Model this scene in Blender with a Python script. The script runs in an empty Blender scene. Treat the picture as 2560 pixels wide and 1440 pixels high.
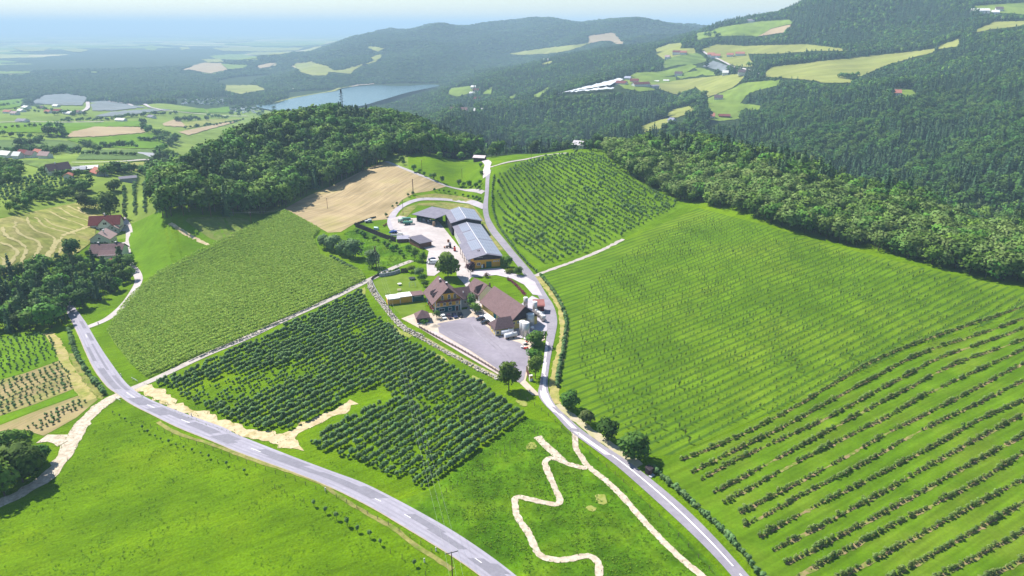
import bpy, math, random
import numpy as np
from mathutils import Vector, Matrix
from mathutils.geometry import delaunay_2d_cdt

random.seed(7); RNG = np.random.default_rng(11)
S = bpy.context.scene
COL = S.collection
R = math.radians

# ------------------------------------------------------------------ camera, sky, sun, exposure
H = 125.0                                   # metres above the farmyard
PITCH = R(20.93)
FPX = 2560 * 24.0 / 36.0                    # focal length in photo pixels
cam = bpy.data.cameras.new('camera'); cam.lens = 24; cam.sensor_width = 36
cam.clip_start = 1; cam.clip_end = 120000
camo = bpy.data.objects.new('camera', cam); COL.objects.link(camo)
camo.location = (0, 0, H); camo.rotation_euler = (math.pi/2 - PITCH, 0, 0)
S.camera = camo

SUN_EL = R(50)
SUN_DIR = Vector((-0.80, 0.60, 0)).normalized()          # horizontal direction towards the sun
world = bpy.data.worlds.new('World'); S.world = world; world.use_nodes = True
wn = world.node_tree; bg = wn.nodes['Background']
sky = wn.nodes.new('ShaderNodeTexSky'); sky.sky_type = 'NISHITA'; sky.sun_disc = False
sky.sun_elevation = SUN_EL; sky.sun_rotation = math.atan2(SUN_DIR.x, SUN_DIR.y)
sky.altitude = 400; sky.air_density = 1.3; sky.dust_density = 0.1; sky.ozone_density = 3.0
wn.links.new(sky.outputs[0], bg.inputs[0]); bg.inputs[1].default_value = 0.076

sun = bpy.data.lights.new('sun', 'SUN'); sun.energy = 5.0; sun.angle = R(0.53); sun.color = (1.0, 0.955, 0.88)
suno = bpy.data.objects.new('sun', sun); COL.objects.link(suno)
to_sun = Vector((SUN_DIR.x*math.cos(SUN_EL), SUN_DIR.y*math.cos(SUN_EL), math.sin(SUN_EL)))
suno.rotation_euler = to_sun.to_track_quat('Z', 'Y').to_euler(); suno.location = (-300, 200, 600)

S.view_settings.view_transform = 'Standard'; S.view_settings.look = 'None'
S.view_settings.gamma = 1.0; S.view_settings.use_curve_mapping = False
S.view_settings.exposure = 0.95
HAZE_D = 0.000142
S.render.engine = 'CYCLES'
S.cycles.max_bounces = 6; S.cycles.diffuse_bounces = 2; S.cycles.transmission_bounces = 3
S.cycles.transparent_max_bounces = 6; S.cycles.volume_bounces = 0

# ------------------------------------------------------------------ measuring: photo pixels <-> the place
cP, sP = math.cos(PITCH), math.sin(PITCH)
def ray(u, v):
    u = np.asarray(u, float); v = np.asarray(v, float)
    xc = (u-1280)/FPX; yc = (720-v)/FPX
    return xc, cP + yc*sP, -sP + yc*cP               # world direction (x, y, z)
def project(x, y, z):
    dz = z-H
    f = y*cP - dz*sP; up = y*sP + dz*cP
    f = np.where(f < 1e-3, 1e-3, f)
    return 1280+FPX*x/f, 720-FPX*up/f

CTRL = []
def V(u, v, D, h=0.0):                                # a ground point seen at (u, v), D metres off (h: height of trees on it)
    x, y, z = ray(u, v); hd = math.hypot(x, y)
    CTRL.append((math.atan2(x, y), D, H + D*z/hd - h))
def A(az, D, z): CTRL.append((R(az), D, z))
def Zp(u, D, z): CTRL.append((math.atan((u-1280)/FPX*cP), D, z))

for a_ in (-65, -50, -38, -26, -14, -5, 5, 14, 26, 38, 50, 65):
    for d_ in (20, 75, 130): A(a_, d_, 0)
for a_, d_, z_ in [(-50,190,-6),(-38,190,-5),(-26,190,-3),(-14,190,-1),(0,190,0),(14,190,1),(26,190,3),(38,190,5),(50,190,6),
                   (-50,260,-8),(-38,260,-6),(-26,260,-3),(-14,260,-.5),(-5,260,0),(3,260,0),(14,260,2.5),(26,260,6),(38,260,8),(50,260,8),
                   (-50,340,-8),(-38,340,-7),(-26,340,-2),(-14,340,0),(-6,330,0),(0,330,0),(5,340,1),(14,340,4),(26,340,9),(38,340,11),(50,340,12),
                   (-50,430,-12),(-38,430,-9),(-26,430,-2),(-14,430,0),(-7,410,0),(-1,410,0),(5,430,3),(14,430,8),(26,430,13),(38,430,15),(50,430,15)]:
    A(a_, d_, z_)
A(-6,480,1); A(-1,480,2); A(-11,480,1); A(-20,480,1); A(-30,500,-4); A(-4,540,4); A(-14,540,4)
# orchard knoll, its crest and the drop behind it
V(1240,440,520); V(1330,395,600); V(1470,378,610); V(1510,388,600); V(1216,405,600); V(1080,400,600)
A(4,520,10); A(10,520,14); A(17,500,14)
Zp(1470,700,8); Zp(1300,700,2); Zp(1470,820,-45); Zp(1300,850,-48); Zp(1150,760,-4); Zp(1150,950,-55)
# near forest ridge on the right
V(1640,335,640,15); V(1760,330,610,17); V(1900,365,590,17); V(2050,400,560,17); V(2300,460,540,17); V(2560,540,490,17)
A(14,570,14); A(26,500,15); A(38,470,15)
Zp(1650,760,-25); Zp(1900,740,-28); Zp(2200,680,-30); Zp(2560,610,-25); A(50,600,-20)
Zp(1700,900,-45); Zp(2000,850,-45); Zp(2300,780,-38)
# wooded hill behind the stubble field
V(720,520,500); V(900,432,585); V(965,405,610); V(1000,388,640); V(430,525,480); V(560,540,475)
V(830,262,720,17); V(700,285,690,17); V(600,320,650,17); V(500,365,610,17); V(430,410,560,17); V(950,275,740,17); V(1050,300,750,17); V(1130,345,720,17)
V(760,380,610,16); V(620,430,560,16); V(900,350,660,16)
Zp(400,700,-20); Zp(560,820,-15); Zp(700,860,-10); Zp(850,900,-10); Zp(1000,900,-15); Zp(1120,880,-40)
Zp(450,900,-45); Zp(650,1100,-55); Zp(850,1200,-60); Zp(1050,1200,-75)
# the valley on the left
V(0,540,500); V(60,500,570); V(0,440,700); V(140,440,680); V(280,450,640); V(200,410,790); V(0,405,880); V(330,400,820); V(380,395,860)
for u_ in (0, 130, 260, 390):
    V(u_,370,1040); V(u_,340,1250); V(u_,310,1550); V(u_,285,1850); V(u_,270,2100); V(u_,258,2300)
for u_ in (-400, -900): Zp(u_,700,-18); Zp(u_,1250,-55); Zp(u_,1850,-95)
Zp(600,1700,-90); Zp(800,1800,-100)
for u_ in (-900, -400, 0, 250, 500, 700):
    for d_, z_ in ((2450,-118),(3000,-120),(4200,-120),(6000,-120),(9000,-120),(20000,-120),(45000,-120)): Zp(u_,d_,z_)
# lake basin and the hills behind it
for u_ in (720,880,1060):
    for d_ in (2250,2700,3100): Zp(u_,d_,-121)
Zp(600,2200,-117); Zp(1000,1950,-108); Zp(1150,2150,-95); Zp(900,3350,-112); Zp(1060,3330,-108); Zp(720,3300,-114)
V(760,178,3550); V(900,168,3700); V(1000,170,3500,12); V(1060,140,3900,14); V(950,110,4600,14)
V(700,128,5600,14); V(800,128,5200,14)
V(900,97,5200,16); V(960,86,5300,16); V(1050,77,5300,16); V(1100,61,5300,16); V(1165,74,5300,16); V(1220,62,5300,16); V(1350,49,5200,16); V(1480,58,5000,16); V(1580,48,4800,16); V(1650,60,4600,16); V(1740,80,4300,16)
V(1200,130,4300,14); V(1300,120,4400,14); V(1110,190,3400,10); V(1170,205,2900,5); V(1300,165,3700,14); V(1450,125,3900,8); V(1520,95,4100); V(1560,112,3800)
for u_, z_ in ((900,40),(1100,60),(1350,70),(1580,70),(1740,60)): Zp(u_,7000,z_)
for u_ in (900,1200,1500,1900,2500): Zp(u_,11000,-60); Zp(u_,20000,-120); Zp(u_,45000,-120)
# the far side of the valley
V(1100,300,1150,16); V(1200,370,1080,16); V(1300,365,1150,16); V(1450,355,1120,16); V(1560,335,1050,10)
V(1150,262,1500,14); V(1300,300,1400,16); V(1450,290,1400,16); V(1600,285,1420,16); V(1250,262,1600,16)
V(1380,243,1600,8); V(1490,222,1680); V(1550,205,1750); V(1700,240,1650,12)
V(1130,230,2300); V(1220,235,2150); V(1170,270,1900,5)
V(1300,225,2150,16); V(1500,185,2100,16); V(1400,150,2600,16); V(1550,120,2700,16); V(1700,100,2600,14)
Zp(1200,3100,-60); Zp(1400,3200,-10); Zp(1600,3300,40)
V(1600,325,1180); V(1690,290,1330); V(1800,285,1380); V(1870,265,1480); V(1900,228,1580); V(1750,250,1560)
V(1620,218,1720); V(1800,195,1800); V(1680,185,2000); V(1830,160,2020); V(1700,135,2250); V(1760,120,2300); V(1860,125,2220)
V(1745,90,2600); V(1850,70,2450); V(1975,52,2450); V(1890,92,2350); V(2010,120,2150)
Zp(1850,2900,140); Zp(1980,2900,170)
V(2040,-6,2500,14); V(2200,-40,2550,14); V(2400,-30,2600,10); V(2560,10,2450); V(2440,30,2300); V(2200,60,2200,14); V(2560,60,2080)
Zp(2200,3200,200); Zp(2560,3300,230); A(50,2500,230); A(50,3500,230); Zp(2040,3300,170)
V(1930,170,1760); V(2080,155,1800); V(2320,125,1880); V(2430,85,1950); V(1910,192,1680); V(2060,205,1600); V(2150,192,1660)
V(1950,240,1400,16); V(1900,290,1250,16); V(1950,350,1020,16); V(2150,270,1200,16); V(2350,230,1300,16); V(2560,180,1450,16); V(2560,90,1850,8)
V(2250,235,1290,4); V(2150,370,960,16); V(2350,400,880,16); V(2560,330,980,16); V(2560,450,760,16); V(2350,320,1080,16)
A(50,1000,20); A(50,1500,90); A(50,2000,150)

C = np.array(CTRL)
def feat(az, d): return np.stack([az*3.0, np.log(d)], -1)
X = feat(C[:,0], C[:,1]); n = len(C)
def kern(a, b):
    r2 = ((a[:,None,:]-b[None,:,:])**2).sum(-1)
    return 0.5*r2*np.log(r2+1e-12)
K = kern(X, X) + np.eye(n)*0.0003
Pm = np.concatenate([np.ones((n,1)), X], 1)
M_ = np.block([[K, Pm],[Pm.T, np.zeros((3,3))]])
W_ = np.linalg.solve(M_, np.concatenate([C[:,2], np.zeros(3)]))
def tps(az, d):
    out = np.empty(len(az))
    for i in range(0, len(az), 20000):
        f_ = feat(az[i:i+20000], d[i:i+20000])
        out[i:i+20000] = kern(f_, X) @ W_[:n] + W_[n] + f_ @ W_[n+1:]
    return out

AZ = np.concatenate([np.arange(-180,-54,6.0), np.arange(-54,54.01,0.36), np.arange(60,181,6.0)])*math.pi/180
LR = np.arange(math.log(15), math.log(46000), 0.0105)
g_az, g_lr = np.meshgrid(AZ, LR, indexing='ij')
def snoise(x, y, seed, wl):
    r_ = np.random.default_rng(seed); o = np.zeros_like(x)
    for k in range(7):
        a = r_.uniform(0, 2*math.pi); f = 2*math.pi/(wl*r_.uniform(.6,1.7)); p = r_.uniform(0, 6.28)
        o += np.sin((x*math.cos(a)+y*math.sin(a))*f+p)
    return o/3.5
az_c = np.clip(g_az, R(-56), R(56)).ravel(); d_c = np.exp(g_lr).ravel()
gz = tps(az_c, d_c).reshape(g_az.shape)
gx = np.sin(g_az)*np.exp(g_lr); gy = np.cos(g_az)*np.exp(g_lr); gd = np.exp(g_lr)
fade = np.clip((np.abs(g_az)-R(58))/R(60), 0, 1)
gz = gz*(1-fade) + (-10)*fade
far_n = np.clip((gd-700)/600, 0, 1)
gz = gz + snoise(gx, gy, 3, 90)*0.35*np.clip((gd-120)/80,0,1) + snoise(gx, gy, 4, 330)*7*far_n*np.clip((gz+100)/60,0,1)
spur = np.clip((gd-2900)/900,0,1)*np.clip((8000-gd)/1500,0,1)*np.clip((gz+95)/110,0,1)      # spurs and gullies of the high hills
rdg = 1-np.abs(snoise(gx, gy, 14, 900)); gz = gz + spur*((rdg-.55)*46 + snoise(gx, gy, 15, 380)*9)
plain = np.clip((gd-5500)/3000, 0, 1)
gz = np.where(gd > 9000, np.maximum(np.minimum(gz, -40), -120), gz) + plain*(snoise(gx, gy, 9, 3500)+.6)*16*np.exp(-gd/26000)
LAKE_Z = -116.0

def hz(x, y):
    x = np.asarray(x, float); y = np.asarray(y, float)
    az = np.arctan2(x, y); lr = np.log(np.maximum(np.hypot(x, y), 15.01))
    i = np.clip(np.searchsorted(AZ, az)-1, 0, len(AZ)-2); fa = (az-AZ[i])/(AZ[i+1]-AZ[i])
    j = np.clip(((lr-LR[0])/0.0105).astype(int), 0, len(LR)-2); fr = (lr-LR[0])/0.0105 - j
    fa = np.clip(fa,0,1); fr = np.clip(fr,0,1)
    return (gz[i,j]*(1-fa)*(1-fr)+gz[i+1,j]*fa*(1-fr)+gz[i,j+1]*(1-fa)*fr+gz[i+1,j+1]*fa*fr)
_s = np.exp(np.arange(math.log(60), math.log(45000), 0.004))
def G(u, v):
    """where the line of sight through a photo pixel first meets the ground"""
    u = np.atleast_1d(np.asarray(u, float)); v = np.atleast_1d(np.asarray(v, float))
    x, y, z = ray(u, v); hd = np.hypot(x, y); x, y, z = x/hd, y/hd, z/hd
    out = np.empty((len(u), 2))
    for k in range(len(u)):
        dif = (H+_s*z[k]) - hz(_s*x[k], _s*y[k])
        b = np.argmax(dif < 0)
        if dif[b] >= 0: s_ = 40000.0
        elif b == 0: s_ = _s[0]
        else: s_ = _s[b-1] + (_s[b]-_s[b-1])*dif[b-1]/(dif[b-1]-dif[b])
        out[k] = (x[k]*s_, y[k]*s_)
    return out
def g1(u, v):
    p = G(u, v)[0]; return Vector((p[0], p[1], float(hz(p[0], p[1]))))

# ------------------------------------------------------------------ materials
MATS = {}
def mat(name, cols, scale=0.2, rough=0.9, detail=4, bump=0.0, bscale=None, spec=0.04, metal=0.0, coord='Object', stretch=None,
        objvar=0.0, transl=0.0, layers=None, contrast=(0.35, 0.65)):
    """cols: 1-3 real base colours mixed by noise; layers: [(wavelength m, strength, dark->light multiplier)]"""
    if name in MATS: return MATS[name]
    m = bpy.data.materials.new(name); m.use_nodes = True; nt = m.node_tree; N = nt.nodes; L = nt.links
    b = N['Principled BSDF']; out = N['Material Output']
    b.inputs['Roughness'].default_value = rough; b.inputs['Metallic'].default_value = metal
    b.inputs['Specular IOR Level'].default_value = spec
    tc = N.new('ShaderNodeTexCoord'); src = tc.outputs[coord]
    if stretch:
        mp = N.new('ShaderNodeMapping'); mp.vector_type = 'TEXTURE'; mp.inputs['Rotation'].default_value = (0,0,stretch[0]); mp.inputs['Scale'].default_value = (1/stretch[1], 1/stretch[2], 1)
        L.new(src, mp.inputs[0]); src2 = mp.outputs[0]
    else: src2 = src
    if len(cols) == 1:
        rgb = N.new('ShaderNodeRGB'); rgb.outputs[0].default_value = (*cols[0], 1); c = rgb.outputs[0]
    else:
        nz = N.new('ShaderNodeTexNoise'); nz.inputs['Scale'].default_value = scale; nz.inputs['Detail'].default_value = detail; nz.inputs['Roughness'].default_value = 0.6
        L.new(src2, nz.inputs['Vector'])
        rp = N.new('ShaderNodeValToRGB'); L.new(nz.outputs['Fac'], rp.inputs[0]); e = rp.color_ramp.elements
        e[0].position, e[1].position = contrast
        e[0].color = (*cols[0],1); e[1].color = (*cols[-1],1)
        for k in range(1, len(cols)-1):
            q = e.new(contrast[0]+(contrast[1]-contrast[0])*k/(len(cols)-1)); q.color = (*cols[k],1)
        c = rp.outputs[0]
    for (wl, lo, hi, st) in (layers or []):
        nz = N.new('ShaderNodeTexNoise'); nz.inputs['Scale'].default_value = 1.0/wl; nz.inputs['Detail'].default_value = 3
        if st:
            mp = N.new('ShaderNodeMapping'); mp.vector_type = 'TEXTURE'; mp.inputs['Rotation'].default_value = (0,0,st[0]); mp.inputs['Scale'].default_value = (1/st[1],1/st[2],1)
            L.new(src, mp.inputs[0]); L.new(mp.outputs[0], nz.inputs['Vector'])
        else: L.new(src, nz.inputs['Vector'])
        mr = N.new('ShaderNodeMapRange'); mr.inputs[1].default_value = .32; mr.inputs[2].default_value = .68; mr.inputs[3].default_value = lo; mr.inputs[4].default_value = hi
        L.new(nz.outputs['Fac'], mr.inputs[0])
        mx = N.new('ShaderNodeMix'); mx.data_type = 'RGBA'; mx.blend_type = 'MULTIPLY'; mx.inputs[0].default_value = 1
        L.new(c, mx.inputs[6]); L.new(mr.outputs[0], mx.inputs[7]); c = mx.outputs[2]
    if objvar:
        oi = N.new('ShaderNodeObjectInfo'); hs = N.new('ShaderNodeHueSaturation')
        mr = N.new('ShaderNodeMapRange'); mr.inputs[3].default_value = 1-objvar; mr.inputs[4].default_value = 1+objvar
        L.new(oi.outputs['Random'], mr.inputs[0]); L.new(mr.outputs[0], hs.inputs['Value'])
        m2 = N.new('ShaderNodeMath'); m2.operation = 'MULTIPLY'; m2.inputs[1].default_value = 7.13; L.new(oi.outputs['Random'], m2.inputs[0])
        m3 = N.new('ShaderNodeMath'); m3.operation = 'FRACT'; L.new(m2.outputs[0], m3.inputs[0])
        mr2 = N.new('ShaderNodeMapRange'); mr2.inputs[3].default_value = .5-objvar*.07; mr2.inputs[4].default_value = .5+objvar*.05
        L.new(m3.outputs[0], mr2.inputs[0]); L.new(mr2.outputs[0], hs.inputs['Hue']); L.new(c, hs.inputs['Color']); c = hs.outputs[0]
    L.new(c, b.inputs['Base Color'])
    if bump:
        nz = N.new('ShaderNodeTexNoise'); nz.inputs['Scale'].default_value = bscale or scale*6; nz.inputs['Detail'].default_value = 5
        L.new(src2, nz.inputs['Vector'])
        bp = N.new('ShaderNodeBump'); bp.inputs['Strength'].default_value = 1; bp.inputs['Distance'].default_value = bump
        L.new(nz.outputs['Fac'], bp.inputs['Height']); L.new(bp.outputs[0], b.inputs['Normal'])
    if transl:
        t = N.new('ShaderNodeBsdfTranslucent'); L.new(c, t.inputs[0]); ms = N.new('ShaderNodeMixShader'); ms.inputs[0].default_value = transl
        L.new(b.outputs[0], ms.inputs[1]); L.new(t.outputs[0], ms.inputs[2]); L.new(ms.outputs[0], out.inputs[0])
    MATS[name] = m
    return m

def row_strips(m, ang, gap, t0, col, half=.16, soft=.07, amt=.8):
    """unmown strips along planted rows: a band of other grass every gap metres"""
    nt = m.node_tree; N = nt.nodes; L = nt.links; b = N['Principled BSDF']; c = b.inputs['Base Color'].links[0].from_socket
    tc = N.new('ShaderNodeTexCoord'); dt = N.new('ShaderNodeVectorMath'); dt.operation = 'DOT_PRODUCT'; dt.inputs[1].default_value = (-math.sin(R(ang)), math.cos(R(ang)), 0); L.new(tc.outputs['Object'], dt.inputs[0])
    nz = N.new('ShaderNodeTexNoise'); nz.inputs['Scale'].default_value = .5; nz.inputs['Detail'].default_value = 4; L.new(tc.outputs['Object'], nz.inputs['Vector'])
    def mth(op, a, bb=None, cl=False):
        q = N.new('ShaderNodeMath'); q.operation = op; q.use_clamp = cl
        for k, x in enumerate((a, bb)):
            if x is None: continue
            if isinstance(x, (int,float)): q.inputs[k].default_value = x
            else: L.new(x, q.inputs[k])
        return q.outputs[0]
    t = mth('ADD', mth('DIVIDE', mth('SUBTRACT', dt.outputs['Value'], t0), gap), mth('MULTIPLY', mth('SUBTRACT', nz.outputs['Fac'], .5), .18))
    d = mth('ABSOLUTE', mth('SUBTRACT', mth('FRACT', t), .5))
    f = mth('MULTIPLY', mth('SUBTRACT', 1.0, mth('DIVIDE', mth('SUBTRACT', d, half-soft), 2*soft), True), mth('MULTIPLY', mth('ADD', nz.outputs['Fac'], .25), amt), True)
    mx = N.new('ShaderNodeMix'); mx.data_type = 'RGBA'; L.new(f, mx.inputs[0]); L.new(c, mx.inputs[6]); mx.inputs[7].default_value = (*col,1); L.new(mx.outputs[2], b.inputs['Base Color'])
ROWA = R(28)      # direction of the orchard rows, seen from above
GR = [(.076,.150,.001),(.096,.180,.0012),(.120,.202,.0015)]
m_meadow = mat('meadow_grass', GR, scale=.035, layers=[(16,.88,1.08,None),(3.0,.86,1.11,(R(31),.35,2.2)),(.6,.80,1.15,None),(5,.91,1.06,(R(31),.03,1.6))], bump=.3, bscale=1.2)
m_meadow_dark = mat('lush_grass', [(0.0470,0.1176,0.0022),(0.0694,0.1546,0.0034),(0.1030,0.1882,0.0056)], scale=.06, layers=[(14,.72,1.2,None),(3,.75,1.18,None),(.8,.85,1.1,None)], bump=.3, bscale=.9)
m_bright = mat('bright_meadow_grass', [(.088,.178,.004),(.108,.200,.006)], scale=.05, layers=[(11,.86,1.1,None),(2,.9,1.08,None)], bump=.15, bscale=.8)
m_orchgrass = mat('orchard_grass', [(0.0760,0.1470,0.0040),(0.0960,0.1743,0.0056),(0.1180,0.1890,0.0088)], scale=.03, layers=[(12,.85,1.12,None),(2.0,.84,1.14,(R(33.5),.10,2.2)),(.8,.88,1.1,None)], bump=.15)
m_berrygrass = mat('mown_orchard_grass', [(0.0660,0.1378,0.0032),(0.0860,0.1654,0.0048),(0.1120,0.1802,0.0104)], scale=.04, layers=[(3.0,.76,1.16,(R(29),.04,1.8)),(10,.86,1.1,None),(.8,.88,1.1,None)], bump=.15)
m_lawn = mat('lawn', [(.105,.165,.014),(.130,.190,.022)], scale=.15, layers=[(4,.88,1.1,None)])
m_dry = mat('dry_grass', [(0.1720,0.1849,0.0387),(0.2322,0.2150,0.0731),(0.1333,0.1849,0.0258)], scale=.12, layers=[(3,.8,1.15,None),(.8,.85,1.12,None)], bump=.2)
m_straw = mat('straw_verge', [(0.3612,0.2924,0.1290),(0.3096,0.2752,0.0946),(0.2150,0.2322,0.0516)], scale=.22, layers=[(1.5,.85,1.1,None)])
m_stubble = mat('stubble', [(.290,.222,.120),(.365,.280,.160),(.320,.270,.115)], scale=.03, layers=[(5,.80,1.12,(R(66),.06,1.9)),(2.2,.86,1.1,(R(66),.05,2.2)),(24,.9,1.07,None)], bump=.05, contrast=(.3,.7))
m_hay = mat('mown_hay', [(0.1806,0.2107,0.0387),(0.2451,0.2451,0.0645),(0.3268,0.2881,0.1118)], scale=.05, layers=[(7,.76,1.24,(R(60),.3,1)),(2.5,.85,1.14,None)])
m_cornsoil = mat('corn_ground', [(0.0978,0.1667,0.0138),(0.1265,0.2012,0.0184)], scale=.1)
m_tilled = mat('tilled_soil', [(0.3096,0.2408,0.1204),(0.2580,0.2150,0.0946),(0.2064,0.2150,0.0602)], scale=.08, layers=[(3,.75,1.15,(R(61),.06,1.8))])
m_asphalt = mat('asphalt', [(0.2810,0.2655,0.3133),(0.3288,0.3109,0.3587)], scale=.12, rough=.85, layers=[(1.2,.93,1.05,None)])
m_asphalt2 = mat('asphalt_patch', [(.190,.182,.212),(.215,.206,.238)], scale=.25, rough=.85, layers=[(.9,.93,1.05,None)])
m_farmroad = mat('farm_asphalt', [(0.2240,0.2072,0.2408),(0.2688,0.2486,0.2800)], scale=.2, rough=.85, layers=[(1.3,.92,1.06,None)])
m_repair = mat('pale_repair', [(.46,.42,.44),(.55,.50,.52)], scale=.3, rough=.85)
m_paint = mat('road_paint', [(.72,.70,.70),(.80,.79,.78)], scale=1.5)
m_concrete = mat('yard_concrete', [(0.3956,0.3526,0.3440),(0.4644,0.4171,0.4042)], scale=.12, layers=[(2.5,.92,1.05,None)])
m_cream = mat('cream_gravel', [(0.4300,0.3526,0.2752),(0.4988,0.4214,0.3440)], scale=.2, layers=[(1.5,.92,1.06,None)])
m_track = mat('pale_track', [(0.3420,0.3060,0.2790),(0.4140,0.3690,0.3375)], scale=.25, layers=[(1.5,.9,1.06,None)])
m_gravel = mat('white_gravel', [(0.4140,0.3420,0.2610),(0.5220,0.4500,0.3600)], scale=.5, layers=[(1.0,.82,1.1,None)], bump=.08)
m_dirt = mat('raw_earth', [(.42,.33,.19),(.50,.41,.26),(.34,.28,.12)], scale=.2, layers=[(1.5,.82,1.12,None)], bump=.1)
m_paving = mat('pink_paving', [(.42,.35,.34),(.48,.41,.40)], scale=.4)
m_yardasph = mat('yard_asphalt', [(0.2200,0.1960,0.2320),(0.2680,0.2440,0.2760)], scale=.06, layers=[(9,.88,1.1,(R(-50),.3,1)),(2,.94,1.05,None)])
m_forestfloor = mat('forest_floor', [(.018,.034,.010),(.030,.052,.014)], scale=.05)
m_fieldg = mat('far_green_field', [(0.1290,0.1935,0.0258),(0.1720,0.2322,0.0387)], scale=.008, layers=[(40,.82,1.14,None),(14,.86,1.1,(R(65),.12,1))])
m_fieldy = mat('far_yellow_green_field', [(0.2064,0.2279,0.0516),(0.2494,0.2580,0.0731)], scale=.01, layers=[(18,.84,1.10,(R(12),.12,1)),(90,.84,1.12,None)])
m_fieldb = mat('far_tan_field', [(0.3096,0.2322,0.1419),(0.3612,0.2838,0.1720)], scale=.01, layers=[(40,.92,1.06,None)])
m_fieldd = mat('dark_crop_field', [(.075,.125,.035),(.100,.155,.040)], scale=.01, layers=[(8,.75,1.15,(R(5),.08,1))])
m_netfield = mat('grey_netted_orchard', [(.150,.170,.175),(.185,.205,.215)], scale=.02, layers=[(8,.8,1.12,(R(70),.06,1))])
m_orchfar = mat('far_orchard', [(0.0860,0.1419,0.0258),(0.1247,0.1763,0.0387)], scale=.03, layers=[(9,.6,1.25,(R(118),.05,1))])
def m_plain():
    m = mat('plain_patchwork', [(.020,.040,.014),(.028,.052,.016)], scale=.002)
    nt = m.node_tree; N = nt.nodes; L = nt.links; b = N['Principled BSDF']
    tc = N.new('ShaderNodeTexCoord'); mp = N.new('ShaderNodeMapping'); mp.inputs['Rotation'].default_value = (0,0,.4); mp.inputs['Scale'].default_value = (1/620.,1/420.,0)
    L.new(tc.outputs['Object'], mp.inputs[0])
    vo = N.new('ShaderNodeTexVoronoi'); vo.inputs['Scale'].default_value = 1; L.new(mp.outputs[0], vo.inputs['Vector'])
    sp = N.new('ShaderNodeSeparateColor'); L.new(vo.outputs['Color'], sp.inputs[0])
    rp = N.new('ShaderNodeValToRGB'); rp.color_ramp.interpolation = 'CONSTANT'; L.new(sp.outputs[0], rp.inputs[0]); e = rp.color_ramp.elements
    e[0].position = 0; e[0].color = (.15,.22,.04,1); e[1].position = .3; e[1].color = (.30,.30,.10,1)
    for p_, c_ in ((.5,(.11,.19,.04,1)),(.7,(.42,.36,.20,1)),(.85,(.22,.27,.07,1))): q = e.new(p_); q.color = c_
    nz = N.new('ShaderNodeTexNoise'); nz.inputs['Scale'].default_value = 1/2300.; nz.inputs['Detail'].default_value = 6; L.new(tc.outputs['Object'], nz.inputs['Vector'])
    # woods cover most of the plain near the hills, open fields the far middle of it
    sx = N.new('ShaderNodeSeparateXYZ'); L.new(tc.outputs['Object'], sx.inputs[0])
    mr = N.new('ShaderNodeMapRange'); mr.inputs[1].default_value = 5000; mr.inputs[2].default_value = 15000; mr.inputs[3].default_value = .46; mr.inputs[4].default_value = .60; L.new(sx.outputs[1], mr.inputs[0])
    gt = N.new('ShaderNodeMath'); gt.operation = 'GREATER_THAN'; L.new(nz.outputs['Fac'], gt.inputs[0]); L.new(mr.outputs[0], gt.inputs[1])
    mx = N.new('ShaderNodeMix'); mx.data_type = 'RGBA'; L.new(gt.outputs[0], mx.inputs[0]); L.new(rp.outputs[0], mx.inputs[6]); mx.inputs[7].default_value = (.022,.042,.015,1)
    L.new(mx.outputs[2], b.inputs['Base Color'])
    return m
m_plain = m_plain()

# ------------------------------------------------------------------ objects and their properties
def link(o, parent=None):
    COL.objects.link(o)
    if parent is not None: o.parent = parent
    return o
def mesh_obj(name, verts, faces, m, parent=None, smooth=False):
    me = bpy.data.meshes.new(name)
    me.from_pydata([tuple(v) for v in verts] if not isinstance(verts, np.ndarray) else verts.tolist(), [], faces if not isinstance(faces, np.ndarray) else faces.tolist())
    for q in (m if isinstance(m, (list, tuple)) else [m]): me.materials.append(q)
    if smooth: me.polygons.foreach_set('use_smooth', [True]*len(me.polygons))
    return link(bpy.data.objects.new(name, me), parent)
def tag(o, label=None, cat=None, group=None, kind=None):
    if label: o['label'] = label
    if cat: o['category'] = cat
    if group: o['group'] = group
    if kind: o['kind'] = kind
    return o
def empty(name, loc, rz=0, label=None, cat=None, group=None):
    o = bpy.data.objects.new(name, None); o.location = loc; o.rotation_euler = (0,0,rz); o.empty_display_size = .5
    link(o); return tag(o, label, cat, group)

# ------------------------------------------------------------------ the ground: one sheet from here to the horizon
nA, nL = g_az.shape
gv = np.stack([gx.ravel(), gy.ravel(), gz.ravel()], 1)
ii, jj = np.meshgrid(np.arange(nA-1), np.arange(nL-1), indexing='ij')
q0 = (ii*nL+jj).ravel(); gf = np.stack([q0, q0+1, q0+nL+1, q0+nL], 1)[:, ::-1]
cv = gv[gf].mean(1); cu, cvv = project(cv[:,0], cv[:,1], cv[:,2]); cd = np.hypot(cv[:,0], cv[:,1]); caz = np.arctan2(cv[:,0], cv[:,1])
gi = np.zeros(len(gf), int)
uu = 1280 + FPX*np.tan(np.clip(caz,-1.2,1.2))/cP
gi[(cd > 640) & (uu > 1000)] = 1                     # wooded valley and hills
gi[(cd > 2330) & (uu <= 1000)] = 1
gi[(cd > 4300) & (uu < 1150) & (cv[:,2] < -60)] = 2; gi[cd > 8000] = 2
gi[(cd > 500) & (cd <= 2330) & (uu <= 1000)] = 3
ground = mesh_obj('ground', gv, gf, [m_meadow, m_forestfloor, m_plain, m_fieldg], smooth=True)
ground.data.polygons.foreach_set('material_index', gi.tolist()); tag(ground, kind='structure')

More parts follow.
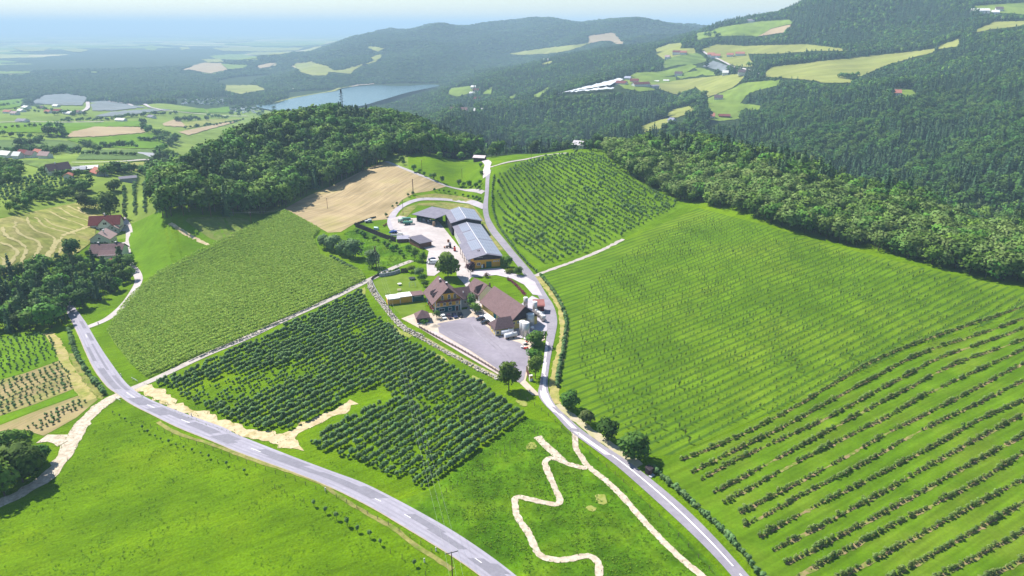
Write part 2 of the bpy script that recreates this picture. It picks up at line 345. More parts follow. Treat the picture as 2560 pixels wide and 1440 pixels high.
def inside(poly, pts):
    poly = np.asarray(poly, float); x, y = pts[:,0], pts[:,1]; c = np.zeros(len(pts), bool); j = len(poly)-1
    for i in range(len(poly)):
        xi, yi = poly[i]; xj, yj = poly[j]
        if yi != yj: c ^= ((yi > y) != (yj > y)) & (x < (xj-xi)*(y-yi)/(yj-yi)+xi)
        j = i
    return c
def densify(poly, step, closed=True):
    out = []; P_ = [np.array(p, float) for p in poly]; n_ = len(P_)
    for i in range(n_ if closed else n_-1):
        a, b = P_[i], P_[(i+1) % n_]; k = max(1, int(np.hypot(*(b-a))/step))
        out += [a+(b-a)*t/k for t in range(k)]
    if not closed: out.append(P_[-1])
    return np.array(out)
def smooth_poly(poly, closed=True, sub=4):
    P_ = np.array(poly, float); n_ = len(P_); out = []
    for i in range(n_ if closed else n_-1):
        if closed: p = [P_[(i+k-1) % n_] for k in range(4)]
        else: p = [P_[max(0,min(n_-1,i+k-1))] for k in range(4)]
        for t in np.arange(sub)/sub:
            out.append(.5*((2*p[1])+(-p[0]+p[2])*t+(2*p[0]-5*p[1]+4*p[2]-p[3])*t*t+(-p[0]+3*p[1]-3*p[2]+p[3])*t**3))
    if not closed: out.append(P_[-1])
    return np.array(out)
def cdt(wp, step):
    lo, hi = wp.min(0), wp.max(0)
    gxs = np.arange(lo[0], hi[0], step); gys = np.arange(lo[1], hi[1], step*.87)
    pts = np.array([(x+(k % 2)*step/2, y) for k, y in enumerate(gys) for x in gxs]) if len(gxs) and len(gys) else np.zeros((0,2))
    if len(pts): pts = pts[inside(wp, pts)]
    allp = np.concatenate([wp, pts]) if len(pts) else wp; c0 = allp.mean(0)
    nb = len(wp)
    r = delaunay_2d_cdt([Vector(p-c0) for p in allp], [(i,(i+1) % nb) for i in range(nb)], [], 1, 1e-4)
    return np.array([(p.x, p.y) for p in r[0]])+c0, [tuple(f) for f in r[2]]
def sheet(name, poly, m, off=.06, step=None, smooth=0, parent=None, jag=0.0, pix=True, dens=14):
    """a field, lawn or yard: its outline in the photo laid on the ground, following its slope"""
    if smooth: poly = smooth_poly(poly, True, smooth)
    poly = densify(poly, dens) if pix else np.asarray(poly)
    if jag: poly = poly + RNG.normal(0, jag, poly.shape)
    wp = G(poly[:,0], poly[:,1]) if pix else poly
    D = np.hypot(*wp.mean(0)); step = step or max(3.5, D*.012)
    p, f = cdt(wp, step)
    z = hz(p[:,0], p[:,1]) + off + np.maximum(0, np.hypot(p[:,0], p[:,1])-400)*.0008
    o = mesh_obj(name, np.column_stack([p, z]), f, m, parent, smooth=True)
    o.data.update()
    if len(o.data.polygons) and o.data.polygons[0].normal.z < 0: o.data.flip_normals()
    if parent is None: tag(o, kind='structure')
    return o
def resample(p, n_):
    p = np.asarray(p, float); s = np.r_[0, np.cumsum(np.hypot(*np.diff(p, axis=0).T))]; t = np.linspace(0, s[-1], n_)
    return np.column_stack([np.interp(t, s, p[:,0]), np.interp(t, s, p[:,1])])
def ribbon(name, Lw, Rw, m, off, parent=None, cross=3):
    n_ = len(Lw); vs = []; fs = []
    for k in range(cross+1):
        t = k/cross; q = Lw*(1-t)+Rw*t; z = hz(q[:,0], q[:,1])+off+np.maximum(0, np.hypot(q[:,0], q[:,1])-400)*.0008; vs.append(np.column_stack([q, z]))
    for k in range(cross):
        for i in range(n_-1): fs.append((k*n_+i, k*n_+i+1, (k+1)*n_+i+1, (k+1)*n_+i))
    o = mesh_obj(name, np.concatenate(vs), fs, m, parent, smooth=True); o.data.update()
    if o.data.polygons[0].normal.z < 0: o.data.flip_normals()
    if parent is None: tag(o, kind='structure')
    return o
def offset_line(w, d):
    t = np.gradient(w, axis=0); t /= np.hypot(t[:,0], t[:,1])[:,None]+1e-9
    return w + np.column_stack([-t[:,1], t[:,0]])*np.asarray(d).reshape(-1,1)
def wline(pix, sub=6, step=2.5):
    w = G(*np.array(pix, float).T); w = smooth_poly(w, False, sub)
    L_ = np.hypot(*np.diff(w, axis=0).T).sum(); return resample(w, max(4, int(L_/step)))
def path(name, pix, width, m, off=.10, parent=None, rough=0.0, step=2.0):
    w = wline(pix, step=step); n_ = len(w)
    a = width/2*np.ones(n_); b = width/2*np.ones(n_)
    if rough: a = a+RNG.normal(0, rough, n_); b = b+RNG.normal(0, rough, n_)
    return ribbon(name, offset_line(w, a), offset_line(w, -b), m, off, parent), w
def ribbon_pix(name, Lp, Rp, m, off, n_=90, parent=None):
    Lw = resample(smooth_poly(G(*np.array(Lp, float).T), False, 6), n_); Rw = resample(smooth_poly(G(*np.array(Rp, float).T), False, 6), n_)
    return ribbon(name, Lw, Rw, m, off, parent), (Lw+Rw)/2, Lw, Rw

EDGES_ = []
# ------------------------------------------------------------------ fields near the farm
F_BROWN = [(712,522),(770,490),(830,465),(900,430),(962,404),(1040,432),(1118,466),(1075,478),(1035,484),(1005,500),(985,528),(972,548),(930,552),(890,557),(852,580),(820,582),(760,548)]
sheet('stubble_field', F_BROWN, m_stubble, .07)
F_HAY = [(-120,585),(0,548),(130,520),(210,505),(250,512),(262,540),(240,560),(238,600),(185,640),(160,652),(100,668),(0,690),(-120,720)]
sheet('mown_hay_field', F_HAY, m_hay, .30)
F_MEAD = [(330,560),(405,525),(480,541),(560,545),(625,545),(632,565),(520,620),(400,682),(345,705),(318,640),(322,590)]
sheet('bright_meadow', F_MEAD, m_bright, .05)
sheet('dry_patch', [(470,545),(620,548),(600,585),(545,603),(495,575)], mat('rank_grass', [(.105,.165,.022),(.165,.19,.05)], scale=.15, layers=[(3,.8,1.15,None)], bump=.3), .09, smooth=3)
sheet('bare_strip', [(420,560),(430,557),(475,585),(527,613),(515,614),(460,588)], m_dirt, .12, jag=.8, dens=4)
F_CORN = [(270,832),(292,790),(330,740),(400,682),(520,620),(632,566),(712,528),(800,574),(782,598),(800,640),(905,682),(912,702),(640,835),(365,945),(322,905),(285,858)]
sheet('corn_field_soil', F_CORN, m_cornsoil, .07)
F_ORCH = [(385,965),(560,893),(700,827),(900,728),(935,790),(1000,838),(1180,950),(1310,1040),(1190,1130),(1060,1228),(900,1160),(770,1112),(740,1085),(600,1070),(480,1010)]
sheet('orchard_meadow', F_ORCH, m_meadow, .05)
F_UP = [(1230,430),(1290,406),(1380,386),(1480,378),(1512,388),(1600,455),(1712,516),(1560,597),(1345,672),(1262,582),(1233,520)]
sheet('young_orchard_meadow', F_UP, mat('knoll_grass', [(.085,.165,.004),(.108,.195,.006)], scale=.04, layers=[(2.4,.84,1.14,(R(-68),.12,2)),(12,.88,1.1,None)], bump=.15), .05)
F_RIGHT = [(1352,690),(1480,640),(1560,602),(1745,520),(1900,560),(2100,618),(2300,668),(2540,722),(2700,760),(2600,775),(2300,860),(2000,1000),(1690,1135),(1640,1142),(1520,1090),(1430,1000),(1395,950),(1410,820),(1395,750)]
sheet('sapling_meadow', F_RIGHT, m_orchgrass, .05)
F_BERRY = [(1640,1165),(1690,1140),(2000,1005),(2300,865),(2600,775),(2760,740),(2760,1700),(2150,1700),(1900,1445),(1760,1290)]
sheet('berry_meadow', F_BERRY, m_berrygrass, .07)
sheet('low_meadow', [(1075,1225),(1310,1045),(1400,1060),(1540,1190),(1700,1330),(1830,1460),(1860,1560),(1300,1560),(1240,1440),(1140,1350),(1060,1290),(1000,1250)], m_meadow_dark, .05)
# strips of orchard and tilled ground by the crossroads
for nm, pl, m in [('green_orchard_strip', [(-60,858),(60,835),(128,828),(160,896),(60,932),(-60,965)], m_bright),
                  ('tilled_strip', [(-60,967),(60,934),(160,898),(195,968),(90,1010),(-60,1060)], m_tilled),
                  ('green_orchard_strip', [(-60,1062),(90,1011),(195,970),(205,985),(100,1022),(-60,1085)], m_bright),
                  ('tilled_strip', [(-60,1087),(100,1024),(210,984),(246,998),(190,1045),(110,1090),(60,1075)], m_tilled)]:
    sheet(nm, pl, m, .07)
EDGES_.append(path('straw_path', [(120,832),(145,862),(158,895),(182,940),(205,975),(226,1000)], 4.0, m_straw, .10, rough=.4)[1])
sheet('dry_verge', [(170,885),(192,882),(225,930),(262,985),(255,1000),(225,985),(195,940)], m_dry, .09)
# the garden and the grass around the farm
sheet('lawn', [(932,706),(985,682),(1028,690),(1040,692),(1056,720),(1062,760),(1066,785),(1040,786),(1008,796),(985,770),(958,742)], m_lawn, .08, step=3)
sheet('rank_slope', [(860,585),(905,560),(985,600),(1040,625),(1060,650),(1030,655),(990,668),(940,660),(900,640)], m_meadow_dark, .07)
sheet('dry_bank', [(1035,490),(1090,484),(1160,492),(1200,506),(1160,505),(1100,502),(1050,502)], m_dry, .09, dens=6)
sheet('dry_bank', [(1010,520),(1050,508),(1110,506),(1180,512),(1208,545),(1226,585),(1262,628),(1235,625),(1205,592),(1175,558),(1140,528),(1085,515),(1045,514),(1000,560),(990,548)], m_dry, .09, dens=6)
sheet('island_lawn', [(1172,694),(1210,690),(1240,692),(1280,706),(1305,740),(1255,735),(1212,712),(1200,722),(1182,715)], m_meadow, .10, step=3, dens=6)
sheet('garden_verge', [(1312,872),(1328,855),(1352,830),(1358,860),(1354,905),(1350,942),(1330,940),(1322,905)], m_meadow_dark, .12, step=3, dens=6)
EDGES_.append(path('dirt_strip', [(345,966),(375,975),(415,1000),(470,1028),(560,1062),(620,1082),(690,1098),(735,1118)], 4.6, m_dirt, .11, rough=.8)[1])
EDGES_.append(path('dirt_strip', [(690,1098),(735,1082),(800,1048),(850,1025),(888,1006)], 4.2, m_dirt, .12, rough=.6)[1])
sheet('dirt_patch', [(640,1085),(700,1085),(735,1085),(740,1100),(760,1128),(735,1122),(700,1115),(660,1100)], m_dirt, .13, jag=1.2, dens=6, step=3)
path('straw_verge', [(1340,690),(1370,722),(1397,760),(1408,800),(1409,840),(1398,890),(1388,935),(1384,975),(1392,1010)], 3.4, m_straw, .10, rough=.35)
for pl in ([(985,815),(1003,828),(1030,838),(1020,845),(990,832)],[(903,722),(915,722),(912,745),(905,740)],[(968,800),(985,822),(1002,836),(996,838),(975,818)],[(1290,1000),(1312,1003),(1318,1015),(1300,1013)],
           [(1488,1240),(1510,1238),(1518,1258),(1500,1262)],[(1470,1265),(1490,1270),(1485,1280),(1465,1272)],[(1318,1112),(1335,1105),(1340,1120),(1320,1126)],[(1085,885),(1110,893),(1120,905),(1095,900)],[(1180,940),(1205,950),(1210,962),(1185,950)]):
    sheet('bare_patch', pl, mat('thin_grass', [(.28,.28,.09),(.18,.22,.03)], scale=.6), .14, smooth=3, jag=1.0, dens=3, step=2)

PATHS_ = []
# ------------------------------------------------------------------ roads, lanes, paths, yards
MR_L = [(140,745),(162,770),(172,790),(183,810),(200,846),(214,879),(236,924),(267,965),(289,982),(328,1010),(383,1038),(444,1068),(528,1102),(600,1132),(683,1162),(767,1193),(850,1229),(933,1271),(1017,1321),(1100,1371),(1156,1407),(1215,1450),(1330,1540)]
MR_R = [(168,745),(188,770),(200,786),(217,810),(236,843),(258,879),(283,915),(308,949),(330,971),(358,990),(400,1010),(472,1038),(556,1068),(600,1090),(711,1134),(822,1176),(906,1207),(989,1248),(1072,1293),(1142,1334),(1225,1390),(1300,1448),(1430,1560)]
road, mr_c, mr_l, mr_r = ribbon_pix('road', MR_L, MR_R, m_asphalt, .16, 140)
sheet_edge = ribbon('gravel_shoulder', offset_line(mr_l, .9), offset_line(mr_l, -.25), mat('shoulder', [(.42,.33,.26),(.34,.30,.16)], scale=.4), .13)
def along(pu, pv):
    p = G(pu, pv)[0]; return int(np.argmin(np.hypot(*(mr_c-p).T)))
def patch(Lw, Rw, i0, i1, a, b, m, parent, nm, off):
    i0, i1 = sorted((i0, i1)); i1 = max(i1, i0+1)
    l = Lw[i0:i1+1]; r_ = Rw[i0:i1+1]
    return ribbon(nm, resample(l*(1-a)+r_*a, 2*(i1-i0)+2), resample(l*(1-b)+r_*b, 2*(i1-i0)+2), m, off, parent)
for (u0,v0),(u1,v1),a,b in [((205,800),(215,822),.55,.8),((222,830),(236,850),.6,.85),((222,870),(243,905),.15,.35),((230,860),(268,925),.55,.68),((256,925),(305,975),.18,.5),((283,935),(325,970),.6,.8),
                            ((333,995),(362,1012),.18,.62),((345,992),(378,1008),.6,.85),((392,1022),(425,1040),.15,.5),((395,1015),(460,1052),.5,.8),((475,1055),(540,1082),.35,.7),((560,1083),(605,1105),.2,.55),((570,1075),(605,1092),.55,.8),
                            ((655,1120),(700,1140),.45,.8),((670,1145),(790,1180),.35,.62),((700,1125),(760,1150),.6,.85),((790,1180),(940,1248),.38,.72),((885,1215),(945,1240),.7,.88),((1018,1290),(1085,1330),.5,.78),((1080,1320),(1155,1375),.42,.66),((1180,1400),(1260,1450),.30,.72),((1215,1395),(1260,1430),.7,.9)]:
    patch(mr_l, mr_r, along(u0,v0), along(u1,v1), a, b, m_asphalt2, road, 'asphalt_patch', .19)
for (u0,v0),(u1,v1) in [((212,838),(216,846)),((322,983),(336,993)),((367,1012),(381,1020)),((455,1048),(475,1058)),((632,1120),(650,1128)),((933,1245),(959,1258)),((1008,1286),(1016,1290)),((1180,1394),(1202,1412))]:
    patch(mr_l, mr_r, along(u0,v0), along(u1,v1), .488, .516, m_paint, road, 'lane_marking', .21)
m_wheel = mat('worn_asphalt', [(.262,.247,.288),(.292,.275,.318)], scale=.3, rough=.8, layers=[(6,.92,1.06,None)])
for a_, b_ in ((.12,.20),(.31,.39),(.60,.68),(.80,.88)): patch(mr_l, mr_r, 4, 136, a_, b_, m_wheel, road, 'wheel_track', .175)
FR_R = [(1940,1520),(1872,1440),(1783,1340),(1700,1259),(1617,1190),(1561,1148),(1506,1112),(1450,1071),(1422,1046),(1392,1018),(1374,987),(1369,957),(1373,918),(1380,876),(1387,843),(1393,809),(1390,782),(1381,759),(1367,738),(1338,691),(1308,655),(1284,627),(1257,594),(1234,563),(1223,541),(1220,513),(1222,477),(1224,444),(1228,425)]
FR_L = [(1885,1520),(1828,1440),(1756,1362),(1672,1282),(1589,1207),(1533,1159),(1478,1118),(1422,1076),(1389,1040),(1358,1008),(1345,985),(1350,957),(1356,918),(1360,890),(1364,857),(1368,830),(1366,805),(1360,780),(1352,755),(1340,732),(1314,694),(1294,666),(1272,638),(1247,608),(1225,580),(1211,547),(1207,519),(1212,485),(1214,447),(1215,425)]
froad, fr_c, fr_l, fr_r = ribbon_pix('farm_road', FR_L, FR_R, m_farmroad, .17, 170)
def along2(pu, pv):
    p = G(pu, pv)[0]; return int(np.argmin(np.hypot(*(fr_c-p).T)))
for (u0,v0),(u1,v1),a,b in [((1365,860),(1356,905),.05,.40),((1355,905),(1350,940),.05,.55),((1350,940),(1352,985),.35,.75),((1352,985),(1372,1015),.15,.85),((1372,1015),(1388,1035),.1,.5),((1395,1035),(1432,1075),.35,.7),((1450,1085),(1520,1140),.18,.55)]:
    patch(fr_l, fr_r, along2(u0,v0), along2(u1,v1), a, b, m_repair, froad, 'pale_repair', .20)
patch(fr_l, fr_r, along2(1525,1140), along2(1830,1418), .52, .60, m_paint, froad, 'lane_marking', .21)
patch(fr_l, fr_r, along2(1848,1425), along2(1895,1490), .52, .60, m_paint, froad, 'lane_marking', .21)
path('top_lane', [(1217,440),(1216,424),(1220,410),(1212,402)], 6, m_concrete, .22)
path('top_lane', [(1220,420),(1245,413),(1295,402),(1360,389),(1420,383)], 3.2, m_track, .20)
path('concrete_track', [(330,972),(380,951),(450,918),(600,852),(711,800),(844,740),(935,694),(962,680),(990,667),(1030,652)], 3.8, m_track, .14)
path('white_lane', [(212,820),(228,815),(272,795),(312,760),(338,722),(347,700),(340,680),(320,655),(318,630),(323,600),(321,570),(305,545)], 4.2, m_concrete, .13)
path('white_lane', [(292,612),(318,608)], 6, m_concrete, .135); path('white_lane', [(290,570),(318,575)], 5, m_concrete, .135)
EDGES_.append(path('gravel_track', [(303,985),(270,1002),(235,1030),(200,1068),(178,1110),(150,1155),(115,1195),(50,1236),(-30,1270)], 5.0, m_gravel, .12, rough=.3)[1])
EDGES_.append(path('gravel_track', [(165,1105),(140,1098),(108,1095)], 5, m_gravel, .125, rough=.5)[1])
PATHS_.append(path('winding_path', [(1436,1076),(1438,1100),(1440,1122),(1455,1145),(1472,1168),(1540,1225),(1620,1315),(1700,1395),(1757,1442),(1820,1500)], 1.9, m_gravel, .13, rough=.10, step=.8)[1])
PATHS_.append(path('winding_path', [(1468,1171),(1445,1167),(1420,1160),(1396,1150),(1377,1146),(1364,1152),(1364,1165),(1378,1200),(1394,1235),(1400,1250),(1393,1261),(1370,1259),(1330,1250),(1295,1243),(1287,1252),(1290,1280),(1303,1308),(1320,1330),(1332,1358),(1350,1388),(1380,1399),(1420,1399),(1455,1391),(1480,1393),(1496,1410),(1497,1440),(1492,1480)], 1.9, m_gravel, .135, rough=.10, step=.8)[1])
PATHS_.append(path('winding_path', [(1343,1092),(1365,1115),(1388,1135),(1408,1153)], 2.6, m_gravel, .14, rough=.10, step=.8)[1])
path('verge_track', [(1392,1012),(1420,1035),(1455,1062),(1490,1090),(1530,1118),(1570,1145),(1600,1165)], 3.0, mat('verge_gravel', [(.42,.36,.27),(.34,.32,.16)], scale=.4), .12, rough=.3)
EDGES_.append(path('field_track', [(1338,690),(1360,681),(1395,668),(1470,640),(1520,618),(1558,598)], 2.9, m_track, .14, rough=.3)[1])
path('loop_lane', [(1212,520),(1195,512),(1170,505),(1130,501),(1085,498),(1050,499),(1020,508),(995,523),(980,543),(978,560),(985,575)], 5.2, mat('loop_asphalt', [(.33,.30,.33),(.40,.365,.39)], scale=.2), .14)
path('meadow_lane', [(965,404),(1000,418),(1050,438),(1105,461),(1160,475),(1208,482)], 3.2, mat('lane_grey', [(.30,.28,.28),(.37,.34,.33)], scale=.3), .13)
for pl, m, of, nm in [
    ([(976,548),(1000,540),(1030,546),(1048,545),(1095,552),(1130,596),(1162,636),(1186,668),(1182,690),(1168,706),(1150,690),(1122,662),(1086,690),(1068,690),(1066,655),(1072,628),(1045,612),(1005,600),(983,572)], m_concrete, .15, 'yard'),
    ([(1140,650),(1168,672),(1172,700),(1187,733),(1212,765),(1245,805),(1205,792),(1168,772),(1178,745),(1162,712),(1142,690)], m_concrete, .16, 'yard'),
    ([(1180,676),(1250,670),(1277,682),(1314,692),(1337,705),(1356,740),(1332,737),(1310,712),(1280,697),(1240,688),(1200,692),(1172,694)], mat('forecourt', [(.40,.36,.385),(.48,.44,.455)], scale=.2), .18, 'yard'),
    ([(1003,797),(1040,783),(1085,783),(1150,776),(1195,768),(1235,800),(1250,842),(1310,850),(1362,828),(1362,850),(1337,862),(1324,872),(1326,905),(1314,952),(1352,990),(1330,988),(1298,957),(1245,937),(1150,882),(1050,822)], m_cream, .14, 'yard'),
    ([(1245,805),(1330,740),(1362,755),(1378,800),(1362,838),(1290,848),(1245,842)], mat('tank_apron', [(.36,.33,.37),(.44,.41,.44)], scale=.2), .155, 'yard')]:
    sheet(nm, pl, m, of, step=5, dens=6)
yas = sheet('car_park', [(1093,810),(1185,792),(1233,829),(1250,843),(1300,858),(1322,875),(1320,905),(1310,950),(1300,958),(1262,936),(1180,880),(1098,832)], m_yardasph, .19, step=5, dens=8)
sheet('paved_walk', [(1045,818),(1098,834),(1180,884),(1262,940),(1250,938),(1150,882)], m_paving, .20, step=4, dens=6)

m_tyrem = mat('tyre_marks', [(.212,.190,.222),(.255,.231,.264)], scale=.25, rough=.9, layers=[(3,.9,1.1,None)])
m_pale = mat('pale_scuffs', [(.252,.230,.266),(.290,.266,.300)], scale=.25, rough=.9)
for k_, (pl_, m_) in enumerate([([(1125,830),(1170,850),(1215,852),(1245,846)],m_pale),([(1128,835),(1172,856),(1218,859),(1250,852)],m_pale),([(1195,815),(1215,840),(1250,870),(1290,915),(1305,948)],m_tyrem),([(1188,818),(1208,845),(1244,876),(1282,920),(1298,952)],m_tyrem),([(1110,825),(1160,862),(1215,895),(1262,925)],m_tyrem),([(1230,838),(1262,862),(1296,880)],m_pale),([(1175,805),(1190,830),(1225,862)],m_pale)]):
    path('tyre_mark', pl_, .5, m_, .215, parent=yas, rough=.06, step=1.2)
# ------------------------------------------------------------------ water
lk = smooth_poly(G(*np.array([(640,268),(690,262),(720,252),(790,238),(840,228),(880,219),(960,212),(1010,213),(1075,212),(1100,214),(1080,222),(1020,240),(960,258),(900,270),(820,275),(740,280),(680,278)], float).T), True, 4)
lp, lf = cdt(lk, 60)
m_water = mat('lake_water', [(.030,.075,.095),(.045,.095,.115)], scale=.004, rough=.18, spec=.5, bump=.15, bscale=.12)
lake = mesh_obj('lake_water', np.column_stack([lp, np.full(len(lp), LAKE_Z)]), lf, m_water); lake.data.update()
if lake.data.polygons[0].normal.z < 0: lake.data.flip_normals()
tag(lake, kind='structure')

# ------------------------------------------------------------------ far fields, each as it shows between the woods
FAR = [
 ('far_tan_field',m_fieldb,[(1472,90),(1528,83),(1539,86),(1561,110),(1542,112),(1525,103),(1505,103),(1469,110)]),
 ('far_green_field',m_fieldy,[(1317,128),(1367,121),(1461,110),(1478,108),(1450,119),(1422,128),(1367,136),(1347,136),(1311,139),(1269,136)]),
 ('far_green_field',m_fieldy,[(1633,126),(1672,111),(1708,108),(1700,122),(1669,129),(1644,131)]),
 ('far_hilltop_field',m_fieldg,[(1736,84),(1775,80),(1800,69),(1900,55),(1975,51),(1983,60),(1930,72),(1895,92),(1840,90),(1800,92),(1760,97),(1745,101)]),
 ('far_tan_field',m_fieldb,[(1895,92),(1930,73),(1983,61),(1960,82)]),
 ('far_green_field',m_fieldy,[(1748,126),(1792,112),(1860,116),(2018,112),(2015,130),(1940,136),(1870,136),(1875,150),(1890,165),(1870,170),(1830,165),(1790,150),(1765,135)]),
 ('far_orchard_field',m_orchfar,[(1655,155),(1694,139),(1744,133),(1772,153),(1744,161),(1694,164),(1661,172)]),
 ('far_green_field',m_fieldg,[(1572,192),(1589,183),(1650,180),(1661,178),(1728,161),(1742,167),(1714,183),(1672,192),(1611,197)]),
 ('far_dark_field',m_netfield,[(1756,167),(1783,153),(1825,167),(1811,180)]),
 ('far_green_field',m_fieldy,[(1617,214),(1686,203),(1811,189),(1867,186),(1850,206),(1833,219),(1767,246),(1761,236),(1739,219),(1714,231),(1700,240),(1669,231)]),
 ('far_green_field',m_fieldg,[(1770,247),(1833,222),(1860,208),(1950,200),(1945,215),(1890,228),(1865,240),(1850,260),(1900,265),(1905,275),(1800,285),(1775,280),(1765,262)]),
 ('far_green_field',m_fieldy,[(1661,292),(1683,275),(1747,261),(1748,278),(1690,295)]),
 ('far_green_field',m_fieldy,[(1592,322),(1639,303),(1683,294),(1670,314),(1655,322),(1603,333)]),
 ('far_yellow_field',m_fieldy,[(1904,192),(1929,169),(2082,151),(2304,128),(2343,122),(2332,133),(2291,142),(2204,169),(2152,192),(2096,189),(2132,200),(2127,208),(2052,208),(2041,203)]),
 ('far_yellow_field',m_fieldy,[(2343,119),(2396,97),(2399,117),(2345,124)]),
 ('far_yellow_field',m_fieldy,[(2427,82),(2485,56),(2640,52),(2554,67),(2482,74),(2438,83)]),
 ('far_green_field',m_fieldg,[(2427,17),(2650,2),(2650,45),(2535,36),(2485,33),(2454,28)]),
 ('lakeside_meadow',m_fieldy,[(731,161),(778,156),(822,167),(839,178),(858,175),(942,151),(958,150),(906,164),(883,178),(878,186),(822,181),(817,190),(781,190),(750,181),(739,169)]),
 ('far_green_field',m_fieldy,[(917,119),(931,117),(961,122),(944,131)]),
 ('far_green_field',m_fieldy,[(925,144),(953,136),(956,144),(936,153)]),
 ('far_green_field',m_fieldg,[(1117,236),(1125,222),(1186,215),(1181,233),(1142,243)]),
 ('far_green_field',m_fieldg,[(1203,236),(1231,217),(1228,236)]),
 ('far_green_field',m_fieldy,[(560,214),(642,214),(669,225),(600,236),(560,226)]),
 ('far_tan_field',m_fieldb,[(447,178),(508,158),(553,160),(569,175),(528,185),(472,175)]),
 ('far_green_field',m_fieldg,[(553,161),(622,164),(606,172),(570,174)]),
 ('far_green_field',m_fieldg,[(-60,180),(94,180),(55,185),(-60,187)]),
 ('far_green_field',m_fieldg,[(200,182),(258,179),(240,183)]),
 ('netted_orchard',m_netfield,[(75,258),(111,239),(167,235),(219,244),(206,264),(139,264)]),
 ('netted_orchard',m_netfield,[(225,256),(258,253),(364,269),(278,278),(231,278)]),
 ('netted_orchard',m_netfield,[(236,292),(278,281),(389,272),(430,275),(361,283),(292,292)]),
 ('far_green_field',m_fieldy,[(1640,136),(1690,122),(1735,122),(1740,134),(1700,140),(1660,150)]),
 ('far_green_field',m_fieldg,[(1545,212),(1570,196),(1640,192),(1690,194),(1690,203),(1640,212),(1617,216),(1640,226),(1600,230),(1560,222)]),
 ('far_green_field',m_fieldg,[(1690,192),(1720,182),(1745,178),(1760,186),(1740,192),(1700,198)]),
 ('far_green_field',m_fieldg,[(1735,170),(1757,172),(1790,184),(1800,190),(1760,190)]),
 ('far_green_field',m_fieldg,[(1765,298),(1770,284),(1800,278),(1852,282),(1850,298),(1800,304)]),
 ('far_green_field',m_fieldg,[(2230,240),(2235,226),(2280,226),(2295,242),(2270,246)]),
 ('far_green_field',m_fieldy,[(2016,112),(2100,122),(2140,124),(2135,128),(2018,129)]),
 ('far_green_field',m_fieldy,[(1345,166),(1365,156),(1385,152),(1380,158)]),
 ('far_green_field',m_fieldg,[(1315,246),(1340,236),(1372,218),(1376,222),(1345,244)]),
 ('far_green_field',m_fieldg,[(1265,246),(1290,236),(1296,240),(1275,250)]),
 ('plain_field',m_fieldy,[(30,120),(60,117),(128,121),(110,129),(60,130)]),
 ('plain_field',m_fieldy,[(153,125),(185,122),(222,126),(205,132),(170,130)]),
 ('plain_field',m_fieldg,[(358,118),(380,114),(395,120),(388,128),(365,126)]),
 ('plain_field',m_fieldy,[(448,120),(470,118),(476,124),(455,126)]),
 ('plain_field',m_fieldy,[(98,103),(120,99),(142,101),(140,107),(110,107)]),
 ('plain_field',m_fieldy,[(-40,111),(12,110),(22,113),(-40,115)]),
 ('plain_field',m_fieldg,[(522,142),(560,138),(640,141),(648,146),(600,151),(545,149)]),
 ('plain_field',m_fieldy,[(505,150),(548,148),(560,156),(520,158)]),
 ('plain_field',m_fieldy,[(530,122),(600,118),(700,121),(760,120),(745,127),(650,130),(560,129)]),
 ('plain_field',m_fieldg,[(560,111),(660,107),(730,110),(780,112),(760,116),(640,117)]),
 ('plain_field',m_fieldy,[(520,103),(600,100),(640,102),(600,106),(540,107)]),
 ('plain_field',m_fieldy,[(610,134),(680,131),(740,130),(700,137),(640,139)]),
 ('plain_field',m_fieldb,[(640,166),(668,160),(690,158),(676,168),(650,172)]),
 ('valley_field',m_bright,[(-60,258),(64,247),(50,267),(-60,285)]),
 ('valley_field',m_bright,[(-60,311),(125,308),(250,308),(350,303),(353,317),(236,318),(180,333),(155,342),(111,333),(-60,331)]),
 ('valley_tan_field',m_fieldb,[(178,331),(236,318),(353,319),(364,332),(250,342),(167,344)]),
 ('valley_field',m_bright,[(167,350),(250,344),(397,333),(403,339),(414,361),(383,372),(342,372),(250,369),(211,364)]),
 ('valley_tan_field',m_fieldb,[(406,311),(444,296),(467,319),(411,315)]),
 ('valley_field',m_fieldy,[(456,308),(528,299),(603,299),(556,308),(469,322)]),
 ('valley_tan_field',m_fieldb,[(444,331),(556,309),(600,303),(472,339)]),
 ('valley_field',m_bright,[(439,278),(511,272),(517,283),(456,281)]),
 ('valley_field',m_bright,[(517,274),(572,268),(578,283),(525,283)]),
 ('valley_dark_field',m_fieldd,[(-60,352),(110,350),(165,352),(210,366),(180,385),(100,372),(-60,378)]),
 ('valley_dark_field',m_fieldd,[(210,376),(400,374),(405,395),(360,400),(190,400)]),
 ('terraced_orchard',m_orchfar,[(-60,398),(0,397),(120,405),(225,418),(210,428),(110,425),(60,410),(-60,412)]),
 ('valley_field',m_fieldy,[(225,418),(300,407),(390,405),(395,430),(310,428),(240,428)]),
]
for nm, m, pl in FAR:
    sheet(nm, pl, m, .25, dens=5, jag=.45)
path('valley_road', [(200,284),(217,274),(220,262),(222,250),(240,243),(278,256),(330,265),(389,273),(440,280),(480,285),(560,291),(620,292)], 9, m_concrete, 1.2, step=15)
path('valley_road', [(0,308),(120,307),(260,306)], 6, m_concrete, 1.0, step=15)
path('valley_road', [(180,408),(300,406),(395,404)], 3.5, m_concrete, .8, step=10)
path('far_road', [(1757,130),(1775,142),(1800,152),(1830,168),(1880,180),(1900,188)], 6, m_concrete, 1.5, step=10)
path('beach', [(690,258),(735,246),(780,238),(830,230),(850,222),(890,216)], 16, m_fieldy, 1.6, step=20)
path('beach', [(880,218),(900,214),(935,211)], 12, m_cream, 1.8, step=20)

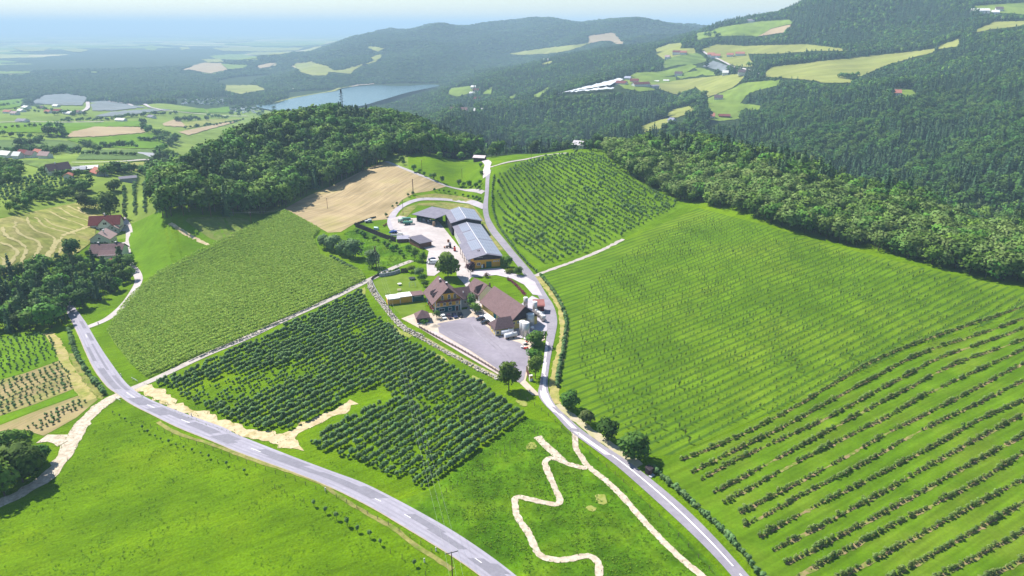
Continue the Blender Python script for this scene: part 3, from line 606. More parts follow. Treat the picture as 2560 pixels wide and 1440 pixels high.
# ------------------------------------------------------------------ haze: the air itself, one closed box round everything but the sky
HB, HT, HR = -150.0, 330.0, 47500.0
hv = [(sx*HR, sy*HR, z) for z in (HB, HT) for sy in (-1,1) for sx in (-1,1)]
mh = bpy.data.materials.new('haze_air'); mh.use_nodes = True; hn = mh.node_tree
hn.nodes.remove(hn.nodes['Principled BSDF'])
pv = hn.nodes.new('ShaderNodeVolumePrincipled'); pv.inputs['Color'].default_value = (.56,.80,1.0,1); pv.inputs['Density'].default_value = HAZE_D; pv.inputs['Anisotropy'].default_value = .0
hn.links.new(pv.outputs[0], hn.nodes['Material Output'].inputs['Volume'])
haze = mesh_obj('haze', hv, [(0,2,3,1),(4,5,7,6),(0,1,5,4),(2,6,7,3),(0,4,6,2),(1,3,7,5)], mh); tag(haze, kind='stuff')

# ------------------------------------------------------------------ trees
def leafmat(name, c, var=.34, tr=.20):
    return mat(name, c, scale=.35, detail=3, rough=.75, spec=.12, objvar=var, transl=tr)
m_bark = mat('bark', [(.075,.055,.04),(.12,.09,.065)], scale=1.2)
m_pinebark = mat('pine_bark', [(.17,.095,.06),(.12,.075,.05)], scale=1.2)
m_leaf = leafmat('broad_leaves', [(.050,.125,.015),(.085,.190,.022),(.140,.250,.034)])
m_leaf_pale = leafmat('chestnut_leaves', [(.085,.155,.030),(.130,.205,.045),(.185,.250,.075)], .18)
m_leaf_mid = leafmat('edge_leaves', [(.065,.135,.024),(.105,.190,.034),(.150,.240,.050)], .22)
m_leaf_dark = leafmat('dark_leaves', [(.034,.090,.016),(.055,.130,.020),(.085,.170,.026)], .34, .28)
m_leaf_grey = leafmat('willow_leaves', [(.080,.150,.055),(.120,.200,.075),(.170,.250,.11)], .12)
m_leaf_purple = leafmat('copper_leaves', [(.050,.022,.034),(.085,.040,.055)], .1)
m_leaf_lime = leafmat('lime_leaves', [(.110,.150,.014),(.165,.205,.022)], .12)
m_leaf_orch = leafmat('orchard_leaves', [(.100,.200,.065),(.155,.270,.095),(.215,.335,.130)], .22, .38)
m_leaf_berry = leafmat('berry_leaves', [(.150,.240,.055),(.210,.300,.080),(.270,.350,.110)], .25, .5)
m_leaf_sap = leafmat('sapling_leaves', [(.090,.170,.035),(.135,.220,.045)], .25)
m_corn = leafmat('corn_leaves', [(.26,.40,.055),(.33,.46,.075),(.40,.50,.11)], .18)
m_needle = leafmat('needles', [(.028,.072,.030),(.042,.098,.036),(.065,.130,.042)], .3, .05)
m_needle2 = leafmat('pine_needles', [(.050,.100,.034),(.075,.135,.042),(.115,.170,.055)], .25, .05)
m_flower = leafmat('flower_heads', [(.30,.05,.12),(.20,.06,.10)], .1)

def quads_to(verts, faces, pts, nrm, size, rng, bend=.25):
    """leaf sprays: small bent four-sided faces set over a crown"""
    n_ = len(pts); nrm = nrm/np.linalg.norm(nrm, axis=1)[:,None]
    a = np.cross(nrm, rng.normal(size=(n_,3))); a /= np.linalg.norm(a, axis=1)[:,None]; b = np.cross(nrm, a)
    s = (size*rng.uniform(.6,1.35,n_))[:,None]; k = rng.uniform(.55,1.0,n_)[:,None]
    base = len(verts)
    c1 = pts+a*s; c2 = pts+b*s*k+nrm*s*bend*rng.uniform(-1,1,n_)[:,None]; c3 = pts-a*s*rng.uniform(.7,1.1,n_)[:,None]; c4 = pts-b*s*k+nrm*s*bend*rng.uniform(-1,1,n_)[:,None]
    V_ = np.stack([c1,c2,c3,c4],1).reshape(-1,3)
    verts.extend(V_.tolist()); faces.extend([(base+4*i,base+4*i+1,base+4*i+2,base+4*i+3) for i in range(n_)])
def trunk_geo(verts, faces, h, r0, r1, lean=(0,0), sides=6, z0=-1.0, limbs=()):
    def tube(p0, p1, a0, a1, s):
        p0 = np.array(p0, float); p1 = np.array(p1, float); d = p1-p0; d /= np.linalg.norm(d)
        q = np.cross(d, (0.3,.9,.1)); q /= np.linalg.norm(q); w = np.cross(d, q); b = len(verts)
        for p, a in ((p0,a0),(p1,a1)):
            for k in range(s):
                t = 2*math.pi*k/s; verts.append((p+q*a*math.cos(t)+w*a*math.sin(t)).tolist())
        for k in range(s): faces.append((b+k, b+(k+1)%s, b+s+(k+1)%s, b+s+k))
    tube((0,0,z0), (lean[0],lean[1],h), r0, r1, sides)
    for (za, dx, dy, zb, r_) in limbs: tube((lean[0]*za/h, lean[1]*za/h, za), (dx,dy,zb), r_, r_*.35, 4)
def crown_broad(seed, h, w, nq, size, z0=.25, lobes=9, core=.5):
    rng = np.random.default_rng(seed); V_, F_ = [], []
    cz = h*(z0+1)/2; rz = h*(1-z0)/2; rx = w/2
    L_ = [(0,0,cz,rx*.72,rz*.8)]
    for k in range(lobes):
        a = rng.uniform(0,6.28); t = rng.uniform(-.75,.85); rr = math.sqrt(max(.05,1-t*t))*rng.uniform(.45,.75)
        s = rng.uniform(.30,.50); L_.append((rx*rr*math.cos(a), rx*rr*math.sin(a), cz+rz*t*.72, rx*s*1.15, rz*s*.9))
    per = np.array([l[3]*l[4] for l in L_]); per = (per/per.sum()*nq).astype(int)
    for (x,y,z,r,q), n_ in zip(L_, per):
        d = rng.normal(size=(n_,3)); d[:,2] = np.abs(d[:,2])*np.where(rng.random(n_)<.78,1,-1); d /= np.linalg.norm(d,axis=1)[:,None]
        rad = rng.uniform(.80,1.08,n_)[:,None]
        p = np.array([x,y,z])+d*rad*np.array([r,r,q])
        quads_to(V_, F_, p, d+rng.normal(0,.5,(n_,3))+np.array([0,0,.45]), size, rng)
    if core:
        b = len(V_)
        for (x,y,z,r,q) in L_[:5]:
            b = len(V_); V_ += [(x+r*core*dx, y+r*core*dy, z+q*core*dz) for dx,dy,dz in ((1,0,0),(0,1,0),(-1,0,0),(0,-1,0),(0,0,1),(0,0,-1))]
            F_ += [(b,b+1,b+4),(b+1,b+2,b+4),(b+2,b+3,b+4),(b+3,b,b+4),(b+1,b,b+5),(b+2,b+1,b+5),(b+3,b+2,b+5),(b,b+3,b+5)]
    return V_, F_
def crown_conifer(seed, h, w, nq, size, z0=.08, pw=.85, tiers=11):
    rng = np.random.default_rng(seed); V_, F_ = [], []
    zz = rng.beta(1.0,1.5,nq); tier = np.round(zz*tiers)/tiers + rng.normal(0,.018,nq); tier = np.clip(tier,0,1)
    rad = w/2*(1-tier)**pw*rng.uniform(.45,1.12,nq); a = rng.uniform(0,6.28,nq) + rng.normal(0,.2,nq)
    p = np.stack([rad*np.cos(a), rad*np.sin(a), h*(z0+(1-z0)*tier)-rad*.16],1)
    nrm = np.stack([np.cos(a)*.55, np.sin(a)*.55, np.full(nq,.8)],1)+rng.normal(0,.3,(nq,3))
    quads_to(V_, F_, p, nrm, size, rng, .15)
    b = len(V_); k = 6
    V_ += [(w*.24*math.cos(t*6.283/k), w*.24*math.sin(t*6.283/k), h*z0) for t in range(k)]+[(0,0,h)]
    F_ += [(b+t, b+(t+1)%k, b+k) for t in range(k)]
    return V_, F_
def crown_pine(seed, h, w, nq, size):
    rng = np.random.default_rng(seed); V_, F_ = [], []
    for k in range(10):
        t = rng.uniform(.42,1.0); a = rng.uniform(0,6.28); rr = w/2*(1.15-t)*rng.uniform(.3,1.0); n_ = nq//10
        d = rng.normal(size=(n_,3)); d[:,2] = np.abs(d[:,2])-.2; d /= np.linalg.norm(d,axis=1)[:,None]
        s = w*rng.uniform(.16,.26)
        p = np.array([rr*math.cos(a), rr*math.sin(a), h*t-s*.5])+d*np.array([s,s,s*.55])
        quads_to(V_, F_, p, d+rng.normal(0,.5,(n_,3)), size, rng)
    return V_, F_
def leaf_normals(me, nf, h, z0, mix=.62, cone=False):
    """leaves shade as the crown they belong to: their normals lean outward from its middle"""
    nv = len(me.vertices); co = np.empty(nv*3, np.float32); me.vertices.foreach_get('co', co); co = co.reshape(-1,3).astype(float)
    fn = np.zeros((nv,3)); used = np.zeros(nv, bool)
    for p in me.polygons[:nf]:
        for k in p.vertices: fn[k] = p.normal; used[k] = True
    L_ = co[used]; c = L_.mean(0); r = np.maximum(L_.std(0)*1.7, .05)
    o = (co-c)/r**1.0
    if cone: o = co*[1,1,0]; o /= np.linalg.norm(o, axis=1)[:,None]+1e-6; o = o*.8+np.array([0,0,.6])
    else: o = o/(np.linalg.norm(o, axis=1)[:,None]+1e-6)+np.array([0,0,.22])
    o /= np.linalg.norm(o, axis=1)[:,None]+1e-9
    n_ = o*mix+fn*(1-mix); n_ /= np.linalg.norm(n_, axis=1)[:,None]+1e-9; n_[~used] = 0
    me.polygons.foreach_set('use_smooth', [True]*len(me.polygons)); me.normals_split_custom_set_from_vertices(n_.tolist())
def tree_mesh(name, crown, leaf, bark, h, r0, top=.75, lean=(0,0), limbs=()):
    V_, F_ = crown; nf = len(F_); V_ = list(V_); F_ = list(F_); trunk_geo(V_, F_, h*top, r0, r0*.35, lean, limbs=limbs)
    me = bpy.data.meshes.new(name); me.from_pydata(V_, [], F_); me.materials.append(leaf); me.materials.append(bark)
    me.polygons.foreach_set('material_index', [0]*nf+[1]*(len(F_)-nf)); leaf_normals(me, nf, h, 0, cone='conifer' in name); return me
# forest kinds (metres at scale 1)
FM = {}
FM['broadleaf_tree'] = [tree_mesh('broadleaf_tree', crown_broad(100+k, 16, 10.5+k*.5, 330, .95, .18, 10), l, m_bark, 16, .28) for k, l in enumerate((m_leaf, m_leaf, m_leaf_dark, m_leaf))]
FM['conifer_tree'] = [tree_mesh('conifer_tree', crown_conifer(120+k, 20, 6.4+k*.5, 260, .85), m_needle, m_bark, 20, .26, .9) for k in range(2)] + \
                     [tree_mesh('conifer_tree', crown_pine(130+k, 18, 7.5, 250, .8), m_needle2, m_pinebark, 18, .24, .95) for k in range(2)]
FM['chestnut_tree'] = [tree_mesh('chestnut_tree', crown_broad(140+k, 11, 9.5+k*.6, 340, .72, .10, 12), (m_leaf_pale, m_leaf_mid, m_leaf, m_leaf_pale)[k], m_bark, 11, .22) for k in range(4)]
FAR_B = [tree_mesh('far_broadleaf', crown_broad(160+k, 15, 12, 90, 1.7, .08, 7), m_leaf_dark if k else m_leaf, m_bark, 15, .3) for k in range(2)]
FAR_C = [tree_mesh('far_conifer', crown_conifer(170+k, 19, 7.5, 70, 1.5), m_needle, m_bark, 19, .3, .8) for k in range(2)]
FAR_CL = [tree_mesh('far_clump', crown_broad(180+k, 15, 30, 150, 3.2, .05, 16), m_leaf_dark if k else m_needle, m_bark, 15, .3) for k in range(2)]

def gn_scatter(name, pts, rot, scl, var, meshes, label=None, group=None, cat=None):
    """many plants as one object: a point for each, an upright plant set on every point"""
    me = bpy.data.meshes.new(name); me.vertices.add(len(pts)); me.vertices.foreach_set('co', np.asarray(pts, np.float32).ravel())
    for an, ty, val in (('rotz','FLOAT',rot),('scl','FLOAT',scl),('var','INT',var)):
        at = me.attributes.new(an, ty, 'POINT'); at.data.foreach_set('value', np.asarray(val, np.float32 if ty == 'FLOAT' else np.int32))
    o = link(bpy.data.objects.new(name, me)); tag(o, label, cat, group, 'stuff')
    ng = bpy.data.node_groups.new(name, 'GeometryNodeTree')
    ng.interface.new_socket('Geometry', in_out='INPUT', socket_type='NodeSocketGeometry'); ng.interface.new_socket('Geometry', in_out='OUTPUT', socket_type='NodeSocketGeometry')
    N = ng.nodes; L = ng.links; gi_ = N.new('NodeGroupInput'); go_ = N.new('NodeGroupOutput'); jn = N.new('GeometryNodeJoinGeometry')
    def attr(nm, ty):
        q = N.new('GeometryNodeInputNamedAttribute'); q.data_type = ty; q.inputs['Name'].default_value = nm; return q.outputs[0]
    rz = N.new('ShaderNodeCombineXYZ'); L.new(attr('rotz','FLOAT'), rz.inputs[2]); sc = attr('scl','FLOAT'); va = attr('var','INT')
    for k, me_ in enumerate(meshes):
        src = bpy.data.objects.new(name+'_source', me_)
        oi = N.new('GeometryNodeObjectInfo'); oi.inputs['Object'].default_value = src; oi.transform_space = 'ORIGINAL'
        cm = N.new('FunctionNodeCompare'); cm.data_type = 'INT'; cm.operation = 'EQUAL'; L.new(va, cm.inputs[2]); cm.inputs[3].default_value = k
        ip = N.new('GeometryNodeInstanceOnPoints'); L.new(gi_.outputs[0], ip.inputs['Points']); L.new(cm.outputs[0], ip.inputs['Selection']); L.new(oi.outputs['Geometry'], ip.inputs['Instance'])
        L.new(rz.outputs[0], ip.inputs['Rotation']); L.new(sc, ip.inputs['Scale']); L.new(ip.outputs[0], jn.inputs[0])
    L.new(jn.outputs[0], go_.inputs[0])
    md = o.modifiers.new('plants', 'NODES'); md.node_group = ng
    return o
def jgrid(x0, x1, y0, y1, s, seed=0):
    r_ = np.random.default_rng(seed); xs = np.arange(x0, x1, s); ys = np.arange(y0, y1, s); a, b = np.meshgrid(xs, ys)
    p = np.stack([a.ravel(), b.ravel()],1); return p + r_.uniform(-.42*s, .42*s, p.shape)
def in_view(p, pad=120):
    z = hz(p[:,0], p[:,1]); u, v = project(p[:,0], p[:,1], z); return u, v, z, (p[:,1] > 20) & (u > -pad) & (u < 2560+pad) & (v < 1440+pad)
def place(name, label, cat, group, me, loc, rz, sc):
    o = link(bpy.data.objects.new(name, me)); o.location = loc; o.rotation_euler = (0,0,rz)
    o.scale = (sc,sc,sc) if np.isscalar(sc) else sc
    return tag(o, label, cat, group)

# --- the named woods: (label bits, pixel outline of their floor, distance range, spacing, mix)
WOODS = [
 ('hill', [(395,545),(480,543),(560,548),(640,541),(712,522),(770,492),(830,467),(900,434),(965,408),(988,386),(1100,394),(1192,396),(1215,360),(1150,300),(1050,250),(840,235),(640,280),(500,330),(420,370),(385,430)], 470, 900, 6.6),
 ('ridge', [(1508,386),(1600,457),(1700,502),(1800,522),(1900,550),(2000,582),(2150,622),(2300,657),(2450,692),(2560,718),(2760,770),(2760,560),(2560,520),(2400,480),(2200,430),(2000,395),(1850,345),(1700,305),(1640,325),(1560,352),(1520,372)], 300, 690, 5.5),
 ('lane', [(-140,850),(0,838),(60,832),(120,826),(165,812),(180,790),(210,772),(285,738),(332,702),(338,672),(300,662),(265,680),(230,672),(170,660),(100,675),(40,690),(-140,715)], 270, 450, 5.2),
 ('hedge', [(25,545),(90,515),(180,498),(195,480),(150,485),(100,470),(60,500),(20,530)], 400, 700, 5.5),
 ('west', [(-140,480),(0,470),(50,462),(62,432),(30,418),(-140,415)], 500, 900, 7),
]
BIG = {'broadleaf_tree': [], 'conifer_tree': [], 'chestnut_tree': []}
def add_wood(key, poly, d0, d1, sp):
    p = jgrid(-900, 900, 120, 950, sp, hash(key) % 99 if False else len(key)*7); D = np.hypot(p[:,0], p[:,1]); p = p[(D > d0) & (D < d1)]
    u, v, z, ok = in_view(p, 200); ok &= inside(poly, np.stack([u,v],1)); p, u, v, z = p[ok], u[ok], v[ok], z[ok]; D = np.hypot(p[:,0], p[:,1])
    r_ = np.random.default_rng(len(key)); n_ = len(p)
    mixn = snoise(p[:,0], p[:,1], 31, 70)*.5+.5
    for k in range(n_):
        if key == 'hill':
            left = u[k] < 720; kind = 'conifer_tree' if mixn[k]+r_.normal(0,.25) > (.55 if left else .72) else 'broadleaf_tree'
        elif key == 'ridge':
            # pale edge wood in front, darker taller trees behind
            e = np.interp(u[k], [1500,1700,2000,2300,2560,2800], [386,502,582,657,718,780]); back = np.interp(u[k], [1500,1640,2000,2400,2800], [365,352,418,505,600])
            t = (e-v[k])/max(10, e-back); kind = 'chestnut_tree' if t < .70+r_.normal(0,.08) else ('broadleaf_tree' if r_.random() < .6 else 'conifer_tree')
        elif key == 'lane': kind = 'broadleaf_tree' if r_.random() < .68 else 'conifer_tree'
        else: kind = 'broadleaf_tree'
        if key == 'ridge' and p[k,1] < 0: continue
        sc = r_.uniform(.72,1.18)*(1.0 if kind != 'broadleaf_tree' or key in ('hill','ridge') else {'hedge':.42,'west':.6}.get(key,.66))*(.72 if key == 'lane' and kind == 'conifer_tree' else 1)
        if key == 'hill': sc *= 1.18 if kind == 'broadleaf_tree' else 1.0
        if key == 'ridge': sc *= 1.14 if kind == 'chestnut_tree' else 1.0
        BIG[kind].append((D[k], p[k,0], p[k,1], z[k], r_.uniform(0,6.28), sc, int(r_.integers(0,len(FM[kind]))) if key != 'hill' or kind != 'conifer_tree' or r_.random() < .35 else int(r_.integers(2,4)), key))
for w_ in WOODS: add_wood(*w_)
WLAB = {'hill': 'in the dense wood on the hill behind the stubble field', 'ridge': 'in the wooded ridge beyond the sapling meadow', 'lane': 'in the small wood beside the white lane', 'hedge': 'in the hedge behind the mown hay field', 'west': 'in the copse at the edge of the valley'}
for kind, L_ in BIG.items():
    L_.sort()
    word = {'broadleaf_tree':'green broadleaf tree', 'conifer_tree':'dark conifer', 'chestnut_tree':'pale green bushy broadleaf tree'}[kind]
    for t in L_[:300]:
        place(kind, word+' '+WLAB[t[7]], 'tree', word+'s '+WLAB[t[7]], FM[kind][t[6]], (t[1],t[2],t[3]-.3), t[4], t[5])
    if len(L_) > 300:
        a = np.array([x[:7] for x in L_[300:]]); gn_scatter({'broadleaf_tree':'broadleaf_woods','conifer_tree':'conifer_woods','chestnut_tree':'chestnut_woods'}[kind], a[:,1:4]-[0,0,.3], a[:,4], a[:,5], a[:,6], FM[kind])

# --- the wooded hills across the valley and round the lake
FPOL = [np.array(f[2], float) for f in FAR]
CLEAR = [np.array(p, float) for p in ([(640,268),(690,257),(735,243),(840,223),(900,212),(1010,208),(1100,208),(1104,215),(1010,245),(960,262),(820,285),(700,285)],
  [(1378,245),(1492,214),(1547,198),(1600,190),(1690,200),(1690,212),(1620,222),(1536,230),(1450,236),(1385,247)], [(1770,150),(1770,125),(1880,125),(1880,152)], [(1690,125),(1730,125),(1730,138),(1690,138)],
  [(1768,326),(1768,275),(1855,275),(1855,318)], [(2230,238),(2232,221),(2285,224),(2290,242)], [(1455,372),(1455,352),(1490,352),(1490,374)], [(1670,310),(1670,288),(1712,290),(1712,316)],
  [(440,268),(440,246),(570,243),(575,262)], [(560,292),(560,270),(650,268),(665,286),(620,300)], [(1150,280),(1150,268),(1190,268),(1190,282)])]
def clear_of(p, z, th):
    keep = np.ones(len(p), bool)
    for q in (0.0, .55, 1.0):
        u, v = project(p[:,0], p[:,1], z+th*q)
        for f in FPOL+CLEAR: keep &= ~inside(f, np.stack([u,v],1))
    return keep
D_ = lambda p: np.hypot(p[:,0], p[:,1])
parts = {'near': [], 'mid': [], 'far': []}
def hills(d0, d1, sp, th, bucket, seed, cond):
    ext = d1*.95
    p = jgrid(-ext*.9, ext*.9, d0*.7, d1, sp, seed); D = np.hypot(p[:,0], p[:,1]); p = p[(D >= d0) & (D < d1)]
    u, v, z, ok = in_view(p, 160); ok &= cond(u, v, p, z); p, z = p[ok], z[ok]
    ok = clear_of(p, z, th); p, z = p[ok], z[ok]; parts[bucket].append(np.column_stack([p, z]))
right = lambda u, v, p, z: (u > 930)
hills(700, 1400, 8.6, 13, 'near', 1, lambda u,v,p,z: (u > 1040) & ~inside([(1508,386),(1640,335),(1500,370),(1200,375),(1200,410)], np.stack([u,v],1)))
hills(1400, 2150, 9.5, 13, 'mid', 2, right)
hills(2150, 3000, 11, 13, 'mid', 3, lambda u,v,p,z: right(u,v,p,z) | ((v < 262) & (u < 720) & (u > -200) & (D_(p) > 2350)))
hills(3000, 4300, 15, 12, 'far', 4, lambda u,v,p,z: z > -125)
hills(4300, 6600, 24, 10, 'far', 5, lambda u,v,p,z: (z > -100) | (D_(p) < 5000))
NB = [tree_mesh('slope_tree', crown_broad(190+k, 16, 11.5+k, 300, 1.05, .15, 10), m_leaf_dark, m_bark, 16, .28) for k in range(2)]
for nm, key in (('hillside_forest','near'),('distant_forest','mid'),('horizon_forest','far')):
    a = np.concatenate(parts[key]); r_ = np.random.default_rng(5); n_ = len(a)
    mx_ = snoise(a[:,0], a[:,1], 41, 160)*.5+.5+r_.normal(0,.22,n_)
    if key == 'near': ms = [NB[0], NB[1], FM['conifer_tree'][0], FM['conifer_tree'][1]]; va = np.where(mx_ > .58, 2, 0)+r_.integers(0,2,n_); sc = r_.uniform(.8,1.45,n_)
    elif key == 'mid': ms = FAR_B+FAR_C; va = np.where(mx_ > .48, 2, 0)+r_.integers(0,2,n_); sc = r_.uniform(.75,1.2,n_)
    else: ms = FAR_CL; va = r_.integers(0,2,n_); D = np.hypot(a[:,0], a[:,1]); sc = np.interp(D,[3000,6600],[.62,1.0])*r_.uniform(.75,1.25,n_)
    print(nm, n_)
    gn_scatter(nm, a-[0,0,.5], r_.uniform(0,6.28,n_), sc, va, ms)

# ------------------------------------------------------------------ rows of plants
def rows(poly, ang, gap, step, jit=.2, seed=1, skip=None, pix=True):
    wp = G(*densify(poly, 14).T) if pix else np.array(poly); r_ = np.random.default_rng(seed)
    a = R(ang); d = np.array([math.cos(a), math.sin(a)]); n_ = np.array([-d[1], d[0]])
    s, t = wp@d, wp@n_; out = []
    for k, tt in enumerate(np.arange(t.min()+gap/2, t.max(), gap)):
        if skip and skip(k): continue
        ss = np.arange(s.min(), s.max(), step)+r_.uniform(0, step); q = ss[:,None]*d+tt*n_ + r_.normal(0, jit, (len(ss),2)); out.append(q)
    p = np.concatenate(out); return p[inside(wp, p)]
def small_tree(name, seed, h, w, nq, size, leaf, z0=.25, stake=False, lobes=6, core=.5):
    V_, F_ = crown_broad(seed, h, w, nq, size, z0, lobes, core); return tree_mesh(name, (V_, F_), leaf, m_bark, h, .06+h*.012, .7)
def planting(kind, label, group, stuff, meshes, p, scl, cap=300, order=None, tilt=0, cat='tree', slab=None):
    """the nearest 300 as things of their own, the rest as one object"""
    z = hz(p[:,0], p[:,1]); u, v = project(p[:,0], p[:,1], z); D = np.hypot(p[:,0], p[:,1])
    key = D + np.where((u < 0) | (u > 2560) | (v > 1440), 1e5, 0); o = np.argsort(key, kind='stable'); r_ = np.random.default_rng(len(p))
    rot = r_.uniform(0,6.28,len(p)); va = r_.integers(0, len(meshes), len(p))
    for k in o[:cap]: place(kind, label, cat, group, meshes[va[k]], (p[k,0], p[k,1], z[k]), rot[k], scl[k])
    k = o[cap:]
    k = k[(u[k] > -150) & (u[k] < 2710) & (v[k] < 1560)]
    if len(k): gn_scatter(stuff, np.column_stack([p[k], z[k]]), rot[k], scl[k], va[k], meshes)
    print(kind, len(p), len(k))
# fruit trees of the big orchard, with its two clearings
FT = [small_tree('fruit_tree', 300+k, 2.8, 1.75, 100, .32, m_leaf_orch, .12, lobes=7, core=.3) for k in range(4)]
p = rows(F_ORCH, 52, 3.25, 1.32, .10, 2)
z = hz(p[:,0], p[:,1]); u, v = project(p[:,0], p[:,1], z); uv = np.stack([u,v],1)
keep = ~inside([(735,1112),(700,1085),(820,1030),(880,985),(960,965),(985,1000),(905,1030),(830,1072),(770,1110),(755,1130)], uv)
keep &= ~inside([(385,965),(440,985),(520,1025),(600,1060),(690,1085),(690,1140),(380,1040)], uv)
dens = snoise(p[:,0], p[:,1], 51, 26)*.5+snoise(p[:,0], p[:,1], 52, 9)*.3
weak = inside([(420,980),(560,950),(760,905),(800,930),(650,990),(600,1030),(520,1010)], uv)
r_ = np.random.default_rng(3)
keep &= r_.random(len(p)) > np.where(weak, .38, .08)+np.where(dens < -.55, .30, 0)
sc = np.clip(.92+dens*.20+r_.normal(0,.12,len(p)), .5, 1.35)*np.where(weak, .72, 1)
planting('fruit_tree', 'bushy dark green fruit tree in the dense orchard rows above the road', 'fruit trees in the orchard above the road', 'orchard', FT, p[keep], sc[keep])
# the younger orchard on the knoll
YT = [small_tree('young_fruit_tree', 320+k, 2.6, 1.6, 60, .36, m_leaf_orch, .15, lobes=5) for k in range(3)]
p = rows(F_UP, -68.3, 4.6, 2.1, .25, 4); r_ = np.random.default_rng(8)
z = hz(p[:,0], p[:,1]); u, v = project(p[:,0], p[:,1], z); uv = np.stack([u,v],1)
keep = (r_.random(len(p)) > .13) & inside([(1246,440),(1300,410),(1390,388),(1480,382),(1508,392),(1598,459),(1700,514),(1550,592),(1440,640),(1368,662),(1342,655),(1270,590),(1240,520)], uv)
sc = np.clip(r_.normal(.82,.17,len(p)) + .75*(r_.random(len(p)) < .035), .35, 1.9)
planting('young_fruit_tree', 'small dark fruit tree in the spaced rows on the grassy knoll', 'young fruit trees on the knoll', 'young_orchard', YT, p[keep], sc[keep])
# staked saplings on the wide slope
def sapling_mesh(seed, h, w, n_, dead=False):
    rng = np.random.default_rng(seed); V_, F_ = [], []
    d = rng.normal(size=(n_,3)); q = np.array([0,0,h*.55])+d*np.array([w*.28,w*.28,h*.22]); q[:,2] = np.clip(q[:,2], .25, h)
    quads_to(V_, F_, q, d, .24, rng); nf = len(F_); trunk_geo(V_, F_, h, .055, .04, sides=4, z0=-.3)
    me = bpy.data.meshes.new('sapling'); me.from_pydata(V_, [], F_); me.materials.append(m_leaf_sap); me.materials.append(mat('stake_wood', [(.10,.06,.04),(.15,.085,.055)], scale=3)); me.polygons.foreach_set('material_index', [0]*nf+[1]*(len(F_)-nf)); leaf_normals(me, nf, h, 0); return me
SP = [sapling_mesh(340+k, 2.2+.25*k, 1.0, (10,16,22,30)[k]) for k in range(4)]
F_SAP = [(1452,780),(1470,720),(1560,640),(1700,560),(1760,538),(1900,573),(2100,632),(2300,682),(2520,742),(2700,765),(2560,790),(2300,868),(2000,1003),(1690,1122),(1600,1105),(1510,1020),(1450,935),(1445,860)]
p = rows(F_SAP, 33.5, 3.8, 2.25, .16, 6); r_ = np.random.default_rng(9); keep = r_.random(len(p)) > .12
sc = np.clip(r_.normal(.72,.14,len(p)) + snoise(p[:,0],p[:,1],61,30)*.12, .4, 1.15)
_wp = G(*densify(F_SAP,14).T); row_strips(m_orchgrass, 33.5, 3.8, float((_wp@np.array([-math.sin(R(33.5)),math.cos(R(33.5))])).min()), (.040,.092,.012), .15, .06, 1.05)
planting('sapling', 'thin staked sapling in the wide spaced rows on the right slope', 'staked saplings on the right slope', 'sapling_rows', SP, p[keep], sc[keep])
# fruit bushes in long curved rows
FB = [small_tree('fruit_bush', 360+k, 1.5, 1.15, 44, .23, m_leaf_berry, .05, lobes=6, core=0) for k in range(4)]
BR = [[(1700,1150),(1735,1138),(1860,1084),(2010,1004),(2154,918),(2220,886),(2288,859),(2432,809),(2560,765),(2680,722)],
 [(1728,1182),(1790,1150),(1860,1115),(1999,1045),(2165,954),(2315,879),(2560,795),(2680,750)],
 [(1752,1200),(1860,1140),(2054,1051),(2138,1007),(2277,932),(2360,890),(2560,820),(2680,778)],
 [(1782,1232),(1870,1186),(1965,1134),(2249,982),(2382,912),(2560,848),(2680,800)],
 [(1808,1258),(1900,1206),(2021,1140),(2227,1037),(2318,984),(2560,873),(2680,826)],
 [(1848,1282),(1860,1276),(1979,1215),(2204,1090),(2304,1040),(2560,907),(2680,852)],
 [(1862,1312),(1874,1308),(2038,1220),(2179,1147),(2310,1072),(2560,950),(2680,892)],
 [(1899,1343),(2032,1268),(2179,1195),(2332,1115),(2451,1048),(2560,1000),(2680,944)],
 [(1932,1376),(2110,1282),(2277,1190),(2485,1073),(2560,1034),(2680,972)],
 [(1963,1409),(2138,1318),(2332,1212),(2527,1104),(2680,1020)],
 [(1985,1444),(2193,1332),(2416,1218),(2554,1134),(2680,1064)],
 [(2080,1452),(2104,1440),(2332,1318),(2560,1196),(2680,1132)],
 [(2150,1486),(2232,1440),(2420,1335),(2560,1254),(2680,1186)],
 [(2280,1480),(2349,1440),(2560,1326),(2680,1262)],
 [(2400,1480),(2471,1440),(2560,1396),(2680,1338)]]
m_soil = mat('bare_row_soil', [(.26,.185,.10),(.20,.19,.06),(.11,.17,.018)], scale=.5, layers=[(1.5,.8,1.1,None)], contrast=(.38,.6))
bp = []; bs = []; r_ = np.random.default_rng(12)
for k, rw in enumerate(BR):
    w = wline(rw, step=1.0); n_ = len(w)
    wid = np.clip(.26+r_.normal(0,.16,n_)+snoise(w[:,0],w[:,1],95+k,11)*.3+(.22 if k > 7 else 0), .05, 1.1)
    ribbon('soil_row', offset_line(w, wid*.5), offset_line(w, -wid-.35), m_soil, .13)
    w2 = wline(rw, step=.95)+r_.normal(0,.14,(0,2)) if False else resample(w, int(n_*1.45)); g = snoise(w2[:,0]*1.0, w2[:,1], 71+k, 13)
    ok = (r_.random(len(w2)) > .05) & (g > (-1.15 if k in (0,1,2,8,9,10,11,12,13,14) else -.75)); 
    bp.append(w2[ok]+r_.normal(0,.16,(ok.sum(),2))); bs.append(np.clip(r_.normal(.80,.2,ok.sum())+g[ok]*.2, .35, 1.35))
planting('fruit_bush', 'green fruit bush in the long curved rows on bare soil', 'fruit bushes in the curved rows', 'fruit_bush_rows', FB, np.concatenate(bp), np.concatenate(bs), cat='bush')
for pl in ([(1700,1150),(1640,1165),(1650,1215),(1720,1190)],):
    pass
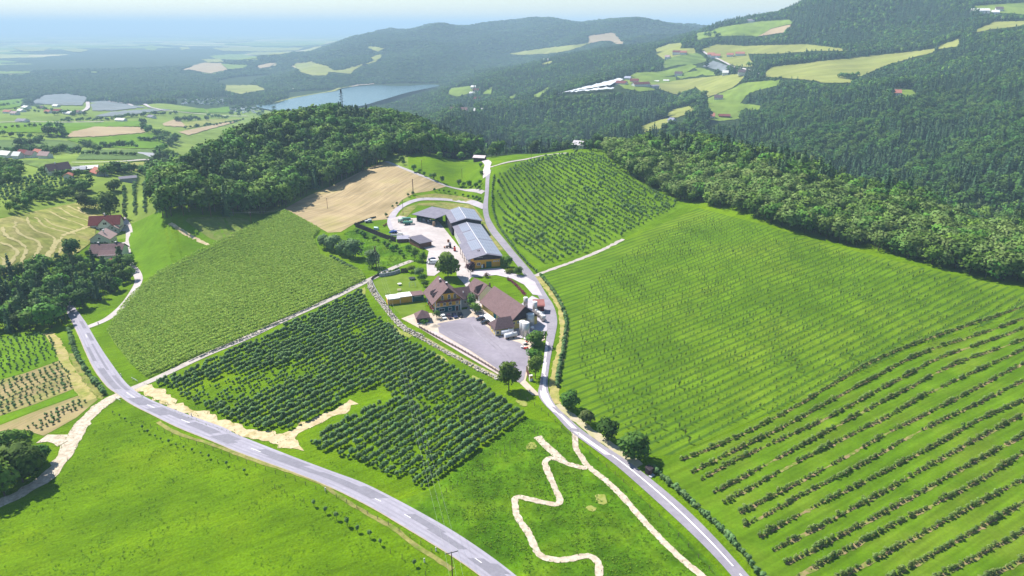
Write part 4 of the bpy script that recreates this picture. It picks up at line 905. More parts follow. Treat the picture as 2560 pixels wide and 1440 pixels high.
# trained hedge-like row along the farm road
HP = [[(1352,692),(1372,715),(1392,745),(1407,775),(1415,805),(1413,840),(1407,880),(1400,915),(1394,945),(1392,968)], [(1630,1172),(1680,1218),(1740,1270),(1800,1325),(1850,1380),(1900,1440),(1940,1490)],
      [(1236,440),(1231,480),(1232,520),(1240,552),(1262,590),(1300,640),(1340,680)]]
hp = np.concatenate([resample(wline(h_, step=1), max(4,int(len(wline(h_, step=1))*c))) for h_, c in zip(HP, (1.0,.85,.45))]); r_ = np.random.default_rng(15)
LB = [small_tree('trained_bush', 380+k, 2.2, 1.7, 80, .32, m_leaf_orch, .04, lobes=6) for k in range(3)]
planting('trained_bush', 'green bush in the narrow row along the farm road', 'bushes in the narrow row along the farm road', 'bush_row', LB, hp+r_.normal(0,.15,hp.shape), np.clip(r_.normal(.9,.15,len(hp)),.5,1.3), cat='bush')
hp2 = resample(wline([(172,826),(180,855),(192,890),(212,925),(235,955),(262,985)], step=1), 60)
planting('roadside_bush', 'dark leafy bush in the row along the left verge', 'bushes in the row along the left verge', 'verge_row', LB, hp2+r_.normal(0,.2,hp2.shape), np.clip(r_.normal(1.15,.2,len(hp2)),.5,1.6), cat='bush')
# maize
def maize_mesh(seed):
    rng = np.random.default_rng(seed); V_, F_ = [], []
    n_ = 12; q = np.column_stack([rng.normal(0,.22,n_), rng.normal(0,.22,n_), rng.uniform(.8,2.1,n_)]); nr = rng.normal(size=(n_,3))*[.8,.8,.4]+[0,0,1.0]
    quads_to(V_, F_, q, nr, .27, rng, .4); me = bpy.data.meshes.new('maize_plants'); me.from_pydata(V_, [], F_); me.materials.append(m_corn); return me
MZ = [maize_mesh(400+k) for k in range(4)]
p = rows(F_CORN, 50, .88, .50, .09, 20, skip=lambda k: k % 4 == 3); r_ = np.random.default_rng(21)
hol = snoise(p[:,0], p[:,1], 77, 22); keep = r_.random(len(p)) > np.where(hol > .45, .20, .05)
p = p[keep]; sc = np.clip(r_.normal(.92,.10,len(p)), .6, 1.25); print('maize', len(p))
gn_scatter('maize_crop', np.column_stack([p, hz(p[:,0], p[:,1])]), r_.uniform(0,6.28,len(p)), sc, r_.integers(0,4,len(p)), MZ)
# crops in the strips by the crossroads, orchards beyond the mown field
ST = [small_tree('strip_bush', 420+k, 1.3, .9, 26, .28, m_leaf_orch, .1, lobes=4) for k in range(2)]
pp = np.concatenate([rows([(-60,858),(60,835),(120,830),(150,890),(60,930),(-60,960)], 61, 3.2, 2.6, .2, 30), rows([(-60,970),(60,938),(160,903),(190,968),(90,1006),(-60,1056)], 61, 2.6, 2.2, .15, 31), rows([(60,1070),(110,1040),(205,995),(220,1010),(110,1075)], 61, 2.6, 2.0, .15, 32)])
r_ = np.random.default_rng(33); planting('strip_bush', 'small bush in the striped plot left of the road', 'small bushes in the striped plots', 'strip_rows', ST, pp, np.clip(r_.normal(1,.2,len(pp)),.5,1.5), cat='bush')
BO = [small_tree('orchard_tree', 440+k, 4.6, 3.2, 80, .6, m_leaf_orch, .1, lobes=6) for k in range(3)]
pp = np.concatenate([rows([(312,545),(300,480),(335,442),(392,440),(402,500),(395,525)], 117, 7.0, 3.4, .3, 41), rows([(0,520),(40,500),(160,470),(200,430),(130,425),(50,455),(-60,480),(-60,530)], 58, 10, 3.4, .3, 42)])
r_ = np.random.default_rng(43); planting('orchard_tree', 'round fruit tree in the old orchard rows by the valley edge', 'fruit trees in the orchard by the valley edge', 'valley_orchard', BO, pp, np.clip(r_.normal(.72,.14,len(pp)),.4,1.1))

# ------------------------------------------------------------------ single trees and bushes, each with its trunk and crown
def hero(kind, label, u, v, h, w, leaf=None, z0=.15, nq=900, size=None, seed=0, lobes=13, bark=None, group=None, cat='tree', shape='b', dz=0):
    g = g1(u, v); t = empty(kind, (g.x, g.y, g.z+dz), 0, label, cat, group); leaf = leaf or m_leaf
    size = size or max(.22, w*.062)
    if shape == 'b': V_, F_ = crown_broad(seed or int(u+v), h, w, nq, size, z0, lobes, .55)
    else: V_, F_ = crown_conifer(seed or int(u+v), h, w, nq, size, z0)
    co_ = mesh_obj('crown', V_, F_, leaf, t); leaf_normals(co_.data, len(F_), h, z0, .55)
    V_, F_ = [], []; rr = max(.08, h*.02)
    trunk_geo(V_, F_, h*.62, rr, rr*.4, sides=7, z0=-.5, limbs=[(h*.3, w*.22, .1, h*.55, rr*.45), (h*.34, -w*.2, w*.12, h*.58, rr*.4), (h*.4, .1, -w*.22, h*.62, rr*.35)])
    mesh_obj('trunk', V_, F_, bark or m_bark, t); return t
m_lind = leafmat('linden_leaves', [(.060,.120,.012),(.100,.170,.018),(.150,.205,.035)], .1)
hero('linden_tree', 'large round linden tree behind the yellow farmhouse', 1120, 694, 14.5, 12.5, m_lind, .08, 1500)
hero('linden_tree', 'tall linden tree at the end of the picket fence by the yard entrance', 1272, 976, 12.2, 7.8, m_lind, .10, 1300)
hero('linden_tree', 'narrow linden tree beside the brown entrance gate', 1338, 946, 9.5, 6.4, m_lind, .15, 900)
hero('round_bush', 'broad dark bush beside the upright steel tanks', 1340, 864, 7.2, 8.6, m_leaf, .02, 1000)
hero('shrub', 'low shrub between the large bush and the gate tree', 1334, 893, 3.6, 6.2, m_leaf, .0, 420, cat='bush')
hero('shrub', 'small light shrub just above the gate tree', 1347, 905, 2.4, 3.0, m_leaf_pale, .0, 220, cat='bush')
hero('copper_tree', 'dark purple copper tree at the corner of the long shed', 1177, 688, 8.2, 5.6, m_leaf_purple, .12, 800)
hero('garden_tree', 'round green tree at the right end of the long shed', 1268, 668, 7.0, 6.6, m_leaf, .05, 700)
hero('garden_tree', 'green tree on the planted island nearest the farm road', 1296, 688, 5.6, 5.4, m_leaf, .05, 600)
hero('shrub', 'yellow green shrub on the planted island by the forecourt', 1276, 682, 2.4, 6.0, m_leaf_lime, .0, 350, cat='bush')
hero('shrub', 'small pinkish shrub on the lawn behind the barn', 1218, 694, 2.8, 3.6, leafmat('smoke_bush', [(.17,.10,.07),(.13,.10,.05)], .1), .0, 260, cat='bush')
hero('garden_tree', 'tall narrow green tree at the right side of the farmhouse', 1180, 772, 8.4, 4.6, m_leaf, .05, 700)
hero('garden_tree', 'round bushy tree in front of the barn ramp', 1190, 783, 5.2, 5.6, m_leaf, .02, 600)
hero('shrub', 'dark climbing shrub at the left corner of the farmhouse', 1092, 797, 4.6, 3.6, m_leaf_dark, .0, 380, cat='bush')
hero('willow_tree', 'leftmost bluish willow on the pond bank', 812, 620, 9.0, 8.5, m_leaf_grey, .03, 700)
hero('willow_tree', 'second willow of the pond bank group', 836, 628, 11.0, 10.5, m_leaf_grey, .03, 900)
hero('willow_tree', 'third willow of the pond bank group', 858, 638, 9.5, 8.0, m_leaf_grey, .03, 700)
hero('willow_tree', 'largest round willow on the right of the pond bank group', 884, 645, 12.0, 11.5, m_leaf_grey, .03, 1000)
hero('willow_tree', 'single willow beside the leaning power pole', 931, 668, 10.5, 8.8, m_leaf_grey, .02, 800)
for (u_, v_, h_, w_, s_) in [(1037,652,8.5,5.5,'tall garden tree below the carport'),(1058,655,7.5,5.0,'garden tree beside the parked van'),(1022,628,4.5,5.0,'shrub below the low shed roof'),(1050,690,5.0,6.0,'grey green shrub above the driveway bend'),(1056,702,4.0,4.5,'round shrub on the driveway edge'),(1063,716,3.0,4.0,'small round shrub nearest the farmhouse roof'),(1030,680,4.0,5.0,'yellow green shrub beside the garden gate'),(1015,560,3.0,2.4,'little round tree on the inner side of the loop lane')]:
    hero('garden_tree' if h_ > 4.2 else 'shrub', s_, u_, v_, h_, w_, m_leaf_lime if 'yellow' in s_ else (m_leaf_grey if 'grey' in s_ else m_leaf), .05, 420, cat='tree' if h_ > 4.2 else 'bush')
for (u_, v_, h_, w_, s_) in [(1425,1022,7.4,7.0,'first tree of the roadside row, nearest the yard entrance'),(1467,1062,6.2,5.6,'second tree of the roadside row, reddish and small'),(1518,1102,8.0,7.0,'third tree of the roadside row, round and green'),(1582,1148,9.6,9.0,'largest and last tree of the roadside row')]:
    hero('roadside_tree', s_, u_, v_, h_, w_, m_leaf_dark if 'reddish' not in s_ else leafmat('cherry_leaves', [(.08,.12,.03),(.12,.15,.04)], .1), .04, 1000, group='trees along the farm road')
for (u_, v_, h_, w_, s_) in [(12,1240,13,12,'dark broadleaf tree at the left edge above the gravel track'),(58,1205,14,13,'big dark broadleaf tree beside the gravel track bend'),(48,1150,12,11,'dark broadleaf tree at the back of the track side clump'),(95,1165,8,7.5,'smallest tree of the track side clump'),(-25,1180,13,13,'dark broadleaf tree cut by the left edge of the view')]:
    hero('field_tree', s_, u_, v_, h_, w_, m_leaf, .04, 1200, group='trees of the clump by the gravel track')
for (u_, v_, h_, w_, s_) in [(182,641,12,10.5,'round dark tree alone on the mown hay field'),(278,545,21,15,'tall dark oak behind the red roofed house'),(215,522,13,11,'dark tree at the corner of the mown field'),(236,525,10,9,'tree between the mown field corner and the oak'),(285,478,9,12,'bushy tree behind the tall oak'),(210,478,9,14,'bush by the farm track above the mown field'),(130,820,13,13,'round tree at the edge of the small wood beside the road'),(185,470,8,10,'bush at the end of the field hedge'),(222,640,4,4,'little dark tree on the lawn beside the brown roofed house'),(262,612,3,8,'hedge in front of the pale gabled house'),(322,664,8,7,'tree leaning over the white lane'),(238,680,7,6,'tree at the left of the red annex roof'),(300,668,7,8,'tree in front of the red annex roof'),(1005,405,6,5,'small tree on the bank above the meadow lane'),(960,402,10,7,'birch at the tip of the hill wood')]:
    hero('field_tree' if h_ > 4.5 else 'shrub', s_, u_, v_, h_, w_, m_leaf_dark if 'dark' in s_ or 'hedge' in s_ else m_leaf, .05, 800, cat='tree' if h_ > 4.5 else 'bush')
# repeated small trees: one of each kind, copied with its parts
def copies(proto, spots, scales, labels=None, rz=None):
    for i, ((u_, v_), s_) in enumerate(zip(spots, scales)):
        if i == 0: c = proto
        else:
            c = proto.copy(); COL.objects.link(c)
            for ch in list(proto.children): d = ch.copy(); COL.objects.link(d); d.parent = c
        c.location = g1(u_, v_); c.scale = (s_,)*3; c.rotation_euler[2] = (i*2.1) if rz is None else rz
        if labels: c['label'] = labels[i % len(labels)]
RT = [(283,1035),(300,1043),(313,1052),(328,1062),(357,1075),(370,1085),(389,1095),(403,1103),(423,1110),(441,1117),(460,1123),(481,1130),(503,1138),(523,1147),(567,1165),(612,1184),(785,1266),(814,1284),(842,1300),(868,1315),(894,1331),(925,1345),(951,1363),(1036,1416)]
RS = [.85*q for q in [.55,.6,.6,.5,.9,.8,.6,.65,.8,.6,.6,.65,.6,.8,.8,.8,1.0,1.0,1.15,1.25,1.0,1.1,.9,.9]]
pr = hero('young_tree', 'young tree planted in the line below the main road', 300, 1043, 2.7, 1.5, m_leaf_orch, .35, 90, .26, 5, 6, group='young trees lining the meadow below the road')
copies(pr, RT, RS)
pr = hero('slope_bush', 'dark bush on the slope below the plank fence', 940, 590, 3.4, 3.6, m_leaf, .02, 160, .42, 6, 7, group='bushes on the slope below the plank fence', cat='bush')
copies(pr, [(893,582),(905,588),(912,594),(935,600),(945,605),(962,612),(970,620),(980,628),(992,622),(1000,634),(975,605),(1010,645)], [.8,1.0,1.1,.9,.7,.8,1.0,1.2,.9,.8,.6,.7])
pr = hero('hedge_bush', 'grey green bush in the hedge between maize and pond', 850, 660, 2.6, 2.8, m_leaf_grey, .02, 120, .36, 7, 6, group='hedge bushes between the maize and the pond', cat='bush')
copies(pr, [(828,645),(836,650),(844,655),(852,660),(860,665),(868,669),(876,672),(884,675),(892,678),(832,656),(846,664),(862,674)], [.8,.9,1.0,1.0,1.1,1.0,1.0,.9,.8,.5,.6,.6])
pr = hero('lane_tree', 'small dark tree beside the loop lane', 988, 545, 2.8, 2.6, m_leaf_dark, .3, 120, .34, 8, 6, group='small trees along the loop lane')
copies(pr, [(965,543),(982,520),(992,513),(1020,492),(1033,488),(1086,478),(1098,480),(1110,481),(1122,484),(1138,487),(1158,492),(1170,496),(1182,497),(1192,500),(1199,503)], [1.1,.8,.9,1.0,1.1,.9,.8,.8,.9,.8,.9,1.0,1.0,1.2,1.1])
pr = hero('bank_tree', 'young tree on the bank above the meadow lane', 1040, 430, 4.5, 3.4, m_leaf, .15, 160, .5, 9, 7, group='young trees on the bank above the meadow lane')
copies(pr, [(1008,412),(1035,430),(1050,434),(1060,440),(1085,450),(1078,446),(1105,456),(1148,466),(1160,468),(1172,470),(1190,472),(1200,462),(1203,440),(1202,420),(1198,475)], [1.0,1.4,.9,.8,1.3,.9,1.2,1.3,1.0,1.4,1.1,.9,1.0,1.0,.8])
# trees and hedges scattered over the valley on the left, one thing each
VT = [tree_mesh('valley_tree', crown_broad(500+k, 11, 11, 110, 1.3, .06, 8), m_leaf_dark if k != 1 else m_leaf, m_bark, 11, .3) for k in range(3)]
r_ = np.random.default_rng(55); vt = []
def line_trees(pts, n_, lab, s0=.7, s1=1.2, jit=4):
    q = resample(np.array(pts, float), n_)+r_.normal(0, jit, (n_,2))*[1,.35]
    for a in q: vt.append((a[0], a[1], r_.uniform(s0,s1), lab))
line_trees([(118,345),(128,325),(150,320),(162,345),(140,340)], 9, 'dark tree of the big clump in the valley field', .9, 1.5, 4)
line_trees([(8,340),(28,342),(58,345),(75,348)], 4, 'round tree in the spaced valley row', .7, .9, 1)
line_trees([(45,360),(70,364),(95,360),(112,350)], 12, 'tree of the low hedge below the valley clump', .7, 1.1, 4)
line_trees([(155,305),(220,303),(300,298)], 22, 'tree of the hedge behind the bright valley field', .6, 1.0, 2)
line_trees([(300,296),(370,290),(440,285)], 20, 'tree of the hedge beside the netted orchards', .6, 1.1, 2)
line_trees([(355,308),(362,322),(372,332)], 9, 'tree of the grove in the middle of the valley', .8, 1.3, 3)
line_trees([(440,304),(480,302),(515,300)], 14, 'tree of the copse by the far valley road', .7, 1.2, 3)
line_trees([(525,292),(550,296),(572,298)], 7, 'tree of the hedge near the lake shore', .7, 1.1, 2)
line_trees([(402,340),(415,355),(430,362),(440,345)], 12, 'tree of the grove beside the hill wood', .9, 1.4, 6)
line_trees([(350,352),(372,354),(392,352)], 7, 'tree in the hedge left of the hill wood grove', .6, 1.0, 2)
line_trees([(215,366),(232,372),(250,378)], 8, 'tree of the small grove between valley orchards', .7, 1.2, 3)
line_trees([(258,370),(300,366),(342,368)], 14, 'tree of the long valley hedge', .5, .9, 3)
line_trees([(185,385),(260,388),(340,390)], 14, 'low tree of the lower valley hedge', .35, .6, 2)
line_trees([(8,384),(50,380),(100,378),(130,388),(160,380),(190,378)], 34, 'tree between the houses of the valley village', .5, 1.0, 8)
line_trees([(40,276),(110,282),(150,288),(215,288),(90,272),(190,290)], 34, 'tree between the houses of the far village', .5, .9, 4)
line_trees([(390,430),(300,432),(262,440),(300,425)], 26, 'tree of the hedge below the terraced orchard', .6, 1.1, 6)
line_trees([(100,430),(160,445),(200,440),(240,435)], 16, 'tree around the farm at the valley edge', .4, .7, 6)
line_trees([(100,495),(150,490),(200,468),(230,450)], 18, 'tree of the hedge above the mown hay field', .35, .6, 5)
line_trees([(0,322),(60,318),(120,316)], 9, 'small tree along the valley field edge', .4, .7, 2)
line_trees([(470,322),(520,316),(580,308),(610,300)], 16, 'tree of the hedge running up to the hill wood', .5, .9, 3)
line_trees([(-10,268),(30,262),(66,252)], 8, 'tree at the edge of the far green field', .6, 1.0, 2)
line_trees([(590,268),(640,262),(690,262),(720,256)], 26, 'tree of the lakeside grove', .8, 1.3, 5)
line_trees([(0,366),(40,368),(100,366),(160,370)], 18, 'low tree of the hedge above the valley village', .4, .7, 3)
for u_, v_, s_, lab in vt[:330]:
    g = g1(u_, v_); place('valley_tree', lab, 'tree', 'trees: '+lab, VT[int(r_.integers(0,3))], (g.x,g.y,g.z-.3), r_.uniform(0,6.28), s_)
vt = []
line_trees([(1100,395),(1150,400),(1195,396)], 5, 'tree near the white shed at the edge of the hill wood', .5, .8, 3)
line_trees([(1225,392),(1240,385),(1300,378),(1400,372)], 16, 'tree along the top lane behind the knoll', .5, 1.0, 5)
line_trees([(1205,380),(1225,380),(1240,390)], 6, 'dark tree beside the white shed at the top lane', 1.0, 1.5, 5)
line_trees([(1490,372),(1505,378),(1440,372)], 6, 'tree beside the white house behind the knoll', .6, .9, 4)
line_trees([(1762,92),(1780,90),(1800,93)], 6, 'tree of the clump on the far hilltop meadow', 1.0, 1.4, 4)
line_trees([(2096,196),(2110,197),(2125,196),(2143,194)], 7, 'tree of the row on the yellow hillside field', .9, 1.2, 2)
line_trees([(1735,275),(1748,285),(1762,280)], 7, 'dark tree beside the red roofed hillside house', 1.0, 1.5, 4)
line_trees([(1700,238),(1745,240),(1760,245)], 8, 'big tree at the lower corner of the hillside field', 1.0, 1.6, 4)
line_trees([(1850,208),(1900,204),(1950,200)], 14, 'tree of the hedge across the hillside fields', .6, .9, 2)
line_trees([(1870,170),(1930,165),(2000,155),(2060,148),(2130,142)], 26, 'tree of the long hedge above the yellow field', 1.0, 1.4, 2)
line_trees([(1825,62),(1840,60),(1870,55),(1905,52),(1940,50)], 9, 'tree on the skyline of the far hilltop', .8, 1.1, 1)
for u_, v_, s_, lab in vt:
    g = g1(u_, v_); place('hillside_tree', lab, 'tree', 'trees: '+lab, VT[int(r_.integers(0,3))], (g.x,g.y,g.z-.3), r_.uniform(0,6.28), s_)

# weeds and coarse tufts in the near meadows
def tuft_mesh(seed, leaf):
    rng = np.random.default_rng(seed); V_, F_ = [], []; q = rng.normal(0,.22,(7,3)); q[:,2] = np.abs(q[:,2])*.7+.10
    quads_to(V_, F_, q, rng.normal(size=(7,3))*.6+[0,0,.8], .17, rng); me = bpy.data.meshes.new('tuft'); me.from_pydata(V_, [], F_); me.materials.append(leaf); return me
m_tuft = leafmat('tuft_grass', [(.090,.200,.006),(.130,.250,.010),(.190,.290,.020)], .3); TF = [tuft_mesh(600+k, m_tuft) for k in range(3)]
def tufts(name, poly, n_, seed, clump, s0=.5, s1=1.5):
    wp = G(*densify(poly, 20).T); r_ = np.random.default_rng(seed); p = r_.uniform(wp.min(0), wp.max(0), (n_*3,2)); p = p[inside(wp, p)]
    p = p[snoise(p[:,0], p[:,1], seed+1, clump)*.6+snoise(p[:,0], p[:,1], seed+2, clump*3)*.5+r_.normal(0,.55,len(p)) > .1][:n_]
    for w_ in PATHS_: p = p[np.min(np.hypot(p[:,None,0]-w_[None,::3,0], p[:,None,1]-w_[None,::3,1]), axis=1) > 1.7]
    gn_scatter(name, np.column_stack([p, hz(p[:,0],p[:,1])+.03]), r_.uniform(0,6.28,len(p)), r_.uniform(s0,s1,len(p))*.5, r_.integers(0,3,len(p)), TF)
tufts('meadow_tufts', [(250,1050),(330,1040),(420,1085),(640,1185),(860,1270),(1010,1360),(1110,1440),(1100,1500),(-40,1500),(-40,1290),(60,1260),(170,1180)], 5000, 3, 9)
tufts('lush_tufts', [(1085,1225),(1310,1045),(1400,1075),(1520,1185),(1660,1310),(1790,1440),(1830,1490),(1380,1490),(1310,1432),(1235,1378),(1160,1325),(1085,1280)], 7000, 13, 5, .6, 1.7)
tufts('verge_tufts', [(330,985),(400,1005),(520,1055),(700,1112),(820,1158),(960,1228),(1050,1270),(1120,1315),(1140,1318),(1060,1262),(900,1183),(760,1125),(600,1078),(480,1030),(400,985)], 2500, 23, 4, .6, 1.6)
tufts('bank_tufts', [(860,585),(905,560),(985,600),(1040,625),(1060,650),(1030,655),(990,668),(940,660),(900,640)], 3000, 33, 5, .8, 2.2)

ed = []; r_ = np.random.default_rng(66)
for w_ in EDGES_+PATHS_:
    dens_ = resample(w_, max(6, int(np.hypot(*np.diff(w_, axis=0).T).sum()*1.2)))
    wd = .95 if any(w_ is q for q in PATHS_) else 2.3
    for sg in (-1,1): ed.append(offset_line(dens_, sg*(wd+r_.normal(.1,.28,len(dens_)))))
ed = np.concatenate(ed); gn_scatter('path_edge_tufts', np.column_stack([ed, hz(ed[:,0],ed[:,1])+.12]), r_.uniform(0,6.28,len(ed)), r_.uniform(.2,.6,len(ed)), r_.integers(0,3,len(ed)), TF)

# ------------------------------------------------------------------ buildings
class MB:
    def __init__(s): s.v = []; s.f = []
    def box(s, c, d, rz=0):
        b = len(s.v); ca, sa = math.cos(rz), math.sin(rz)
        for z in (-1,1):
            for x, y in ((-1,-1),(1,-1),(1,1),(-1,1)):
                px, py = x*d[0]/2, y*d[1]/2; s.v.append((c[0]+px*ca-py*sa, c[1]+px*sa+py*ca, c[2]+z*d[2]/2))
        s.f += [(b+3,b+2,b+1,b),(b+4,b+5,b+6,b+7)]+[(b+i, b+(i+1)%4, b+4+(i+1)%4, b+4+i) for i in range(4)]; return s
    def prism(s, ring, d):                     # a closed outline pushed along d
        b = len(s.v); n_ = len(ring); s.v += [tuple(p) for p in ring]+[(p[0]+d[0],p[1]+d[1],p[2]+d[2]) for p in ring]
        s.f += [tuple(range(b+n_-1, b-1, -1)), tuple(range(b+n_, b+2*n_))]+[(b+i, b+(i+1)%n_, b+n_+(i+1)%n_, b+n_+i) for i in range(n_)]; return s
    def slab(s, a, b_, c, d, t=.22): return s.prism([a,b_,c,d], (0,0,-t))
    def cyl(s, c, r, h, n_=14, r2=None, axis='z', cap=True):
        b = len(s.v); r2 = r if r2 is None else r2
        for k, rr in ((0,r),(1,r2)):
            for i in range(n_):
                a = 6.28319*i/n_; x, y, z = rr*math.cos(a), rr*math.sin(a), h*k
                if axis == 'x': x, y, z = z, x, y
                if axis == 'y': x, y, z = x, z, y
                s.v.append((c[0]+x, c[1]+y, c[2]+z))
        s.f += [(b+i, b+(i+1)%n_, b+n_+(i+1)%n_, b+n_+i) for i in range(n_)]
        if cap: s.f += [tuple(range(b+n_-1,b-1,-1)), tuple(range(b+n_,b+2*n_))]
        return s
    def tube(s, p0, p1, r, n_=5):
        p0 = np.array(p0, float); p1 = np.array(p1, float); d = p1-p0; d /= np.linalg.norm(d)+1e-9
        q = np.cross(d, (.31,.87,.21)); q /= np.linalg.norm(q); w = np.cross(d,q); b = len(s.v)
        for p in (p0,p1):
            for i in range(n_): a = 6.28319*i/n_; s.v.append(tuple(p+q*r*math.cos(a)+w*r*math.sin(a)))
        s.f += [(b+i, b+(i+1)%n_, b+n_+(i+1)%n_, b+n_+i) for i in range(n_)]+[tuple(range(b+n_-1,b-1,-1)), tuple(range(b+n_,b+2*n_))]; return s
    def dome(s, c, r, h, n_=14, rings=3):
        b = len(s.v)
        for k in range(rings):
            t = k/rings*math.pi/2
            for i in range(n_): a = 6.28319*i/n_; s.v.append((c[0]+r*math.cos(t)*math.cos(a), c[1]+r*math.cos(t)*math.sin(a), c[2]+h*math.sin(t)))
        s.v.append((c[0],c[1],c[2]+h))
        for k in range(rings-1): s.f += [(b+k*n_+i, b+k*n_+(i+1)%n_, b+(k+1)*n_+(i+1)%n_, b+(k+1)*n_+i) for i in range(n_)]
        t = b+(rings-1)*n_; s.f += [(t+i, t+(i+1)%n_, b+rings*n_) for i in range(n_)]; return s
    def build(s, name, m, parent=None):
        o = mesh_obj(name, s.v, s.f, m, parent)
        import bmesh
        bm = bmesh.new(); bm.from_mesh(o.data); bmesh.ops.recalc_face_normals(bm, faces=bm.faces[:]); bm.to_mesh(o.data); bm.free(); return o
def cmat(name, c, var=.06, rough=.8, **k):
    return mat(name, [tuple(x*(1-var) for x in c), tuple(min(1,x*(1+var)) for x in c)], scale=k.pop('scale', .8), rough=rough, **k)
w_yellow = cmat('yellow_render', (.62,.34,.045)); w_pale = cmat('pale_yellow_render', (.62,.46,.13)); w_white = cmat('white_render', (.66,.64,.62)); w_grey = cmat('grey_render', (.40,.40,.43))
w_teal = cmat('teal_render', (.015,.105,.125)); w_wood = cmat('dark_boarding', (.060,.045,.050), .25, layers=[(.4,.7,1.2,(0,6,.3))]); w_brown = cmat('brown_boarding', (.15,.075,.055), .2); w_green = cmat('green_door', (.03,.11,.085))
r_brown = mat('brown_tiles', [(.150,.098,.100),(.185,.122,.122)], scale=1.3, layers=[(.5,.84,1.1,(0,.4,4)),(4,.93,1.06,None)]); r_dark = mat('dark_tiles', [(.105,.072,.078),(.135,.095,.10)], scale=1.3, layers=[(.5,.85,1.1,None)])
r_grey = mat('grey_roof_sheet', [(.175,.165,.205),(.215,.20,.24)], scale=.4, rough=.6, layers=[(1.0,.92,1.05,(0,3,.2))]); r_red = mat('red_tiles', [(.15,.045,.044),(.19,.060,.055)], scale=1.1); r_pink = mat('pink_grey_tiles', [(.34,.24,.23),(.40,.29,.28)], scale=1.1)
r_white = cmat('white_roof', (.70,.68,.66)); r_orange = mat('orange_tiles', [(.33,.13,.10),(.39,.165,.125)], scale=.5)
m_steel = mat('stainless_steel', [(.48,.46,.45),(.60,.58,.565)], scale=1.5, rough=.42, metal=.55, stretch=(0,4,4)); m_steelcap = cmat('steel_cap', (.68,.68,.69), rough=.45)
m_glass = mat('dark_glass', [(.015,.020,.028)], rough=.12, spec=.6); m_frame = cmat('white_frame', (.68,.66,.63)); m_pv = mat('solar_glass', [(.20,.215,.27),(.26,.275,.33)], scale=.3, rough=.35, spec=.45); m_alu = cmat('bright_metal', (.62,.62,.64), rough=.4, metal=.3)
m_dark = cmat('dark_metal', (.05,.05,.055)); m_tyre = cmat('tyre_rubber', (.018,.018,.020)); m_gold = cmat('flowers_red', (.28,.04,.035), .3)
FRM = {}
def window(root, p, face, w, h, arch=False, m=None):
    """a framed window on a wall; face: which local side it looks to"""
    key = (round(w,2), round(h,2), arch)
    if key not in FRM:
        t = .16; a = MB()
        if arch:
            a.box((-(w/2+t/2),0,-.15),(t,.16,h)); a.box((w/2+t/2,0,-.15),(t,.16,h)); a.box((0,0,-h/2-t/2-.15),(w+2*t,.18,t))
            pts = [((w/2+t)*math.cos(q), 0, h/2-.2+(w/2+t)*math.sin(q)) for q in np.linspace(0,math.pi,7)]; inn = [((w/2)*math.cos(q), 0, h/2-.2+(w/2)*math.sin(q)) for q in np.linspace(0,math.pi,7)]
            for k in range(6): a.prism([pts[k],pts[k+1],inn[k+1],inn[k]], (0,.16,0))
        else:
            a.box((-(w/2+t/2),0,0),(t,.16,h+2*t)); a.box((w/2+t/2,0,0),(t,.16,h+2*t)); a.box((0,0,h/2+t/2),(w,.16,t)); a.box((0,0,-h/2-t/2),(w,.18,t))
        if w > .9: a.box((0,.02,0),(.09,.10,h))
        g = MB().box((0,.02,0),(w,.08,h))
        if arch: g.cyl((0,-.02,h/2-.2), w/2, .08, 12, axis='y')
        fo = a.build('window', m_frame); go = g.build('pane', m_glass); COL.objects.unlink(fo); COL.objects.unlink(go); FRM[key] = (fo.data, go.data)
    f = link(bpy.data.objects.new('window', FRM[key][0]), root); f.location = p
    f.rotation_euler[2] = {'-y':0, '+x':math.pi/2, '+y':math.pi, '-x':-math.pi/2}[face]
    link(bpy.data.objects.new('pane', FRM[key][1]), f); return f
def gable_wall(name, m, root, x0, x1, y0, y1, zl, zr, zt, xt=None, base=-1.6):
    xt = (x0+x1)/2 if xt is None else xt
    return MB().prism([(x0,y0,base),(x1,y0,base),(x1,y0,zr),(xt,y0,zt),(x0,y0,zl)], (0,y1-y0,0)).build(name, m, root)
def gable_roof(root, m, x0, x1, y0, y1, zl, zr, zt, xt=None, t=.28, name='roof'):
    """roof of two slopes over the ridge at xt; x0, x1 the eaves"""
    xt = (x0+x1)/2 if xt is None else xt; a = MB()
    a.slab((x0,y0,zl),(xt,y0,zt),(xt,y1,zt),(x0,y1,zl), t); a.slab((xt,y0,zt),(x1,y0,zr),(x1,y1,zr),(xt,y1,zt), t)
    return a.build(name, m, root)
def chimney(roof, x, y, z, h=1.3, m=None, w=.75):
    c = MB().box((x,y,z),(w,w,h*2)).build('chimney', m or r_dark, roof); MB().box((x,y,z+h+.08),(w*1.25,w*1.25,.14)).build('chimney_cap', m_steelcap, roof); return c
def at_front(pl, pr, phi):
    a, b = g1(*pl), g1(*pr); c = (a+b)/2; return c

